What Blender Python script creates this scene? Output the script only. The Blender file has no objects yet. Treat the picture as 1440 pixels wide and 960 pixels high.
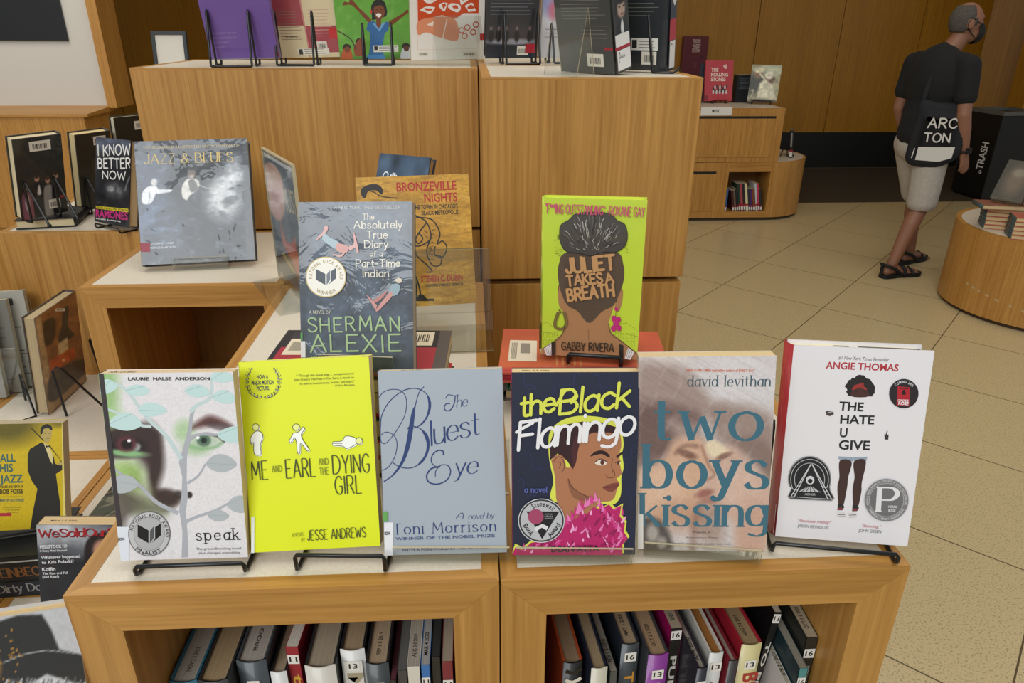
import bpy, bmesh, math, random
import numpy as np
from mathutils import Vector, Matrix
from mathutils.geometry import tessellate_polygon
R = math.radians
rng = random.Random(7)
C = bpy.context.scene.collection
SC = bpy.context.scene

# ------------------------------------------------------------------ camera, sky, lights, exposure
def camera():
    f, yaw, pitch, roll = 1002.17, 0.0571005, 0.4188756, 0.0046521
    F = Vector((math.sin(yaw)*math.cos(pitch), math.cos(yaw)*math.cos(pitch), -math.sin(pitch)))
    r = Vector((math.cos(yaw), -math.sin(yaw), 0)); u = r.cross(F)
    r2 = r*math.cos(roll) + u*math.sin(roll); u2 = u*math.cos(roll) - r*math.sin(roll)
    cd = bpy.data.cameras.new('camera'); co = bpy.data.objects.new('camera', cd); C.objects.link(co)
    M = Matrix((r2, u2, -F)).transposed().to_4x4(); M.translation = (0.42526, -0.58155, 1.63478)
    co.matrix_world = M; cd.sensor_width = 36; cd.lens = f*36/1440; cd.clip_start = .02
    SC.camera = co
camera()
SC.view_settings.view_transform = 'Standard'; SC.view_settings.look = 'None'
SC.view_settings.exposure = 0.0; SC.view_settings.gamma = 1; SC.view_settings.use_curve_mapping = False
wd = bpy.data.worlds.new('daylight'); SC.world = wd; wd.use_nodes = True
_bg = wd.node_tree.nodes['Background']; _bg.inputs[0].default_value = (0.93, 0.97, 1.0, 1); _bg.inputs[1].default_value = 0.38
def area(name, loc, target, sx, sy, power, col=(1, 1, 1)):
    ld = bpy.data.lights.new(name, 'AREA'); ld.shape = 'RECTANGLE'; ld.size = sx; ld.size_y = sy; ld.energy = power; ld.color = col
    o = bpy.data.objects.new(name, ld); C.objects.link(o); o.location = loc
    o.rotation_euler = (Vector(target)-Vector(loc)).to_track_quat('-Z', 'Y').to_euler()
    return o
area('window_daylight', (-1.6, -3.6, 4.2), (0.2, 0.6, 1.1), 3.4, 2.6, 188, (0.93, 0.97, 1.0))
area('ceiling_light', (1.2, 0.6, 4.2), (1.2, 0.8, 0), 2.4, 2.4, 55, (1.0, 0.95, 0.86))
area('ceiling_light', (3.2, 3.6, 4.2), (3.2, 3.8, 0), 1.6, 1.6, 24, (1.0, 0.92, 0.80))
area('ceiling_light', (-2.2, 2.6, 4.2), (-2.4, 3.2, 0), 1.6, 1.6, 58, (1.0, 0.94, 0.84))

# ------------------------------------------------------------------ materials
def lin(c):
    return tuple((x/12.92 if x <= .04045 else ((x+.055)/1.055)**2.4) for x in c)
def hx(s):
    s = s.lstrip('#'); s = s if len(s) == 6 else ''.join(c*2 for c in s); return tuple(int(s[i:i+2], 16)/255 for i in (0, 2, 4))
_mats = {}
def cmat(col, rough=.45, metal=0., coat=0., name=None):
    key = (col, rough, metal, coat)
    if key in _mats: return _mats[key]
    m = bpy.data.materials.new(name or 'tone_'+col.strip('#')); m.use_nodes = True
    b = m.node_tree.nodes['Principled BSDF']
    b.inputs['Base Color'].default_value = (*lin(hx(col)), 1); b.inputs['Roughness'].default_value = rough
    b.inputs['Metallic'].default_value = metal; b.inputs['Coat Weight'].default_value = coat; b.inputs['Coat Roughness'].default_value = .08
    _mats[key] = m; return m
def nodes(m): return m.node_tree.nodes, m.node_tree.links
def wood(name, axis, dark='#946324', light='#c18f49', scale=1.0, rough=.42):
    m = bpy.data.materials.new(name); m.use_nodes = True; N, L = nodes(m); b = N['Principled BSDF']
    tc = N.new('ShaderNodeTexCoord'); mp = N.new('ShaderNodeMapping'); oi = N.new('ShaderNodeObjectInfo')
    s = [105*scale]*3; s['XYZ'.index(axis)] = 2.6*scale; mp.inputs['Scale'].default_value = s
    ad = N.new('ShaderNodeVectorMath'); ad.operation = 'ADD'; mu = N.new('ShaderNodeMath'); mu.operation = 'MULTIPLY'; mu.inputs[1].default_value = 37
    L.new(oi.outputs['Random'], mu.inputs[0]); L.new(tc.outputs['Object'], ad.inputs[0]); L.new(mu.outputs[0], ad.inputs[1]); L.new(ad.outputs[0], mp.inputs['Vector'])
    n1 = N.new('ShaderNodeTexNoise'); n1.inputs['Scale'].default_value = 1.0; n1.inputs['Detail'].default_value = 5; n1.inputs['Roughness'].default_value = .65; n1.inputs['Distortion'].default_value = .35
    L.new(mp.outputs[0], n1.inputs['Vector'])
    mp2 = N.new('ShaderNodeMapping'); s2 = [9*scale]*3; s2['XYZ'.index(axis)] = .9*scale; mp2.inputs['Scale'].default_value = s2
    L.new(ad.outputs[0], mp2.inputs['Vector']); n2 = N.new('ShaderNodeTexNoise'); n2.inputs['Scale'].default_value = 1; n2.inputs['Detail'].default_value = 2; L.new(mp2.outputs[0], n2.inputs['Vector'])
    mx = N.new('ShaderNodeMix'); mx.data_type = 'FLOAT'; mx.inputs[0].default_value = .25; L.new(n1.outputs['Fac'], mx.inputs[2]); L.new(n2.outputs['Fac'], mx.inputs[3])
    cr = N.new('ShaderNodeValToRGB'); e = cr.color_ramp.elements; e[0].position = .3; e[0].color = (*lin(hx(dark)), 1); e[1].position = .66; e[1].color = (*lin(hx(light)), 1)
    L.new(mx.outputs[0], cr.inputs[0]); L.new(cr.outputs[0], b.inputs['Base Color']); b.inputs['Roughness'].default_value = rough
    bp = N.new('ShaderNodeBump'); bp.inputs['Strength'].default_value = .12; bp.inputs['Distance'].default_value = .001; L.new(n1.outputs['Fac'], bp.inputs['Height']); L.new(bp.outputs[0], b.inputs['Normal'])
    return m
WX, WY, WZ = (wood('oak_'+a, a) for a in 'XYZ')
WALLW = wood('wall_oak', 'Z', '#8f5f10', '#b07c1c', .5, .4)
WIN = wood('shaded_inner_oak', 'Z', '#7a5020', '#94682f')  # same oak, with the shade inside cubbies and niche put into its colour
def speck(name, base, var, scale, amt, rough=.4, rough_noise=False):
    m = bpy.data.materials.new(name); m.use_nodes = True; N, L = nodes(m); b = N['Principled BSDF']
    tc = N.new('ShaderNodeTexCoord'); n = N.new('ShaderNodeTexNoise'); n.inputs['Scale'].default_value = scale; n.inputs['Detail'].default_value = 3
    L.new(tc.outputs['Object'], n.inputs['Vector']); cr = N.new('ShaderNodeValToRGB'); e = cr.color_ramp.elements
    e[0].position = .5-amt; e[0].color = (*lin(hx(var)), 1); e[1].position = .5+amt; e[1].color = (*lin(hx(base)), 1)
    L.new(n.outputs['Fac'], cr.inputs[0]); L.new(cr.outputs[0], b.inputs['Base Color']); b.inputs['Roughness'].default_value = rough
    return m
LAM = speck('cream_laminate', '#d9cfbd', '#cfc4b0', 260, .2, .38)
CARPET = speck('dark_carpet', '#4a3d28', '#30281a', 120, .2, .95)
BLACKBASE = speck('black_base', '#141512', '#0c0d0b', 60, .2, .5)
def floor_mat():
    m = bpy.data.materials.new('terrazzo_tile'); m.use_nodes = True; N, L = nodes(m); b = N['Principled BSDF']
    tc = N.new('ShaderNodeTexCoord'); n = N.new('ShaderNodeTexNoise'); n.inputs['Scale'].default_value = 170; n.inputs['Detail'].default_value = 2.5; L.new(tc.outputs['Object'], n.inputs['Vector'])
    cr = N.new('ShaderNodeValToRGB'); e = cr.color_ramp.elements; e[0].position = .32; e[0].color = (*lin(hx('#94835f')), 1); e[1].position = .47; e[1].color = (*lin(hx('#c9b68b')), 1)
    L.new(n.outputs['Fac'], cr.inputs[0])
    mp = N.new('ShaderNodeMapping'); mp.inputs['Rotation'].default_value = (0, 0, R(-46.8)); L.new(tc.outputs['Object'], mp.inputs['Vector'])
    br = N.new('ShaderNodeTexBrick'); br.offset = 0; br.inputs['Scale'].default_value = 1; br.inputs['Mortar Size'].default_value = .0028; br.inputs['Mortar Smooth'].default_value = .1
    br.inputs['Brick Width'].default_value = .668; br.inputs['Row Height'].default_value = .675; br.inputs['Bias'].default_value = 0
    mp.inputs['Location'].default_value = (-4.367, -.488, 0)
    L.new(mp.outputs[0], br.inputs['Vector'])
    mx = N.new('ShaderNodeMix'); mx.data_type = 'RGBA'; L.new(br.outputs['Fac'], mx.inputs[0]); L.new(cr.outputs[0], mx.inputs[6]); mx.inputs[7].default_value = (*lin(hx('#5a4c36')), 1)
    L.new(mx.outputs[2], b.inputs['Base Color']); b.inputs['Roughness'].default_value = .28
    return m
FLOOR = floor_mat()
def clear(name, tint=(.96, .97, .96), ior=1.45):
    m = bpy.data.materials.new(name); m.use_nodes = True; N, L = nodes(m); N.remove(N['Principled BSDF'])
    t = N.new('ShaderNodeBsdfTransparent'); t.inputs[0].default_value = (*tint, 1); g = N.new('ShaderNodeBsdfGlossy'); g.inputs['Roughness'].default_value = .03
    lw = N.new('ShaderNodeLayerWeight'); lw.inputs[0].default_value = .5; pw = N.new('ShaderNodeMath'); pw.operation = 'POWER'; pw.inputs[1].default_value = 4
    fr = N.new('ShaderNodeMath'); fr.operation = 'MULTIPLY_ADD'; fr.inputs[1].default_value = .6; fr.inputs[2].default_value = .045; mx = N.new('ShaderNodeMixShader')
    L.new(lw.outputs['Facing'], pw.inputs[0]); L.new(pw.outputs[0], fr.inputs[0]); L.new(fr.outputs[0], mx.inputs[0]); L.new(t.outputs[0], mx.inputs[1]); L.new(g.outputs[0], mx.inputs[2]); L.new(mx.outputs[0], N['Material Output'].inputs[0])
    return m
ACRYL = clear('clear_acrylic'); ACEDGE = cmat('#b7ab8c', .2)
WIRE = cmat('#0d0e0f', .35); RUBBER = cmat('#0a0a0a', .6)
PAPER = speck('paper_edges', '#cdb892', '#b9a27c', 300, .2, .9)
def paper(col):
    k = ('paper', col)
    if k not in _mats:
        m = bpy.data.materials.new('page_edges'); m.use_nodes = True; N, L = nodes(m); b = N['Principled BSDF']
        tc = N.new('ShaderNodeTexCoord'); mp = N.new('ShaderNodeMapping'); mp.inputs['Scale'].default_value = (2, 1800, 2); L.new(tc.outputs['Object'], mp.inputs[0])
        n = N.new('ShaderNodeTexNoise'); n.inputs['Scale'].default_value = 1; L.new(mp.outputs[0], n.inputs['Vector'])
        cr = N.new('ShaderNodeValToRGB'); e = cr.color_ramp.elements; c = lin(hx(col)); e[0].position = .3; e[0].color = (*[x*.72 for x in c], 1); e[1].position = .6; e[1].color = (*c, 1)
        L.new(n.outputs['Fac'], cr.inputs[0]); L.new(cr.outputs[0], b.inputs['Base Color']); b.inputs['Roughness'].default_value = .9; _mats[k] = m
    return _mats[k]
def vmat(rough=.4, coat=0., wrinkle=0., ws=17):
    k = ('vcol', rough, coat, wrinkle, ws)
    if k not in _mats:
        m = bpy.data.materials.new('printed_picture'); m.use_nodes = True; N, L = nodes(m); b = N['Principled BSDF']
        a = N.new('ShaderNodeAttribute'); a.attribute_name = 'Col'; L.new(a.outputs['Color'], b.inputs['Base Color']); b.inputs['Roughness'].default_value = rough
        b.inputs['Coat Weight'].default_value = coat; b.inputs['Coat Roughness'].default_value = .05
        if wrinkle:
            tc = N.new('ShaderNodeTexCoord'); n = N.new('ShaderNodeTexNoise'); n.inputs['Scale'].default_value = ws; n.inputs['Detail'].default_value = 4; n.inputs['Distortion'].default_value = 1.2 if ws > 10 else .35
            L.new(tc.outputs['Object'], n.inputs['Vector']); bp = N.new('ShaderNodeBump'); bp.inputs['Strength'].default_value = wrinkle; bp.inputs['Distance'].default_value = .1/ws
            L.new(n.outputs['Fac'], bp.inputs['Height']); L.new(bp.outputs[0], b.inputs['Coat Normal']); 
        _mats[k] = m
    return _mats[k]

# ------------------------------------------------------------------ object helpers
def link(name, me, parent=None):
    o = bpy.data.objects.new(name, me); C.objects.link(o)
    if parent: o.parent = parent
    return o
def tag(o, label=None, cat=None, group=None, kind=None):
    if label: o['label'] = label
    if cat: o['category'] = cat
    if group: o['group'] = group
    if kind: o['kind'] = kind
    return o
def thing(name, label, cat, M=None, group=None):
    o = bpy.data.objects.new(name, None); C.objects.link(o); o.empty_display_size = .02
    if M is not None: o.matrix_world = M
    return tag(o, label, cat, group)
class MB:
    def __init__(s): s.v = []; s.f = []; s.mi = []; s.m = []; s.sm = []
    def mat(s, m):
        if m not in s.m: s.m.append(m)
        return s.m.index(m)
    def add(s, vs, fs, m, smooth=False):
        k = len(s.v); s.v += [tuple(v) for v in vs]; i = s.mat(m)
        for f in fs: s.f.append([k+j for j in f]); s.mi.append(i); s.sm.append(smooth)
        return s
    def box(s, a, b, m):
        x0, y0, z0 = a; x1, y1, z1 = b
        return s.add([(x0,y0,z0),(x1,y0,z0),(x1,y1,z0),(x0,y1,z0),(x0,y0,z1),(x1,y0,z1),(x1,y1,z1),(x0,y1,z1)],
                     [(0,3,2,1),(4,5,6,7),(0,1,5,4),(1,2,6,5),(2,3,7,6),(3,0,4,7)], m)
    def prism(s, poly, d, m, smooth=False, base=(0,0,0)):      # poly: 3-D points (planar), swept by vector d
        n = len(poly); d = Vector(d); vs = [Vector(p) for p in poly]; vs += [p+d for p in vs]
        fs = [tuple(range(n))[::-1], tuple(range(n, 2*n))]
        s.add(vs, fs, m); return s.add(vs, [(i, (i+1) % n, n+(i+1) % n, n+i) for i in range(n)], m, smooth)
    def tube(s, pts, r, m, n=8, closed=False, cap=True):
        P = [Vector(p) for p in pts]; L = len(P); vs = []; rr = r if isinstance(r, (list, tuple)) else [r]*L
        up = Vector((0.13, 0.21, 1)).normalized(); prev = None
        for i, p in enumerate(P):
            a = P[(i-1) % L] if (closed or i > 0) else p; b = P[(i+1) % L] if (closed or i < L-1) else p
            t = (b-a).normalized()
            x = (prev - t*prev.dot(t)) if prev is not None else t.cross(up)
            if x.length < 1e-5: x = t.cross(Vector((1, 0, 0)))
            x.normalize(); prev = x; y = t.cross(x)
            for k in range(n):
                a2 = 2*math.pi*k/n; vs.append(p + x*(rr[i]*math.cos(a2)) + y*(rr[i]*math.sin(a2)))
        fs = []
        for i in range(L if closed else L-1):
            j = (i+1) % L
            for k in range(n): fs.append((i*n+k, i*n+(k+1) % n, j*n+(k+1) % n, j*n+k))
        s.add(vs, fs, m, True)
        if cap and not closed: s.add(vs, [tuple(range(n))[::-1], tuple(range((L-1)*n, L*n))], m)
        return s
    def ell(s, c, r, m, nu=16, nv=10, rot=None):
        vs = []; fs = []
        for i in range(nv+1):
            th = math.pi*i/nv
            for k in range(nu):
                ph = 2*math.pi*k/nu; v = Vector((r[0]*math.sin(th)*math.cos(ph), r[1]*math.sin(th)*math.sin(ph), r[2]*math.cos(th)))
                if rot is not None: v = rot @ v
                vs.append(Vector(c)+v)
        for i in range(nv):
            for k in range(nu): fs.append((i*nu+k, (i+1)*nu+k, (i+1)*nu+(k+1) % nu, i*nu+(k+1) % nu))
        return s.add(vs, fs, m, True)
    def mesh(s, name):
        me = bpy.data.meshes.new(name); me.from_pydata(s.v, [], s.f)
        for m in s.m: me.materials.append(m)
        me.polygons.foreach_set('material_index', s.mi); me.polygons.foreach_set('use_smooth', s.sm); me.update(); return me
    def build(s, name, parent=None, bevel=0):
        o = link(name, s.mesh(name), parent)
        if bevel:
            b = o.modifiers.new('bevel', 'BEVEL'); b.width = bevel; b.segments = 2; b.limit_method = 'ANGLE'; b.angle_limit = R(40)
        return o
def frame(x, y, z, yaw=0, lean=0, roll=0):
    yaw, lean, roll = R(yaw), R(lean), R(roll)
    u = Vector((math.cos(yaw), math.sin(yaw), 0)); n = Vector((-math.sin(yaw), math.cos(yaw), 0)); k = Vector((0, 0, 1))
    up = k*math.cos(lean) + n*math.sin(lean); b = n*math.cos(lean) - k*math.sin(lean)
    u2 = u*math.cos(roll) - up*math.sin(roll); up2 = u*math.sin(roll) + up*math.cos(roll)
    M = Matrix((u2, b, up2)).transposed().to_4x4(); M.translation = (x, y, z); return M
def cr_smooth(pts, n=8, closed=False):
    P = [Vector((p[0], p[1])) if len(p) == 2 else Vector(p) for p in pts]; out = []; L = len(P)
    for i in range(L if closed else L-1):
        p0 = P[(i-1) % L] if (closed or i > 0) else P[0]*2-P[1]; p1 = P[i]; p2 = P[(i+1) % L]; p3 = P[(i+2) % L] if (closed or i+2 < L) else P[-1]*2-P[-2]
        for k in range(n):
            t = k/n; out.append(.5*((2*p1) + (p2-p0)*t + (2*p0-5*p1+4*p2-p3)*t*t + (3*p1-p0-3*p2+p3)*t**3))
    if not closed: out.append(P[-1])
    return out

# ------------------------------------------------------------------ lettering: a pen alphabet and the built-in face
GL = {}
def _g(ch, adv, *st): GL[ch] = (adv/100, [(t.startswith('~'), [tuple(float(q)/100 for q in p.split(',')) for p in t.strip('~').split()]) for t in st])
_g('A',70,'0,0 35,100 70,0','13,36 57,36'); _g('B',58,'0,0 0,100','~0,100 34,98 48,76 34,55 0,53','~0,53 40,51 56,27 40,2 0,0'); _g('C',62,'~62,80 48,96 33,100 10,84 0,50 10,16 33,0 48,4 62,20')
_g('D',66,'0,0 0,100','~0,100 35,97 60,75 66,50 60,25 35,3 0,0'); _g('E',52,'52,100 0,100 0,0 52,0','0,52 42,52'); _g('F',52,'52,100 0,100 0,0','0,52 42,52')
_g('G',64,'~62,80 48,96 33,100 10,84 0,50 10,16 33,0 50,4 62,18','62,18 62,45 38,45'); _g('H',60,'0,0 0,100','60,0 60,100','0,52 60,52'); _g('I',4,'2,0 2,100'); _g('J',40,'~40,100 40,25 32,5 18,0 4,8 0,22')
_g('K',58,'0,0 0,100','55,100 0,42','18,56 58,0'); _g('L',48,'0,100 0,0 48,0'); _g('M',76,'0,0 6,100 38,25 70,100 76,0'); _g('N',60,'0,0 0,100 60,0 60,100')
_g('O',70,'~35,100 10,84 0,50 10,16 35,0 60,16 70,50 60,84 35,100'); _g('P',54,'0,0 0,100','~0,100 38,98 54,75 38,50 0,48'); _g('Q',70,'~35,100 10,84 0,50 10,16 35,0 60,16 70,50 60,84 35,100','42,20 72,-8'); _g('R',58,'0,0 0,100','~0,100 38,98 54,75 38,51 0,49','26,50 58,0')
_g('S',54,'~52,84 40,97 24,100 6,90 3,73 16,57 38,46 54,30 50,10 30,0 12,3 0,18'); _g('T',60,'0,100 60,100','30,100 30,0'); _g('U',60,'~0,100 0,35 8,8 30,0 52,8 60,35 60,100'); _g('V',64,'0,100 32,0 64,100'); _g('W',90,'0,100 22,0 45,80 68,0 90,100')
_g('X',60,'0,100 60,0','60,100 0,0'); _g('Y',60,'0,100 30,48 60,100','30,48 30,0'); _g('Z',56,'0,100 56,100 0,0 56,0')
_g('a',44,'~43,52 26,66 6,54 0,32 6,8 20,0 36,10 44,30','44,66 44,0'); _g('b',46,'0,104 0,0','~0,36 8,58 24,66 40,56 46,33 40,8 24,0 8,8 0,30'); _g('c',42,'~42,52 26,66 7,56 0,33 7,9 26,0 42,13')
_g('d',46,'46,104 46,0','~46,36 38,58 22,66 6,56 0,33 6,8 22,0 38,8 46,30'); _g('e',45,'0,36 45,36','~45,36 40,58 24,66 7,56 0,33 7,9 25,0 44,13'); _g('f',32,'~34,98 23,103 14,92 13,75 13,0','0,65 30,65')
_g('g',46,'~46,36 38,58 22,66 6,56 0,33 6,10 22,2 38,10 46,32','~46,66 46,-8 38,-26 22,-31 2,-24'); _g('h',42,'0,104 0,0','~0,42 10,60 24,66 38,58 42,42','42,44 42,0'); _g('i',4,'2,66 2,0','2,88 2,93'); _g('j',18,'~16,66 16,-14 10,-28 0,-30','16,88 16,93')
_g('k',42,'0,104 0,0','38,66 0,28','14,40 42,0'); _g('l',4,'2,104 2,0'); _g('m',72,'0,66 0,0','~0,42 8,60 20,66 32,58 36,42','36,44 36,0','~36,42 44,60 56,66 68,58 72,42','72,44 72,0'); _g('n',42,'0,66 0,0','~0,42 10,60 24,66 38,58 42,42','42,44 42,0')
_g('o',48,'~24,66 7,56 0,33 7,10 24,0 41,10 48,33 41,56 24,66'); _g('p',46,'0,66 0,-32','~0,36 8,58 24,66 40,56 46,33 40,8 24,0 8,8 0,30'); _g('q',46,'46,66 46,-32','~46,36 38,58 22,66 6,56 0,33 6,8 22,0 38,8 46,30'); _g('r',28,'0,66 0,0','~0,40 8,58 20,66 28,62')
_g('s',38,'~36,54 26,65 14,66 3,57 5,44 18,36 32,28 38,16 32,3 18,0 7,3 0,13'); _g('t',30,'~13,92 13,18 18,3 30,3','0,66 28,66'); _g('u',42,'0,66 0,26','~0,26 4,6 18,0 32,6 42,24','42,66 42,0'); _g('v',42,'0,66 21,0 42,66'); _g('w',62,'0,66 15,0 31,55 47,0 62,66')
_g('x',40,'0,66 40,0','40,66 0,0'); _g('y',42,'0,66 22,4','~42,66 22,4 12,-24 0,-30'); _g('z',38,'0,66 38,66 0,0 38,0')
_g('&',68,'~62,40 40,4 22,0 4,10 4,30 22,48 42,66 46,84 34,98 20,86 24,64 48,24 68,0'); _g('-',30,'0,40 30,40'); _g("'",6,'3,100 3,80'); _g('"',16,'3,100 3,80','13,100 13,80'); _g('*',22,'0,70 22,90','22,70 0,90','11,66 11,94'); _g('.',4,'2,0 2,4'); _g(' ',26)
_fc = {}
def font_polys(s, bold):
    bold = min(bold, .026)
    k = (s, bold)
    if k not in _fc:
        cu = bpy.data.curves.new('lettering', 'FONT'); cu.body = s; cu.offset = bold; cu.resolution_u = 3
        o = bpy.data.objects.new('lettering', cu); C.objects.link(o); bpy.context.view_layer.update()
        me = bpy.data.meshes.new_from_object(o.evaluated_get(bpy.context.evaluated_depsgraph_get()))
        V = [(v.co.x, v.co.y) for v in me.vertices]; F = [tuple(p.vertices) for p in me.polygons]
        bpy.data.objects.remove(o); bpy.data.curves.remove(cu); bpy.data.meshes.remove(me)
        x0 = min(v[0] for v in V) if V else 0; x1 = max(v[0] for v in V) if V else 1
        _fc[k] = (V, F, x0, x1)
    return _fc[k]
CAP = max(v[1] for v in font_polys('H', 0)[0])
def homog(src, dst):
    A = []; b = []
    for (x, y), (u, v) in zip(src, dst):
        A += [[x, y, 1, 0, 0, 0, -u*x, -u*y], [0, 0, 0, x, y, 1, -v*x, -v*y]]; b += [u, v]
    h = np.linalg.solve(np.array(A, float), np.array(b, float)); return np.append(h, 1).reshape(3, 3)
LAYER = 0.000008
class Art:
    """printed design on a flat face: O, U, V, N local frame; corner points TL,TR,BR,BL in the drawing's own coordinates map to the w x h face"""
    def __init__(s, O, U, V, w, h, corners=None, lift=.00012, rough=.45, coat=0.):
        s.O, s.U, s.V = Vector(O), Vector(U), Vector(V); s.N = s.U.cross(s.V); s.w, s.h = w, h
        s.H = homog(corners or [(0, 1), (1, 1), (1, 0), (0, 0)], [(0, h), (w, h), (w, 0), (0, 0)]); s.mb = MB(); s.lift = lift; s.rough = rough; s.coat = coat; s.img = None; s.lift0 = lift; s.crop = corners is not None
    def m(s, p):
        q = s.H @ np.array([p[0], p[1], 1.]); return (q[0]/q[2], q[1]/q[2])
    def P(s, q): return s.O + s.U*q[0] + s.V*q[1] + s.N*s.lift
    def up(s): s.lift += LAYER
    def mt(s, col): return cmat(col, s.rough, 0, s.coat) if isinstance(col, str) else col
    def clip(s, q): return (min(max(q[0], 0), s.w), min(max(q[1], 0), s.h))
    def poly(s, pts, col, smooth=False, clip=True):
        if smooth: pts = cr_smooth(pts, 6, True)
        Q = [s.m(p) for p in pts]
        if clip: Q = [s.clip(q) for q in Q]
        T = tessellate_polygon([[Vector((q[0], q[1], 0)) for q in Q]])
        s.tri(Q, T, col); s.up()
    def tri(s, Q, T, col):
        F = []
        for t in T:
            a, b, c = (Q[i] for i in t)
            ar = (b[0]-a[0])*(c[1]-a[1])-(b[1]-a[1])*(c[0]-a[0])
            if abs(ar) > 1e-12: F.append(tuple(t) if ar > 0 else (t[0], t[2], t[1]))
        s.mb.add([s.P(q) for q in Q], F, s.mt(col))
    def rect(s, x0, y0, x1, y1, col): s.poly([(x0, y0), (x1, y0), (x1, y1), (x0, y1)], col)
    def ell(s, cx, cy, rx, ry, col, n=28, rot=0):
        c, d = math.cos(R(rot)), math.sin(R(rot))
        s.poly([(cx+c*rx*math.cos(a)-d*ry*math.sin(a), cy+d*rx*math.cos(a)+c*ry*math.sin(a)) for a in (2*math.pi*k/n for k in range(n))], col)
    def ring(s, cx, cy, rx, ry, w, col, a0=0, a1=360, n=36):
        s.stroke([(cx+rx*math.cos(R(a0+(a1-a0)*k/n)), cy+ry*math.sin(R(a0+(a1-a0)*k/n))) for k in range(n+1)], w, col, smooth=False)
    def stroke(s, pts, w, col, smooth=True, w1=None, cap=False, bump=True):   # w in drawing units
        if smooth and len(pts) > 2: pts = cr_smooth(pts, 6)
        Q = [Vector(s.m(p)) for p in pts]
        k = (Vector(s.m((pts[0][0]+1, pts[0][1])))-Q[0]).length
        s.ribbon(Q, [((w + ((w1 if w1 is not None else w)-w)*i/max(1, len(Q)-1)))*k for i in range(len(Q))], col, cap)
        if bump: s.up()
    def ribbon(s, Q, W, col, cap=True, flat=None):
        Q2 = [Q[0]]; W2 = [W[0]]
        for q, w in zip(Q[1:], W[1:]):
            if (q-Q2[-1]).length > 1e-6: Q2.append(q); W2.append(w)
        Q, W = Q2, W2
        if len(Q) < 2: return
        vs = []
        for i, q in enumerate(Q):
            a = Q[max(0, i-1)]; b = Q[min(len(Q)-1, i+1)]; t = (b-a)
            if t.length < 1e-9: t = Vector((1, 0))
            t.normalize(); n = Vector((-t.y, t.x)); vs += [q-n*W[i]/2, q+n*W[i]/2]
        vs = [s.clip(v) for v in vs]; s.lift += .0000015
        s.mb.add([s.P(v) for v in vs], [(2*i, 2*i+2, 2*i+3, 2*i+1) for i in range(len(Q)-1)], s.mt(col))
        if cap:
            for q, w in ((Q[0], W[0]), (Q[-1], W[-1])):
                s.lift += .0000015; c = [s.clip((q.x+w/2*math.cos(k*math.pi/5), q.y+w/2*math.sin(k*math.pi/5))) for k in range(10)]
                s.mb.add([s.P(v) for v in c], [tuple(range(10))], s.mt(col))
    def _base(s, p0, p1):
        q0, q1 = Vector(s.m(p0)), Vector(s.m(p1)); d = q1-q0; e = Vector(p1)-Vector(p0); k = d.length/e.length; L_ = d.length
        if s.crop: e.normalize(); k = (Vector(s.m((p0[0]+e.y*10, p0[1]-e.x*10)))-q0).length/10
        d.normalize(); return q0, d, Vector((-d.y, d.x)), k, L_
    def text(s, t, p0, p1, H, col, bold=.0, slant=0.):
        V, F, x0, x1 = font_polys(t, bold); q0, d, n, k, L = s._base(p0, p1); sx = L/max(1e-6, x1-x0); sy = H*k/CAP
        Q = [q0 + d*((v[0]-x0)*sx + slant*v[1]*sy) + n*(v[1]*sy) for v in V]
        s.mb.add([s.P(s.clip(q)) for q in Q], F, s.mt(col)); s.up()
    def pen(s, t, p0, p1, H, w, col, thin=1., serif=0., slant=0., jit=0., gap=.16, cap=True, swell=0.):
        """lettering drawn with a pen: w stroke width / cap height, thin = width ratio of level strokes, serif = slab length"""
        adv = sum(GL[c][0]+gap for c in t)-gap; q0, d, n, k, L = s._base(p0, p1); sx = L/adv; sy = H*k; x = 0; r = random.Random(t)
        for c in t:
            a, st = GL[c]; jx, jy, js = (r.uniform(-jit, jit) for _ in range(3))
            for sm, pts in st:
                pts = [(px*(1+js)+x+jx*.4, py*(1+js*.6)+jy) for px, py in pts]
                pp = cr_smooth(pts, 6) if (sm and len(pts) > 2) else [Vector(p) for p in pts]
                if not sm and len(pp) > 2 and cap is False: pass
                segs = [pp] if sm else [pp[i:i+2] for i in range(len(pp)-1)]
                for sg in segs:
                    Q = [q0 + d*((p.x + slant*p.y)*sx) + n*(p.y*sy) for p in sg]
                    W = []
                    for i, p in enumerate(sg):
                        a_, b_ = sg[max(0, i-1)], sg[min(len(sg)-1, i+1)]; e = b_-a_; e = Vector((e.x*sx, e.y*sy)); e.normalize() if e.length else None
                        up_ = abs(e.y); up_ = up_ if thin == 1 else up_**1.3
                        tt = thin + (1-thin)*up_
                        if thin < 1 and not sm and e.x*e.y > 0 and up_ > .5: tt = thin+.12
                        if swell: tt *= 1-swell*abs(i/(max(1, len(sg)-1))-.5)
                        W.append(w*sy*tt)
                    s.ribbon(Q, W, col, cap)
                if serif:
                    for e, o in ((0, 1), (-1, -2)):
                        p, q = pp[e], pp[o]; v = Vector(((q.x-p.x)*sx, (q.y-p.y)*sy))
                        if abs(v.y) > .75*v.length and (abs(p.y) < .03 or abs(p.y-.66) < .04 or p.y > .95 or p.y < -.28):
                            c0 = q0 + d*((p.x+slant*p.y)*sx) + n*(p.y*sy); hs = serif*sy
                            s.ribbon([c0-d*hs, c0+d*hs], [w*sy*max(thin, .28)]*2, col, False)
            x += a+gap
        s.up()
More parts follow.
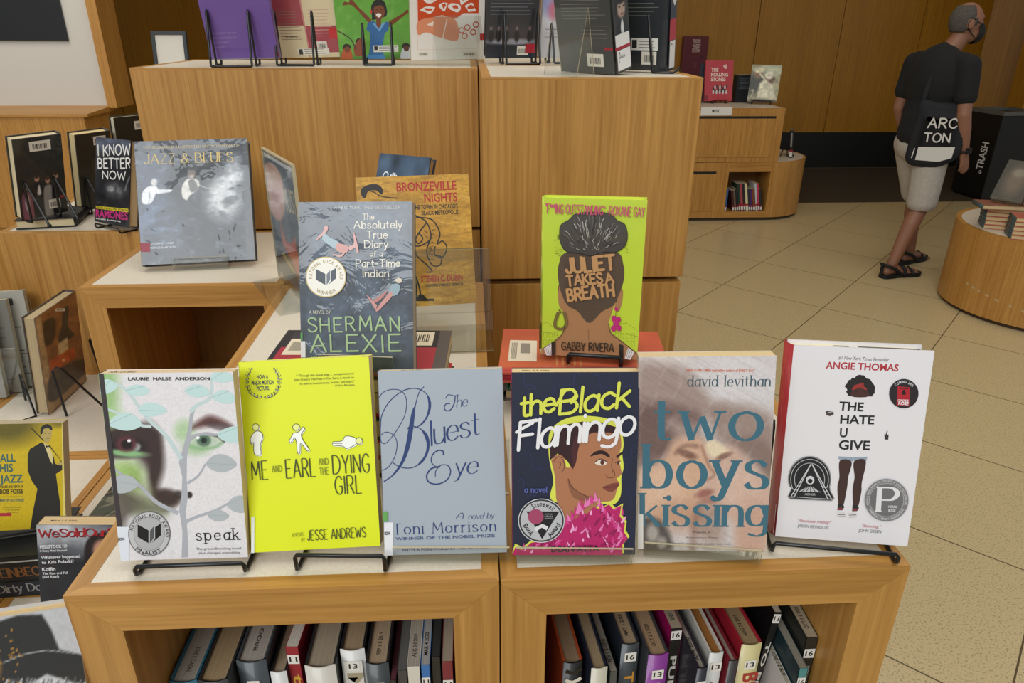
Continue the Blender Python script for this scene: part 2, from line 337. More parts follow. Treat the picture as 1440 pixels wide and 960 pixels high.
    def arc_text(s, t, cx, cy, r, a0, a1, H, col, bold=.02, inner=False):     # degrees clockwise from the right in drawing coordinates with y down
        ws = []; 
        for ch in t: 
            V, F, x0, x1 = font_polys(ch if ch != ' ' else 'n', bold); ws.append(max(.12, x1-x0)+.14)
        tot = sum(ws); pos = 0
        for ch, wd_ in zip(t, ws):
            if ch != ' ':
                am = a0+(a1-a0)*(pos+.07)/tot; an = a0+(a1-a0)*(pos+wd_-.07)/tot
                s.text(ch, (cx+r*math.cos(R(am)), cy+r*math.sin(R(am))), (cx+r*math.cos(R(an)), cy+r*math.sin(R(an))), H, col, bold); s.lift -= LAYER
            pos += wd_
        s.up()
    def arc_low(s, t, cx, cy, r, a0, a1, H, col, bold=.0):     # along a lower arc, feet outwards, from angle a0 down to a1
        ws = []
        for ch in t: V, F, x0, x1 = font_polys(ch if ch != ' ' else 'n', bold); ws.append(max(.12, x1-x0)+.14)
        tot = sum(ws); pos = 0
        for ch, wd_ in zip(t, ws):
            if ch != ' ':
                am = a0+(a1-a0)*(pos+.07)/tot; an = a0+(a1-a0)*(pos+wd_-.07)/tot
                s.text(ch, (cx+r*math.cos(R(am)), cy+r*math.sin(R(am))), (cx+r*math.cos(R(an)), cy+r*math.sin(R(an))), H, col, bold); s.lift -= LAYER
            pos += wd_
        s.up()
    # ---- soft printed pictures: a colour grid painted in the drawing's coordinates
    def canvas(s, base, nx=120, ny=180):
        s.nx, s.ny = nx, ny; gx, gy = np.meshgrid(np.linspace(0, s.w, nx), np.linspace(0, s.h, ny)); Hi = np.linalg.inv(s.H)
        q = np.stack([gx, gy, np.ones_like(gx)], -1) @ Hi.T; s.X = q[..., 0]/q[..., 2]; s.Y = q[..., 1]/q[..., 2]; s.gx, s.gy = gx, gy
        s.img = np.ones((ny, nx, 3))*np.array(hx(base))
    def mix(s, a, col): s.img = s.img*(1-a[..., None]) + np.array(hx(col))*a[..., None]
    def soft(s, cx, cy, rx, ry, col, feather=.5, alpha=1., rot=0):
        c, d = math.cos(R(rot)), math.sin(R(rot)); x = s.X-cx; y = s.Y-cy; u = (c*x+d*y)/rx; v = (-d*x+c*y)/ry; r = np.sqrt(u*u+v*v)
        s.mix(alpha*np.clip((1+feather/2-r)/max(feather, 1e-3), 0, 1), col)
    def spoly(s, pts, col, feather=4., alpha=1., smooth=True):
        if smooth: pts = [tuple(p) for p in cr_smooth(pts, 5, True)]
        d = np.full(s.X.shape, 1e9); ins = np.zeros(s.X.shape, bool); n = len(pts)
        for i in range(n):
            (x0, y0), (x1, y1) = pts[i], pts[(i+1) % n]; ex, ey = x1-x0, y1-y0; l2 = ex*ex+ey*ey+1e-9
            t = np.clip(((s.X-x0)*ex+(s.Y-y0)*ey)/l2, 0, 1); d = np.minimum(d, np.hypot(s.X-x0-t*ex, s.Y-y0-t*ey))
            if y0 != y1: ins ^= ((y0 > s.Y) != (y1 > s.Y)) & (s.X < ex*(s.Y-y0)/(y1-y0)+x0)
        sd = np.where(ins, d, -d); s.mix(alpha*np.clip(.5+sd/feather, 0, 1), col)
    def sline(s, pts, w, col, feather=3., alpha=1.):
        if len(pts) > 2: pts = [tuple(p) for p in cr_smooth(pts, 5)]
        d = np.full(s.X.shape, 1e9)
        for (x0, y0), (x1, y1) in zip(pts, pts[1:]):
            ex, ey = x1-x0, y1-y0; t = np.clip(((s.X-x0)*ex+(s.Y-y0)*ey)/(ex*ex+ey*ey+1e-9), 0, 1); d = np.minimum(d, np.hypot(s.X-x0-t*ex, s.Y-y0-t*ey))
        s.mix(alpha*np.clip((w/2+feather/2-d)/feather, 0, 1), col)
    def grain(s, sx, sy, amp, col=None, seed=1, rot=0, oct=2, lo=.5, hi=.75):
        c, d = math.cos(R(rot)), math.sin(R(rot)); tot = 0; amp0 = 1; f = 1
        for o in range(oct):
            x = (c*s.X+d*s.Y)/sx*f+97*o+1000; y = (-d*s.X+c*s.Y)/sy*f+31*o+1000
            xi, yi = np.floor(x).astype(int), np.floor(y).astype(int); fx, fy = x-xi, y-yi; fx = fx*fx*(3-2*fx); fy = fy*fy*(3-2*fy)
            h = lambda a, b: ((np.sin(a*127.1+b*311.7+seed*74.7)*43758.5453) % 1)
            tot = tot + amp0*((h(xi, yi)*(1-fx)+h(xi+1, yi)*fx)*(1-fy)+(h(xi, yi+1)*(1-fx)+h(xi+1, yi+1)*fx)*fy); amp0 *= .5; f *= 2
        tot = tot/(2-2**(1-oct))
        if col: s.mix(amp*np.clip((tot-lo)/(hi-lo), 0, 1), col)
        else: s.img = np.clip(s.img*(1+amp*(tot[..., None]-.5)*2), 0, 1)
    def build(s, name, parent, mat=None):
        out = None
        if s.img is not None:
            me = bpy.data.meshes.new(name); nx, ny = s.nx, s.ny; base = s.O + s.N*max(.0001, s.lift0-.00002)
            P = np.array(base)[None, None]+s.gx[..., None]*np.array(s.U)+s.gy[..., None]*np.array(s.V); V = P.reshape(-1, 3)
            i = np.arange((ny-1)*(nx-1)); r, c = i//(nx-1), i % (nx-1); k = r*nx+c
            F = np.stack([k, k+1, k+nx+1, k+nx], -1)
            nv, nf = len(V), len(F); g = MB(); 
            me.vertices.add(nv); me.vertices.foreach_set('co', V.ravel().astype(np.float32)); me.loops.add(nf*4); me.loops.foreach_set('vertex_index', F.ravel().astype(np.int32))
            me.polygons.add(nf); me.polygons.foreach_set('loop_start', (np.arange(nf)*4).astype(np.int32)); me.update()
            at = me.attributes.new('Col', 'FLOAT_COLOR', 'POINT'); I = np.clip(s.img, 0, 1).reshape(-1, 3); I = np.where(I <= .04045, I/12.92, ((I+.055)/1.055)**2.4)
            at.data.foreach_set('color', np.concatenate([I, np.ones((nv, 1))], 1).ravel().astype(np.float32)); me.materials.append(mat or vmat(s.rough, s.coat))
            me.validate(); out = link(name, me, parent)
            name = 'cover_lettering'
        if s.mb.f: out = s.mb.build(name, parent)
        return out
# ------------------------------------------------------------------ book, stand and cabinet builders
def book(label, M, w, h, t, cover='#333333', kind='pb', pages='#d9c6a0', spine=None, back=None, side='L', name=None, cat='book', group=None, rough=.45, coat=0., fore=True):
    """local frame: front face at y=0 (seen from -y), x across from -w/2, z up from 0, thickness to +y"""
    name = name or {'pb': 'paperback_book', 'hc': 'hardcover_book', 'dj': 'hardcover_book'}[kind]
    root = thing(name, label, cat, M, group); sg = -1 if side == 'L' else 1
    mc = cmat(cover, rough, 0, coat); ms = cmat(spine or cover, rough, 0, coat); mb_ = cmat(back or cover, rough, 0, coat)
    b = MB(); xs, xf = sg*w/2, -sg*w/2          # spine side, fore edge side
    if kind == 'pb':
        k = .0006
        b.box((-w/2, 0, 0), (w/2, k, h), mc); b.box((-w/2, t-k, 0), (w/2, t, h), mb_); b.box((min(xs, xs-sg*k), 0, 0), (max(xs, xs-sg*k), t, h), ms)
        lo, hi, tp, bt, ins = min(xs-sg*k, xf+sg*.0004), max(xs-sg*k, xf+sg*.0004), h-.0005, .0005, k
    else:
        k = .0028; arc = []
        b.box((-w/2, 0, 0), (w/2, k, h), mc); b.box((-w/2, t-k, 0), (w/2, t, h), mb_)
        n = 8; bul = min(.006, t*.16)
        outer = [(xs+sg*bul*math.sin(math.pi*i/n), t*i/n, 0) for i in range(n+1)]; inner = [(xs-sg*.002+sg*bul*.9*math.sin(math.pi*i/n), t*i/n, 0) for i in range(n+1)]
        vs = []; 
        for z in (0, h): vs += [(p[0], p[1], z) for p in outer]+[(p[0], p[1], z) for p in inner]
        q = n+1; fs = []
        for i in range(n): fs += [(i, i+1, 2*q+i+1, 2*q+i), (q+i+1, q+i, 3*q+i, 3*q+i+1), (2*q+i, 2*q+i+1, 3*q+i+1, 3*q+i), (i+1, i, q+i, q+i+1)]
        b.add(vs, fs, ms, True)
        a, c = xs-sg*.003, xf+sg*.004; lo, hi, tp, bt, ins = min(a, c), max(a, c), h-.0038, .0038, k
    b.build('cover', root)
    p = MB(); mp = paper(pages); p.box((lo, ins, bt), (hi, t-ins, tp), mp); p.build('page_block', root)
    root['dims'] = (w, h, t); del root['dims']
    return root
def front(root, w, h, corners=None, **k): return Art((-w/2, 0, 0), (1, 0, 0), (0, 0, 1), w, h, corners, **k)
def spineL(root, w, h, t, corners=None, **k):
    k.setdefault('lift', .0002); bul = min(.006, t*.16); k['lift'] += bul if k.pop('hc', False) else 0
    return Art((-w/2, t, 0), (0, -1, 0), (0, 0, 1), t, h, corners, **k)
def spineR(root, w, h, t, corners=None, **k):
    k.setdefault('lift', .0002); bul = min(.006, t*.16); k['lift'] += bul if k.pop('hc', False) else 0
    return Art((w/2, 0, 0), (0, 1, 0), (0, 0, 1), t, h, corners, **k)
def topface(root, w, h, t, hc=False, **k): return Art((-w/2, 0, h-(.0038 if hc else .0005)), (1, 0, 0), (0, 1, 0), w, t, None, **k)
def stamp(root, w, h, t, txt, x0=.1, x1=.5, hc=False):
    a = topface(root, w, h, t, hc); hh = min(t*.4, .006); c = t/2-hh/2
    a.text(txt, (x0, c/t), (x1, c/t), .0048/((x1-x0)*w)*(x1-x0), '#1c1a18', .01); a.build('date_stamp', root)
def sticker(art, root, x0, y0, x1, y1, txt=None, col='#e9e7e2', name='spine_label'):
    a = Art(art.O, art.U, art.V, art.w, art.h, None, lift=art.lift+.0002); a.H = art.H; a.crop = art.crop; a.rect(x0, y0, x1, y1, col)
    if txt: dx, dy = x1-x0, y1-y0; a.text(txt, (x0+.22*dx, y0+.3*dy), (x0+.78*dx, y0+.3*dy), abs(dy)*.42, '#111111', .03)
    return a.build(name, root)
def wire_stand(label, M, w=.11, h=.12, d=.05, lip=.016, r=.0024, rest=.02, lean=12, group='black wire book stands'):
    """wire easel: front lip bar, prongs under the book, inverted-V back legs; local y=0 is the front face of the book"""
    root = thing('wire_book_stand', label, 'book stand', M, group); b = MB(); pts = []
    for s in (-1, 1):
        x = s*w/2
        k = rest+.010+h*math.tan(R(lean)); side = [(x, k+d, r), (x, k+.008, h*.97), (x, k+.003, h), (x, k-.002, h*.95), (x, rest+.008+.02*math.tan(R(lean)), .02), (x, rest+.006, r), (x, -.007, r), (x, -.012, r+.003), (x, -.013, lip-.004), (x*.96, -.013, lip)]
        pts += side if s < 0 else side[::-1]
    b.tube(pts, r, WIRE); b.build('wire_frame', root)
    for s in (-1, 1):
        f = MB(); f.ell((s*w/2, rest+.010+h*math.tan(R(lean))+d, r+.001), (r*1.7, r*1.7, r*1.6), RUBBER, 10, 6); f.build('rubber_foot', root)
    return root
def acrylic_sheet(b, prof, x0, x1, th=.0025):
    """bent sheet: profile in (y, z), swept along x; the cut edges show a pale tone"""
    P = [Vector((0, y, z)) for y, z in prof]; n = []
    for i in range(len(P)):
        a, c = P[max(0, i-1)], P[min(len(P)-1, i+1)]; t = (c-a).normalized(); n.append(Vector((0, -t.z, t.y)))
    for i in range(len(P)-1):
        for X0, X1, m in ((x0, x1, ACRYL),):
            q = [P[i], P[i+1], P[i+1]+n[i+1]*th, P[i]+n[i]*th]; v = [Vector((X, p.y, p.z)) for X in (X0, X1) for p in q]
            b.add(v, [(0, 1, 5, 4), (2, 3, 7, 6)], m)
            b.add(v, [(0, 3, 2, 1), (4, 5, 6, 7)], ACEDGE)
    for i, j in ((0, 0), (len(P)-1, len(P)-1)):
        b.add([(x0, P[i].y, P[i].z), (x1, P[i].y, P[i].z), (x1, (P[i]+n[i]*th).y, (P[i]+n[i]*th).z), (x0, (P[i]+n[i]*th).y, (P[i]+n[i]*th).z)], [(0, 1, 2, 3)], ACEDGE)
def acrylic_stand(label, M, w=.13, lip=.022, depth=.03, back=.12, foot=.09, lean=18, z=0, group='clear acrylic book stands'):
    root = thing('acrylic_book_stand', label, 'book stand', M, group); b = MB(); l = R(lean)
    prof = [(-.0055, .003+lip), (-.0045, .003), (depth, .003), (depth+back*math.sin(l), .003+back*math.cos(l)), (depth+back*math.sin(l)+foot, .0015)]
    acrylic_sheet(b, prof, -w/2, w/2); b.build('bent_sheet', root); return root

def cabinet(name, label, x0, y0, z0, x1, y1, z1, front_open=False, trim=.0185, group=None, wall=.0495, laminate=True, cat='display cabinet', foot=True):
    g = .0008; x0 += g; x1 -= g; y0 += g; y1 -= g
    root = thing(name, label, cat, Matrix.Translation(((x0+x1)/2, y0, z0)), group); X = (x1-x0)/2; D = y1-y0; H = z1-z0; w = wall; e = .004
    def part(nm, m, fn, bev=.0008):
        b = MB(); fn(b, m); return b.build(nm, root, bev)
    if front_open:
        part('top_board', WX, lambda b, m: b.prism([(-X, 0, H-e), (X, 0, H-e), (X-w, 0, H-w), (-X+w, 0, H-w)], (0, D, 0), m))
        for s in (-1, 1): part('side_panel', WZ, lambda b, m: b.prism([(s*X, 0, 0), (s*X, 0, H-e-.0003), (s*(X-w), 0, H-w-.0003), (s*(X-w), 0, 0)], (0, D, 0), m))
        part('bottom_shelf', WX, lambda b, m: b.box((-X+w, .002, 0), (X-w, D, w), m)); part('back_panel', WIN, lambda b, m: b.box((-X+w, D-.012, w), (X-w, D, H-w), m))
    else:
        if foot: part('carcass', WZ, lambda b, m: b.box((-X, .018, 0), (X, D, H-e), m))
        part('front_panel', WZ, lambda b, m: b.box((-X, 0, .003), (X, .0175, H-e-.0002), m), .001)
    if laminate:
        q = trim
        for nm, m, pl in (('edge_trim', WX, [(-X, 0), (X, 0), (X-q, q), (-X+q, q)]), ('edge_trim', WX, [(-X, D), (X, D), (X-q, D-q), (-X+q, D-q)]),
                          ('edge_trim', WY, [(-X, 0), (-X+q, q), (-X+q, D-q), (-X, D)]), ('edge_trim', WY, [(X, 0), (X-q, q), (X-q, D-q), (X, D)])):
            part(nm, m, lambda b, m_: b.prism([(a, c, H-e) for a, c in pl], (0, 0, e), m_), .0005)
        part('laminate_top', LAM, lambda b, m: b.box((-X+q, q, H-e), (X-q, D-q, H-.0006), m), 0)
    return root
def structure(name, fn, bev=0):
    b = MB(); fn(b); o = b.build(name, None, bev); o['kind'] = 'structure'; return o

# ------------------------------------------------------------------ the room
structure('floor', lambda b: b.box((-9, -4, -.05), (12, 9.5, 0), FLOOR))
structure('carpet', lambda b: b.box((2.6, 6.38, 0), (11, 8.24, .004), CARPET))
def back_wall(b):
    xs = [-9, -7, -5.2, -3.6, -2.2, -1.0, .4, 1.7, 2.75, 3.78, 4.78, 5.75, 6.55]
    for a, c in zip(xs, xs[1:]): b.box((a+.004, 8.3, .43), (c-.004, 8.36, 4.4), WALLW)
    b.box((-9, 8.33, 0), (6.8, 8.45, 4.4), BLACKBASE); b.box((6.554, 8.3, .43), (6.8, 8.36, 4.4), WALLW)
structure('wall_back', back_wall)
structure('baseboard_back', lambda b: b.box((-9, 8.27, 0), (6.55, 8.33, .43), BLACKBASE))
def side_wall(b):
    b.prism([(6.55, 8.3, .43), (7.6, 7.2, .43), (7.7, 7.3, .43), (6.65, 8.4, .43)], (0, 0, 4), WALLW)
    b.prism([(6.55, 8.28, 0), (7.6, 7.18, 0), (7.7, 7.3, 0), (6.65, 8.4, 0)], (0, 0, .43), BLACKBASE)
structure('wall_right', side_wall)
def pier(b):
    b.box((6.18, 6.9, .42), (11, 7.15, 4.4), WALLW); b.box((6.2, 6.88, 0), (11, 7.15, .42), BLACKBASE)
structure('wall_return', pier)
structure('ceiling', lambda b: b.box((-9, 1.9, 4.4), (12, 9.5, 4.5), cmat('#d8d4cc', .9)))
# white projecting display wall over a bench on the far side
def display(b):
    b.box((-6.5, 4.32, 1.14), (-1.86, 4.5, 4.4), cmat('#cbc7bf', .8))
    b.box((-1.86, 4.26, 1.14), (-1.80, 4.5, 4.4), WZ)
structure('wall_left', display)
def bench():
    root = thing('window_bench', 'oak bench with sloping sill beneath the white wall panel', 'bench', Matrix.Translation((-4, 3.98, 0)))
    b = MB(); b.box((-2.6, 0, .45), (2.12, .33, 1.12), WZ); b.build('front_panel', root); b = MB(); b.box((-2.6, .02, 0), (2.11, .33, .44), WZ); b.build('lower_panel', root)
    b = MB(); b.prism([(-2.6, -.01, 1.12), (-2.6, .34, 1.12), (-2.6, .34, 1.15), (-2.6, -.01, 1.135)], (4.75, 0, 0), WX); b.build('sill', root)
bench()
def poster():
    root = thing('wall_poster', 'large black poster with small white caption on the white wall', 'poster', Matrix.Translation((-2.45, 4.31, 1.53)))
    b = MB(); b.box((-2.5, -.006, 0), (.42, 0, 1.6), cmat('#12151a', .5)); b.build('poster_sheet', root)
    a = Art((-2.5, -.006, 0), (1, 0, 0), (0, 0, 1), 2.92, 1.6); F = lambda x, z: ((x+2.5)/2.92, z/1.6)
    a.text('Chicago Public Library staff members take a', F(-.62, .115), F(-.02, .115), .0042, '#b9b9b9'); a.text('lunch break, 1930', F(-.62, .088), F(-.27, .088), .0042, '#b9b9b9'); a.text('courtesy of special collections library archive', F(-.62, .055), F(-.12, .055), .003, '#8a8a8a')
    a.build('caption', root)
poster()
def plate():
    root = thing('wall_plate', 'small grey wall plate behind the purple book', 'wall plate', Matrix.Translation((-1.46, 8.28, 1.5)))
    b = MB(); b.box((-.1, -.02, 0), (.1, .02, .3), cmat('#4b4c48', .5)); b.build('plate', root, .004)
plate()

# ------------------------------------------------------------------ the stepped oak display island
W = .447; D2 = .476; Z0 = 1.10; TL = 1.5282; TR = 1.5361; TI = .668
G = 'oak display cubes of the stepped island'
cabinet('cubby_cabinet', 'oak cubby under the white and yellow paperbacks, cream top, thirteen-stickered books inside', 0, 0, .653, W, D2, Z0, True, group=G)
cabinet('cubby_cabinet', 'oak cubby with cream top under the red-spined white hardcover, books inside', W, 0, .653, 2*W, D2, Z0, True, group=G)
cabinet('cubby_cabinet', 'closed oak cube with cream top carrying the gold book on its acrylic easel', 0, D2, .653, W, .952, Z0, False, group=G)
cabinet('cubby_cabinet', 'empty dark open oak cubby beneath the shiny shrink-wrapped jazz book', -W, .952, .653, 0, 1.42, Z0, True, group=G)
cabinet('display_cabinet', 'oak cube under the upright photo book and tumbled black books by the white wall', -2*W, 1.42, .653, -W, 1.89, Z0, False, group=G)
cabinet('tall_display_cabinet', 'wide tall oak cabinet topped by purple, checked and green books', -W, 1.42, Z0, W, 1.89, TL, False, group=G)
cabinet('tall_display_cabinet', 'tall oak cabinet top carrying the acrylic easel and black spined hardcovers', W+.0016, .952, Z0+.003, .906, 1.42, TR, False, group=G)
cabinet('tall_display_cabinet', 'oak cabinet behind the acrylic easel, carrying the dark book with stage photo', W+.0016, 1.42, Z0+.003, .906, 1.89, TR, False, group=G)
# carcasses below
def lower(lbl, x0, y0, x1, y1, z1): return cabinet('base_cabinet', lbl, x0, y0, 0, x1, y1, z1, False, laminate=False, group='closed oak base cabinets')
lower('oak base cabinet under the cubby with thirteen-stickered books', 0, .012, W, D2, .6525); lower('oak base cabinet under the cubby below the red-spined white hardcover', W, .012, 2*W, D2, .6525)
lower('oak base cabinet behind the first cubby row', 0, D2, W, .952, .6525); lower('oak base cabinet under the empty open cubby', -W, .955, 0, 1.42, .6525); lower('oak base cabinet under the cube with photo books', -2*W, 1.422, -W, 1.89, .6525)
lower('oak base cabinet under the purple and green books, below its dark seam', -W, 1.425, W, 1.89, Z0-.004); lower('oak base cabinet under the tall cabinet with acrylic easel, below the dark seam', W+.0025, .955, .904, 1.89, Z0-.003)
G2 = 'low cream-topped oak tiers'
for i, x in enumerate((-3*W, -2*W, -W)):
    for j, (ya, yb) in enumerate(((-.39, .03), (.03, .492), (.492, .952), (.952, 1.42))):
        if (i, j) == (2, 3) or (i == 0 and j == 0): continue
        lb = {(2, 0): 'low oak tier under the portrait book with the black hat', (2, 1): 'low oak tier under the grey magazine-style paperback', (2, 2): 'low cream-topped oak tier holding the flat camouflage-pattern book',
              (1, 2): 'low oak tier with cream top carrying the yellow book and its dark stack', (1, 3): 'low cream-topped oak tier carrying the orange book in its wire stand',
              (0, 3): 'low oak tier carrying grey newsprint leaflets in an acrylic holder', (0, 2): 'low oak tier beyond the yellow book with the tuxedo figure', (0, 1): 'low oak tier beyond the pale book fore-edge', (1, 1): 'low oak tier in front of the dark spined stack', (1, 0): 'low oak tier next to the tier with the hat portrait'}.get((i, j))
        cabinet('low_tier_cabinet', lb, x, ya, 0, x+W-.001, yb, TI, False, group=G2)
# ------------------------------------------------------------------ the front row of face-out books
def B(x, y, z, yaw, lean, roll, w): return frame(x, y, z + abs(math.sin(R(roll)))*w/2*math.cos(R(lean)), yaw, lean, roll)
def seal(a, cx, cy, r, name, root, fn):
    s = Art(a.O, a.U, a.V, a.w, a.h, None, lift=a.lift+.0003, rough=.3); s.H = a.H; s.crop = a.crop; fn(s, cx, cy, r); return s.build(name, root)
def book_icon(s, cx, cy, k, col, col2=None):
    s.poly([(cx-k, cy-.75*k), (cx-.06*k, cy-.25*k), (cx-.06*k, cy+.85*k), (cx-k, cy+.3*k)], col)
    s.poly([(cx+.06*k, cy-.2*k), (cx+.42*k, cy-.62*k), (cx+.42*k, cy+.35*k), (cx+.06*k, cy+.85*k)], col2 or col)
    s.poly([(cx+.5*k, cy-.5*k), (cx+k, cy-.85*k), (cx+k, cy+.2*k), (cx+.2*k, cy+.82*k), (cx+.5*k, cy+.45*k)], col)

# --- white paperback with a silver tree over a green-lit face
def speak():
    w, h, t = .1321, .2051, .016
    r = book('white paperback with silver tree over a green-shadowed face, on a wire stand', B(.1118, .0377, Z0+.011, .2, 11.9, .6, w), w, h, t, '#e4e0e0', 'pb', '#d8bf98', '#3a3334')
    a = front(r, w, h, [(22, 135), (578, 121), (632, 885), (120, 893)]); a.canvas('#e2dedf', 170, 260)
    a.soft(50, 210, 55, 140, '#8fb86e', .9, .85); a.soft(70, 330, 60, 60, '#a8cf8c', .9, .6)
    a.spoly([(50, 385), (110, 350), (200, 345), (268, 365), (285, 430), (290, 520), (270, 600), (300, 620), (345, 645), (340, 672), (290, 690), (240, 640), (225, 560), (215, 480), (150, 470), (70, 480)], '#33241f', 34, .95)
    a.soft(225, 430, 52, 90, '#3a2a2c', .7, .8); a.soft(150, 560, 62, 66, '#8fae5c', .9, .9); a.soft(110, 530, 40, 40, '#a5c474', .9, .6); a.soft(190, 640, 60, 60, '#8d9a68', .9, .6)
    a.spoly([(90, 580), (150, 620), (230, 660), (300, 700), (150, 720), (130, 890), (110, 900), (80, 700)], '#4a4238', 40, .8); a.soft(245, 690, 70, 50, '#7f8664', .9, .55)
    a.soft(305, 640, 52, 32, '#3b2b26', .7, .9, 8); a.soft(352, 632, 22, 18, '#2a1f1d', .7, .7)
    a.soft(140, 440, 75, 42, '#20181a', .6, .9); a.soft(140, 462, 80, 14, '#9ccf90', .8, .85, 4); a.soft(178, 436, 18, 16, '#c9d8d0', .6, .7); a.soft(138, 424, 42, 32, '#5b2f33', .45); a.soft(140, 426, 22, 19, '#1b1012', .4); a.soft(149, 411, 7, 6, '#ffffff', .4)
    a.soft(375, 370, 40, 45, '#9fc588', .9, .7); a.soft(425, 440, 55, 30, '#8fb779', .9, .6)
    a.spoly([(400, 362), (430, 330), (480, 305), (540, 325), (575, 352), (520, 345), (470, 350)], '#5d3b38', 26, .95); a.soft(520, 350, 55, 16, '#3b2a2c', .8, .6, 12)
    a.sline([(400, 402), (430, 388), (470, 382), (515, 394), (538, 412)], 10, '#3a2c2b', 8); a.soft(462, 410, 62, 22, '#b9cbb0', .6, .9); a.soft(455, 408, 29, 26, '#5d7862', .4); a.soft(455, 408, 13, 12, '#22302a', .4); a.sline([(400, 432), (440, 442), (500, 436), (530, 418)], 12, '#8ab383', 12, .9); a.soft(430, 397, 8, 6, '#ffffff', .5)
    a.soft(395, 632, 12, 13, '#2a1f20', .5, .95); a.grain(5, 5, .05, seed=3)
    T1, T2, LF = '#aeb0b6', '#c4d4d3', '#c2dcd9'
    a.poly([(352, 500), (372, 430), (390, 360), (398, 300), (405, 270), (425, 262), (412, 310), (404, 380), (386, 460), (384, 560), (388, 640), (380, 700), (386, 780), (390, 882), (362, 884), (366, 780), (352, 690), (362, 640), (366, 560)], T1)
    for pts, w0, w1 in (([(92, 172), (140, 205), (185, 265), (235, 330), (300, 390), (362, 485)], 12, 20), ([(40, 275), (110, 300), (190, 345), (240, 352)], 10, 14), ([(400, 290), (430, 262), (480, 235), (490, 190), (488, 150)], 18, 12),
                        ([(378, 470), (395, 410), (430, 385), (520, 385)], 16, 9), ([(386, 585), (430, 555), (462, 505)], 12, 7), ([(372, 745), (420, 722), (500, 695), (552, 668)], 16, 9), ([(75, 515), (130, 555), (190, 590), (260, 660), (350, 706)], 9, 20)):
        a.stroke(pts, w0, T1 if pts[0][1] > 400 else T2, w1=w1)
    for c in ([(26, 215), (40, 165), (72, 160), (102, 190), (60, 218)], [(130, 205), (170, 180), (210, 185), (232, 212), (180, 226)], [(186, 285), (215, 255), (265, 258), (305, 288), (250, 310), (205, 306)], [(65, 345), (105, 302), (160, 300), (200, 345), (140, 370)],
              [(376, 205), (410, 178), (450, 180), (482, 212), (430, 230)], [(487, 155), (500, 122), (545, 116), (585, 150), (540, 166)], [(490, 230), (520, 200), (560, 202), (592, 235), (550, 256)], [(512, 385), (545, 358), (600, 352), (606, 415), (545, 412)],
              [(464, 502), (500, 468), (550, 470), (590, 508), (540, 538), (490, 530)], [(548, 672), (580, 640), (618, 640), (624, 700), (580, 700)], [(470, 715), (510, 690), (556, 716), (530, 738), (495, 736)], [(78, 575), (110, 552), (160, 556), (190, 590), (140, 622), (90, 618)]):
        a.poly(c, LF if c[0][1] < 400 else '#b3b8ba', True)
        m_ = c[0]; n_ = c[len(c)//2+0 if len(c) < 6 else 3]; a.stroke([m_, ((m_[0]+n_[0])/2, (m_[1]+n_[1])/2), n_], 1.6, '#93aaa9')
    a.poly([(24, 136), (44, 136), (140, 892), (121, 893)], '#3b3436')
    a.text('LAURIE  HALSE  ANDERSON', (145, 161), (482, 156), 12, '#2b2626', .03)
    a.pen('speak', (424, 815), (596, 812), 42, .11, '#191717', thin=.75, serif=.17, gap=.3)
    a.text('The groundbreaking novel', (421, 853), (604, 852), 9, '#6c6c6c'); a.text('that changed everything', (432, 870), (600, 869), 9, '#6c6c6c')
    def sl(s, cx, cy, q):
        s.ell(cx, cy, q*.94, q, '#6f6e70', 40); s.ell(cx, cy, q*.9, q*.96, '#c2c1c1', 40); s.ell(cx, cy, q*.7, q*.75, '#969595', 40); s.ell(cx, cy, q*.67, q*.72, '#b3b2b2', 40)
        s.arc_text('NATIONAL BOOK AWARD', cx, cy, q*.74, 190, 372, q*.15, '#222224'); 
        s.arc_low('FINALIST', cx, cy, q*.93, 134, 52, q*.15, '#222224', .02)
        book_icon(s, cx, cy-2, q*.52, '#19191b', '#55565a')
    a.build('cover_picture', r); seal(a, 233, 786, 90, 'award_seal', r, sl); sticker(a, r, 99, 893, 152, 758, None, '#dfe3ea')
    b = Art(a.O, a.U, a.V, a.w, a.h, None, lift=.0012); b.H = a.H; b.crop = a.crop; b.text('SON', (108, 812), (134, 810), 10, '#222222', .03); b.build('sticker_lettering', r)
    stamp(r, w, h, t, 'JUN  2 5 2022', .06, .25)
    wire_stand('black wire book stand holding the silver-tree paperback', frame(.122, .036, Z0, .2), .112, rest=.018)
speak()

